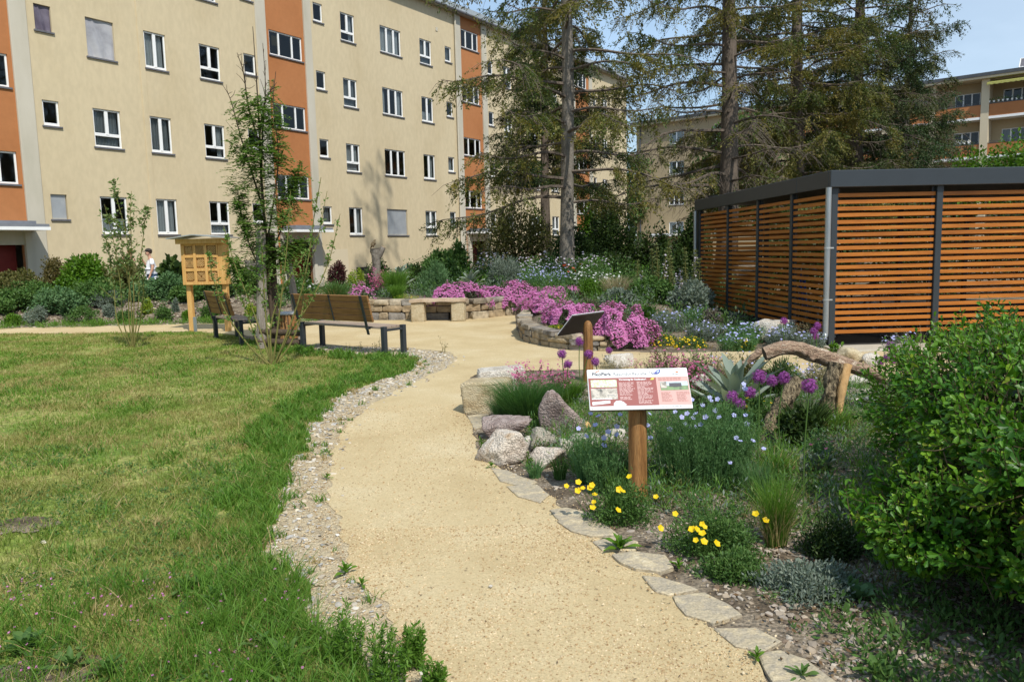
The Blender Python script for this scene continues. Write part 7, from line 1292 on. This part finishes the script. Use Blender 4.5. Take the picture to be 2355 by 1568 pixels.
for p, d, nn in zip(P, D, N_):
    l = g.uniform(.09, .19); m = int(l / .0135); q = np.linspace(0, 1, m); s1 = unit(np.cross(d, g.normal(size=3))); s2 = np.cross(d, s1); b0 = p - d * l * .75; bend = np.array([0, 0, .25 * l]) * (q ** 2)[:, None]; C = b0 + d * (q * l)[:, None] + bend; a = np.arange(m) * 2.4 + g.random() * 6; side = np.cos(a)[:, None] * s1 + np.sin(a)[:, None] * s2; young = g.random() < .15
    ld = side * .85 + d * .75 + g.normal(0, .15, (m, 3)); ln = unit(d * .9 - side * .6 + np.array([0, 0, .5]) + g.normal(0, .15, (m, 3))); sz = (.050 * (.75 + .5 * g.random(m)) * (1 - .35 * q ** 4)) * (.8 if young else 1)
    A_ = (YP, YD, YN, YS) if young else (LP, LD, LN, LS)
    for a_, x_ in zip(A_, (C, ld, ln, sz)): a_.append(x_)
    tube(tw, [b0 - d * .05, C[m // 2], C[-1]], [.003, .0022, .0012], 3, False)
mb = MB(); leaves(mb, *map(np.concatenate, (LP, LD, LN)), np.concatenate(LS), np.concatenate(LS) * .50, .10, True); mb.build('foliage', l_barb, t)
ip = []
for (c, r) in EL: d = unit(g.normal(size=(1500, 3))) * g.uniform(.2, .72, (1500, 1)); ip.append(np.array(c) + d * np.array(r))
ip = np.concatenate(ip); ip = ip[(ip[:, 2] > .1) & ~((ip[:, 1] < 3.2) & (ip[:, 2] < .2) & (ip[:, 0] < 2.0))]; mb = MB(); leaves(mb, ip, rdir(len(ip)), rdir(len(ip)), .06, .04); mb.build('inner_foliage', l_dark, t)  # darker inner leaves paint shade into the gaps of the shrub
mb = MB(); leaves(mb, *map(np.concatenate, (YP, YD, YN)), np.concatenate(YS), np.concatenate(YS) * .5, .12, True); mb.build('young_shoots', l_barby, t)
for k in range(46):
    e = P[g.integers(len(P))]; b = gb + np.array([g.normal(0, .22), g.normal(-.1, .2), -.02]); m_ = (b + e) / 2 + np.array([g.normal(0, .1), g.normal(0, .1), .12]); tube(tw, curve([b, m_, e], 10), np.linspace(.014, .004, 10), 5, False)
for k in range(46):
    c = np.array([2.16, 3.32, .52]) + g.normal(0, .12, 3) * np.array([1.2, .7, .8]); d = unit(g.normal(0, 1, 3) + np.array([-.3, -.5, .2])); tube(tw, curve([c, c + d * .1 + g.normal(0, .02, 3), c + d * .2], 7), np.linspace(.004, .0014, 7), 4, False)
o = tw.build('branches', M('dark_shrub_twig', [(.05, .04, .02), (.09, .065, .03)], scale=12), t)

for k, (m_, lw, n, per, asp) in enumerate(((l_mid, .03, 420, 46, 3), (l_lush, .075, 420, 40, 14), (l_greyd, .03, 200, 44, 3), (l_flax, .04, 320, 44, 7), (l_olive, .035, 160, 40, 5))):
    groundcover(('mixed green', 'grassy', 'grey-green', 'feathery', 'olive')[k] + ' low growth between the foreground plants', [(.15, 7.6), (.12, 6.0), (.70, 4.75), (1.0, 4.35), (1.45, 4.1), (1.7, 3.3), (2.3, 3.6), (4.6, 8.4), (2, 8.8)], n, m_, lw, (.06, .22), (.05, .13), 530 + k, per, asp)
groundcover('sparse seedlings on the stony soil along the slabs', [(.55, 4.9), (1.0, 3.9), (1.15, 3.0), (1.3, 2.4), (1.9, 2.4), (1.75, 3.4), (1.3, 4.2), (.9, 5)], 90, l_mid, .022, (.02, .05), (.02, .06), 540, 16, 3)

groundcover('dark low plants in the shade under the glossy shrub', [(1.25, 2.5), (2.2, 2.4), (2.4, 3.3), (1.5, 3.5), (1.25, 3.1)], 120, l_mid, .035, (.03, .10), (.05, .11), 541, 26, 3)

cushion('pink cushion flower filling the gap between the stone seat and the curved wall', 1215, 1300, 690, 15.2, l_cush, p_pink, 2400, 3600, .04, .018, 301, .9)
cushion('pink cushion flower on the rising ground behind the curved wall end', 1300, 1372, 700, 14.2, l_cush, p_pink, 2000, 2400, .04, .017, 302, .8)

for k, (u0, u1, vt, Y, lm, bm, lb) in enumerate(((1480, 1570, 778, 9.0, l_olive, p_rose, 'tall wispy catchfly stems in front of the yellow flowers'), (1560, 1640, 774, 8.9, l_mid, p_rose, 'tall wispy stems with few pink dots left of the silver mullein'), (1625, 1700, 772, 8.7, l_beige, p_blue, 'pale grass stems behind the silver mullein'), (1690, 1765, 780, 8.6, l_olive, p_blue, 'fine green stems behind the hollow end of the raised log'), (1760, 1850, 800, 8.5, l_mid, p_blue, 'loose green stems behind the middle of the raised log'), (1850, 1930, 806, 8.4, l_beige, p_blue, 'dry grass stems behind the split trunk'))):
    meadow(lb, u0, u1, vt, Y, 150, lm, bm, 26, .014, 600 + k, leafn=1000, lw=.05, hvar=.5)
# ------------------------------------------------------------------ people and the bird
def skin(name, J, E_, R, mat, parent, origin, sub=2, root=0):
    me = bpy.data.meshes.new(name); me.from_pydata([tuple(np.asarray(J[k], float) - origin) for k in J], [], []); keys = list(J); ix = {k: i for i, k in enumerate(keys)}
    me.from_pydata if 0 else None; me2 = bpy.data.meshes.new(name); me2.from_pydata([tuple(np.asarray(J[k], float) - origin) for k in keys], [(ix[a], ix[b]) for a, b in E_], []); bpy.data.meshes.remove(me)
    o = bpy.data.objects.new(name, me2); COL.objects.link(o); sk_ = o.modifiers.new('s', 'SKIN'); sk_.use_smooth_shade = True; sk_.branch_smoothing = .4; ss_ = o.modifiers.new('u', 'SUBSURF'); ss_.levels = sub; ss_.render_levels = sub
    for i, k in enumerate(keys):
        r = R[k]; me2.skin_vertices[0].data[i].radius = (r, r) if np.isscalar(r) else r; me2.skin_vertices[0].data[i].use_root = (i == root)
    dg = bpy.context.evaluated_depsgraph_get(); m3 = bpy.data.meshes.new_from_object(o.evaluated_get(dg)); bpy.data.objects.remove(o); m3.materials.clear(); m3.materials.append(mat); m3.name = name
    for p in m3.polygons: p.use_smooth = True
    q = bpy.data.objects.new(name, m3); COL.objects.link(q); q.parent = parent; return q
m_skin = M('skin', [(.50, .27, .18), (.56, .32, .22)], rough=.55, scale=8); m_hair = M('dark_brown_hair', [(.03, .018, .012), (.06, .036, .024)], rough=.6, scale=40); m_hairr = M('auburn_hair', [(.16, .055, .02), (.22, .085, .03)], rough=.6, scale=40); m_shirt = M('white_tshirt', [(.72, .73, .76), (.80, .81, .83)], scale=5, bump=.4, bscale=14); m_jean = M('blue_jeans', [(.07, .14, .24), (.14, .24, .36)], scale=6, bump=.3, bscale=40); m_olsh = M('dark_olive_shirt', [(.06, .055, .018), (.10, .09, .03)], scale=5, bump=.4, bscale=14); m_cap = M('dark_cap', [(.03, .025, .022), (.05, .04, .035)], scale=10); m_shoe = M('dark_shoes', [(.03, .03, .03)])
def person(label, u, vtop, Y, face, Ht, shirt, hair, hand_to_face, cap, seed):
    """standing figure; face = unit vector it looks along"""
    x = AT(u, 600, Y)[0]; ztop = AT(u, vtop, Y)[2]; z0 = ztop - Ht; s = Ht / 1.75; base = np.array([x, Y, z0]); t = thing('person', label, 'person', tuple(base)); Fw = np.array([face[0], face[1], 0]); Fw = Fw / np.linalg.norm(Fw); Rt = np.array([Fw[1], -Fw[0], 0])
    def p(r, f, z): return base + (Rt * r + Fw * f + np.array([0, 0, 1.]) * z) * s
    J = {'pel': p(0, 0, .95), 'wai': p(0, .0, 1.08), 'che': p(0, -.01, 1.28), 'nck': p(0, .0, 1.46), 'nk2': p(0, .03, 1.53), 'hd1': p(0, .055, 1.60), 'hd2': p(0, .05, 1.67), 'hd3': p(0, .045, 1.715), 'chin': p(0, .10, 1.555), 'nose': p(0, .155, 1.615)}
    R = {'pel': (.15, .11), 'wai': (.135, .1), 'che': (.15, .115), 'nck': .062, 'nk2': .055, 'hd1': .078, 'hd2': .085, 'hd3': .06, 'chin': .04, 'nose': .016}
    E_ = [('pel', 'wai'), ('wai', 'che'), ('che', 'nck'), ('nck', 'nk2'), ('nk2', 'hd1'), ('hd1', 'hd2'), ('hd2', 'hd3'), ('hd1', 'chin'), ('hd1', 'nose')]
    for sd, nm in ((-1, 'l'), (1, 'r')):
        J[nm + 'sh'] = p(sd * .185, -.01, 1.41); R[nm + 'sh'] = .058; E_.append(('che', nm + 'sh'))
        if nm in hand_to_face: el, wr, up_ = p(sd * .21, .10, 1.17), p(sd * .07, .22, 1.40), True
        else: el, wr, up_ = p(sd * .25, -.02, 1.14), p(sd * .24, .08, .90), False
        J[nm + 'el'] = el; R[nm + 'el'] = .043; J[nm + 'wr'] = wr; R[nm + 'wr'] = .03; d = unit(wr - el); pa = wr + d * .07 * s; J[nm + 'pa'] = pa; R[nm + 'pa'] = (.038, .022); E_ += [(nm + 'sh', nm + 'el'), (nm + 'el', nm + 'wr'), (nm + 'wr', nm + 'pa')]
        ac = unit(np.cross(d, Fw) + .01)
        for q in range(4): a = pa + (d * (.045 + .006 * (q in (1, 2))) + ac * (q - 1.5) * .016) * s; b = a + (d * .028 + Fw * (-.012 if up_ else .014)) * s; J[f'{nm}f{q}'] = a; J[f'{nm}g{q}'] = b; R[f'{nm}f{q}'] = .009; R[f'{nm}g{q}'] = .007; E_ += [(nm + 'pa', f'{nm}f{q}'), (f'{nm}f{q}', f'{nm}g{q}')]
        J[nm + 'th'] = wr + (d * .06 - ac * .05) * s; R[nm + 'th'] = .010; E_.append((nm + 'wr', nm + 'th'))
        J[nm + 'hp'] = p(sd * .09, 0, .88); J[nm + 'kn'] = p(sd * .10, .03, .49); J[nm + 'an'] = p(sd * .105, -.03, .08); J[nm + 'to'] = p(sd * .115, .13, .035); R[nm + 'hp'] = .088; R[nm + 'kn'] = .058; R[nm + 'an'] = .04; R[nm + 'to'] = .034; E_ += [('pel', nm + 'hp'), (nm + 'hp', nm + 'kn'), (nm + 'kn', nm + 'an'), (nm + 'an', nm + 'to')]
    sc = lambda r: tuple(a * s for a in r) if not np.isscalar(r) else r * s
    skin('body', J, E_, {k: sc(r) for k, r in R.items()}, m_skin, t, base)
    ks = ['pel', 'wai', 'che', 'nck', 'lsh', 'rsh', 'lel', 'rel']; J2 = {k: J[k] for k in ks}; J2['hem'] = p(0, 0, .84); J2['nck'] = p(0, 0, 1.44); J2['lel'] = J['lsh'] * .3 + J['lel'] * .7; J2['rel'] = J['rsh'] * .3 + J['rel'] * .7
    R2 = {'pel': (.185, .145), 'wai': (.175, .14), 'che': (.178, .14), 'nck': .072, 'lsh': .08, 'rsh': .08, 'lel': .075, 'rel': .075, 'hem': (.19, .15)}
    skin('shirt', J2, [('hem', 'pel'), ('pel', 'wai'), ('wai', 'che'), ('che', 'nck'), ('che', 'lsh'), ('che', 'rsh'), ('lsh', 'lel'), ('rsh', 'rel')], {k: sc(r) for k, r in R2.items()}, shirt, t, base)
    J3 = {k: J[k] for k in ('pel', 'lhp', 'rhp', 'lkn', 'rkn')}; J3['lan'] = p(-.105, -.03, .06); J3['ran'] = p(.105, -.03, .06)
    skin('trousers', J3, [('pel', 'lhp'), ('pel', 'rhp'), ('lhp', 'lkn'), ('lkn', 'lan'), ('rhp', 'rkn'), ('rkn', 'ran')], {k: sc(r) for k, r in {'pel': (.165, .125), 'lhp': .105, 'rhp': .105, 'lkn': .078, 'rkn': .078, 'lan': .068, 'ran': .068}.items()}, m_jean, t, base)
    mb = MB(); v, f = ico(3); c = p(0, .03, 1.672); q = v * np.array([.092, .092, .095]) * s; q = q[:, 0:1] * Rt + q[:, 1:2] * Fw * 1.1 + q[:, 2:] * np.array([0, 0, 1.]); keepz = (q @ np.array([0, 0, 1.]) - .55 * (q @ Fw)) > -.045 * s; q = np.where(keepz[:, None], q, q * .6); mb.add(q + c, f); mb.build('hair', hair, t, smooth=True)
    if cap:
        mb = MB(); v, f = ico(3); q = v.copy(); q[:, 2] = np.maximum(q[:, 2], .0); q = (q[:, 0:1] * Rt * .098 + q[:, 1:2] * Fw * .112 + q[:, 2:] * np.array([0, 0, 1.]) * .085) * s; mb.add(q + p(0, .035, 1.695), f); a = np.linspace(-1.1, 1.1, 9); rim = np.array([p(.085 * math.sin(b), .035 + .10 * math.cos(b), 1.70) for b in a]); ou = np.array([p(.08 * math.sin(b), .05 + .20 * math.cos(b), 1.68) for b in a]); th = np.array([0, 0, .012]); i = np.arange(8)
        mb.add(np.concatenate([rim, ou, rim - th, ou - th]), np.concatenate([np.stack([i, i + 1, i + 10, i + 9], 1), np.stack([i + 18, i + 19, i + 28, i + 27], 1), np.stack([i + 9, i + 10, i + 28, i + 27], 1)])); mb.build('cap', m_cap, t, smooth=True)
    for sd in (-1, 1):
        mb = MB(); blob(mb, p(sd * .11, .05, .045), np.array([.05, .05, .045]) * s, 2); blob(mb, p(sd * .113, .12, .035), np.array([.045, .06, .035]) * s, 2); mb.build('shoe', m_shoe, t, smooth=True)
        mb = MB(); blob(mb, p(sd * .03, .128, 1.635), np.array([.011, .008, .008]) * s, 1); mb.build('eye', m_cap, t, smooth=True); mb = MB(); blob(mb, p(sd * .088, .045, 1.62), np.array([.012, .02, .03]) * s, 1); mb.build('ear', m_skin, t, smooth=True)
    mb = MB(); blob(mb, p(0, .128, 1.573), np.array([.022, .008, .006]) * s, 1); mb.build('mouth', m_door, t, smooth=True)
person('person in white t-shirt and dark cap, hand raised to the mouth', 346, 573, 25.0, (-.85, -.5), 1.72, m_shirt, m_hair, 'r', True, 1)
person('person with auburn hair and dark olive shirt behind the sapling', 514 * .0 + 303, 574, 25.3, (-.9, -.35), 1.70, m_olsh, m_hairr, 'l', False, 2)
# bird on the forked stump
bx = AT(860, 563, 20.15); bz = np.array([bx[0] - .02, 20.15, AT(860, 570, 20.15)[2]]); t = thing('bird', 'small brown speckled bird perched on the forked stump top', 'bird', tuple(bz)); m_bird = M('brown_plumage', [(.07, .05, .03), (.16, .12, .07), (.10, .08, .03)], scale=40)
def bp(f, z, r=0.): return bz + np.array([f, r, z])
J = {'b': bp(0, .085), 'c': bp(.02, .125), 'n': bp(.03, .165), 'h': bp(.042, .192), 'bk': bp(.075, .194), 'r': bp(-.035, .055), 't': bp(-.07, .0), 't2': bp(-.085, -.03)}
skin('body', J, [('b', 'c'), ('c', 'n'), ('n', 'h'), ('h', 'bk'), ('b', 'r'), ('r', 't'), ('t', 't2')], {'b': .05, 'c': .046, 'n': .03, 'h': .028, 'bk': .004, 'r': .032, 't': .016, 't2': .012}, m_bird, t, bz)
for sd in (-1, 1):
    mb = MB(); blob(mb, bp(-.015, .085, sd * .045), (.05, .012, .05), 2); mb.build('wing', m_bird, t, smooth=True); mb = MB(); tube(mb, [bp(.005, .045, sd * .018), bp(.01, .0, sd * .02)], .005, 5); mb.build('leg', m_twig, t)
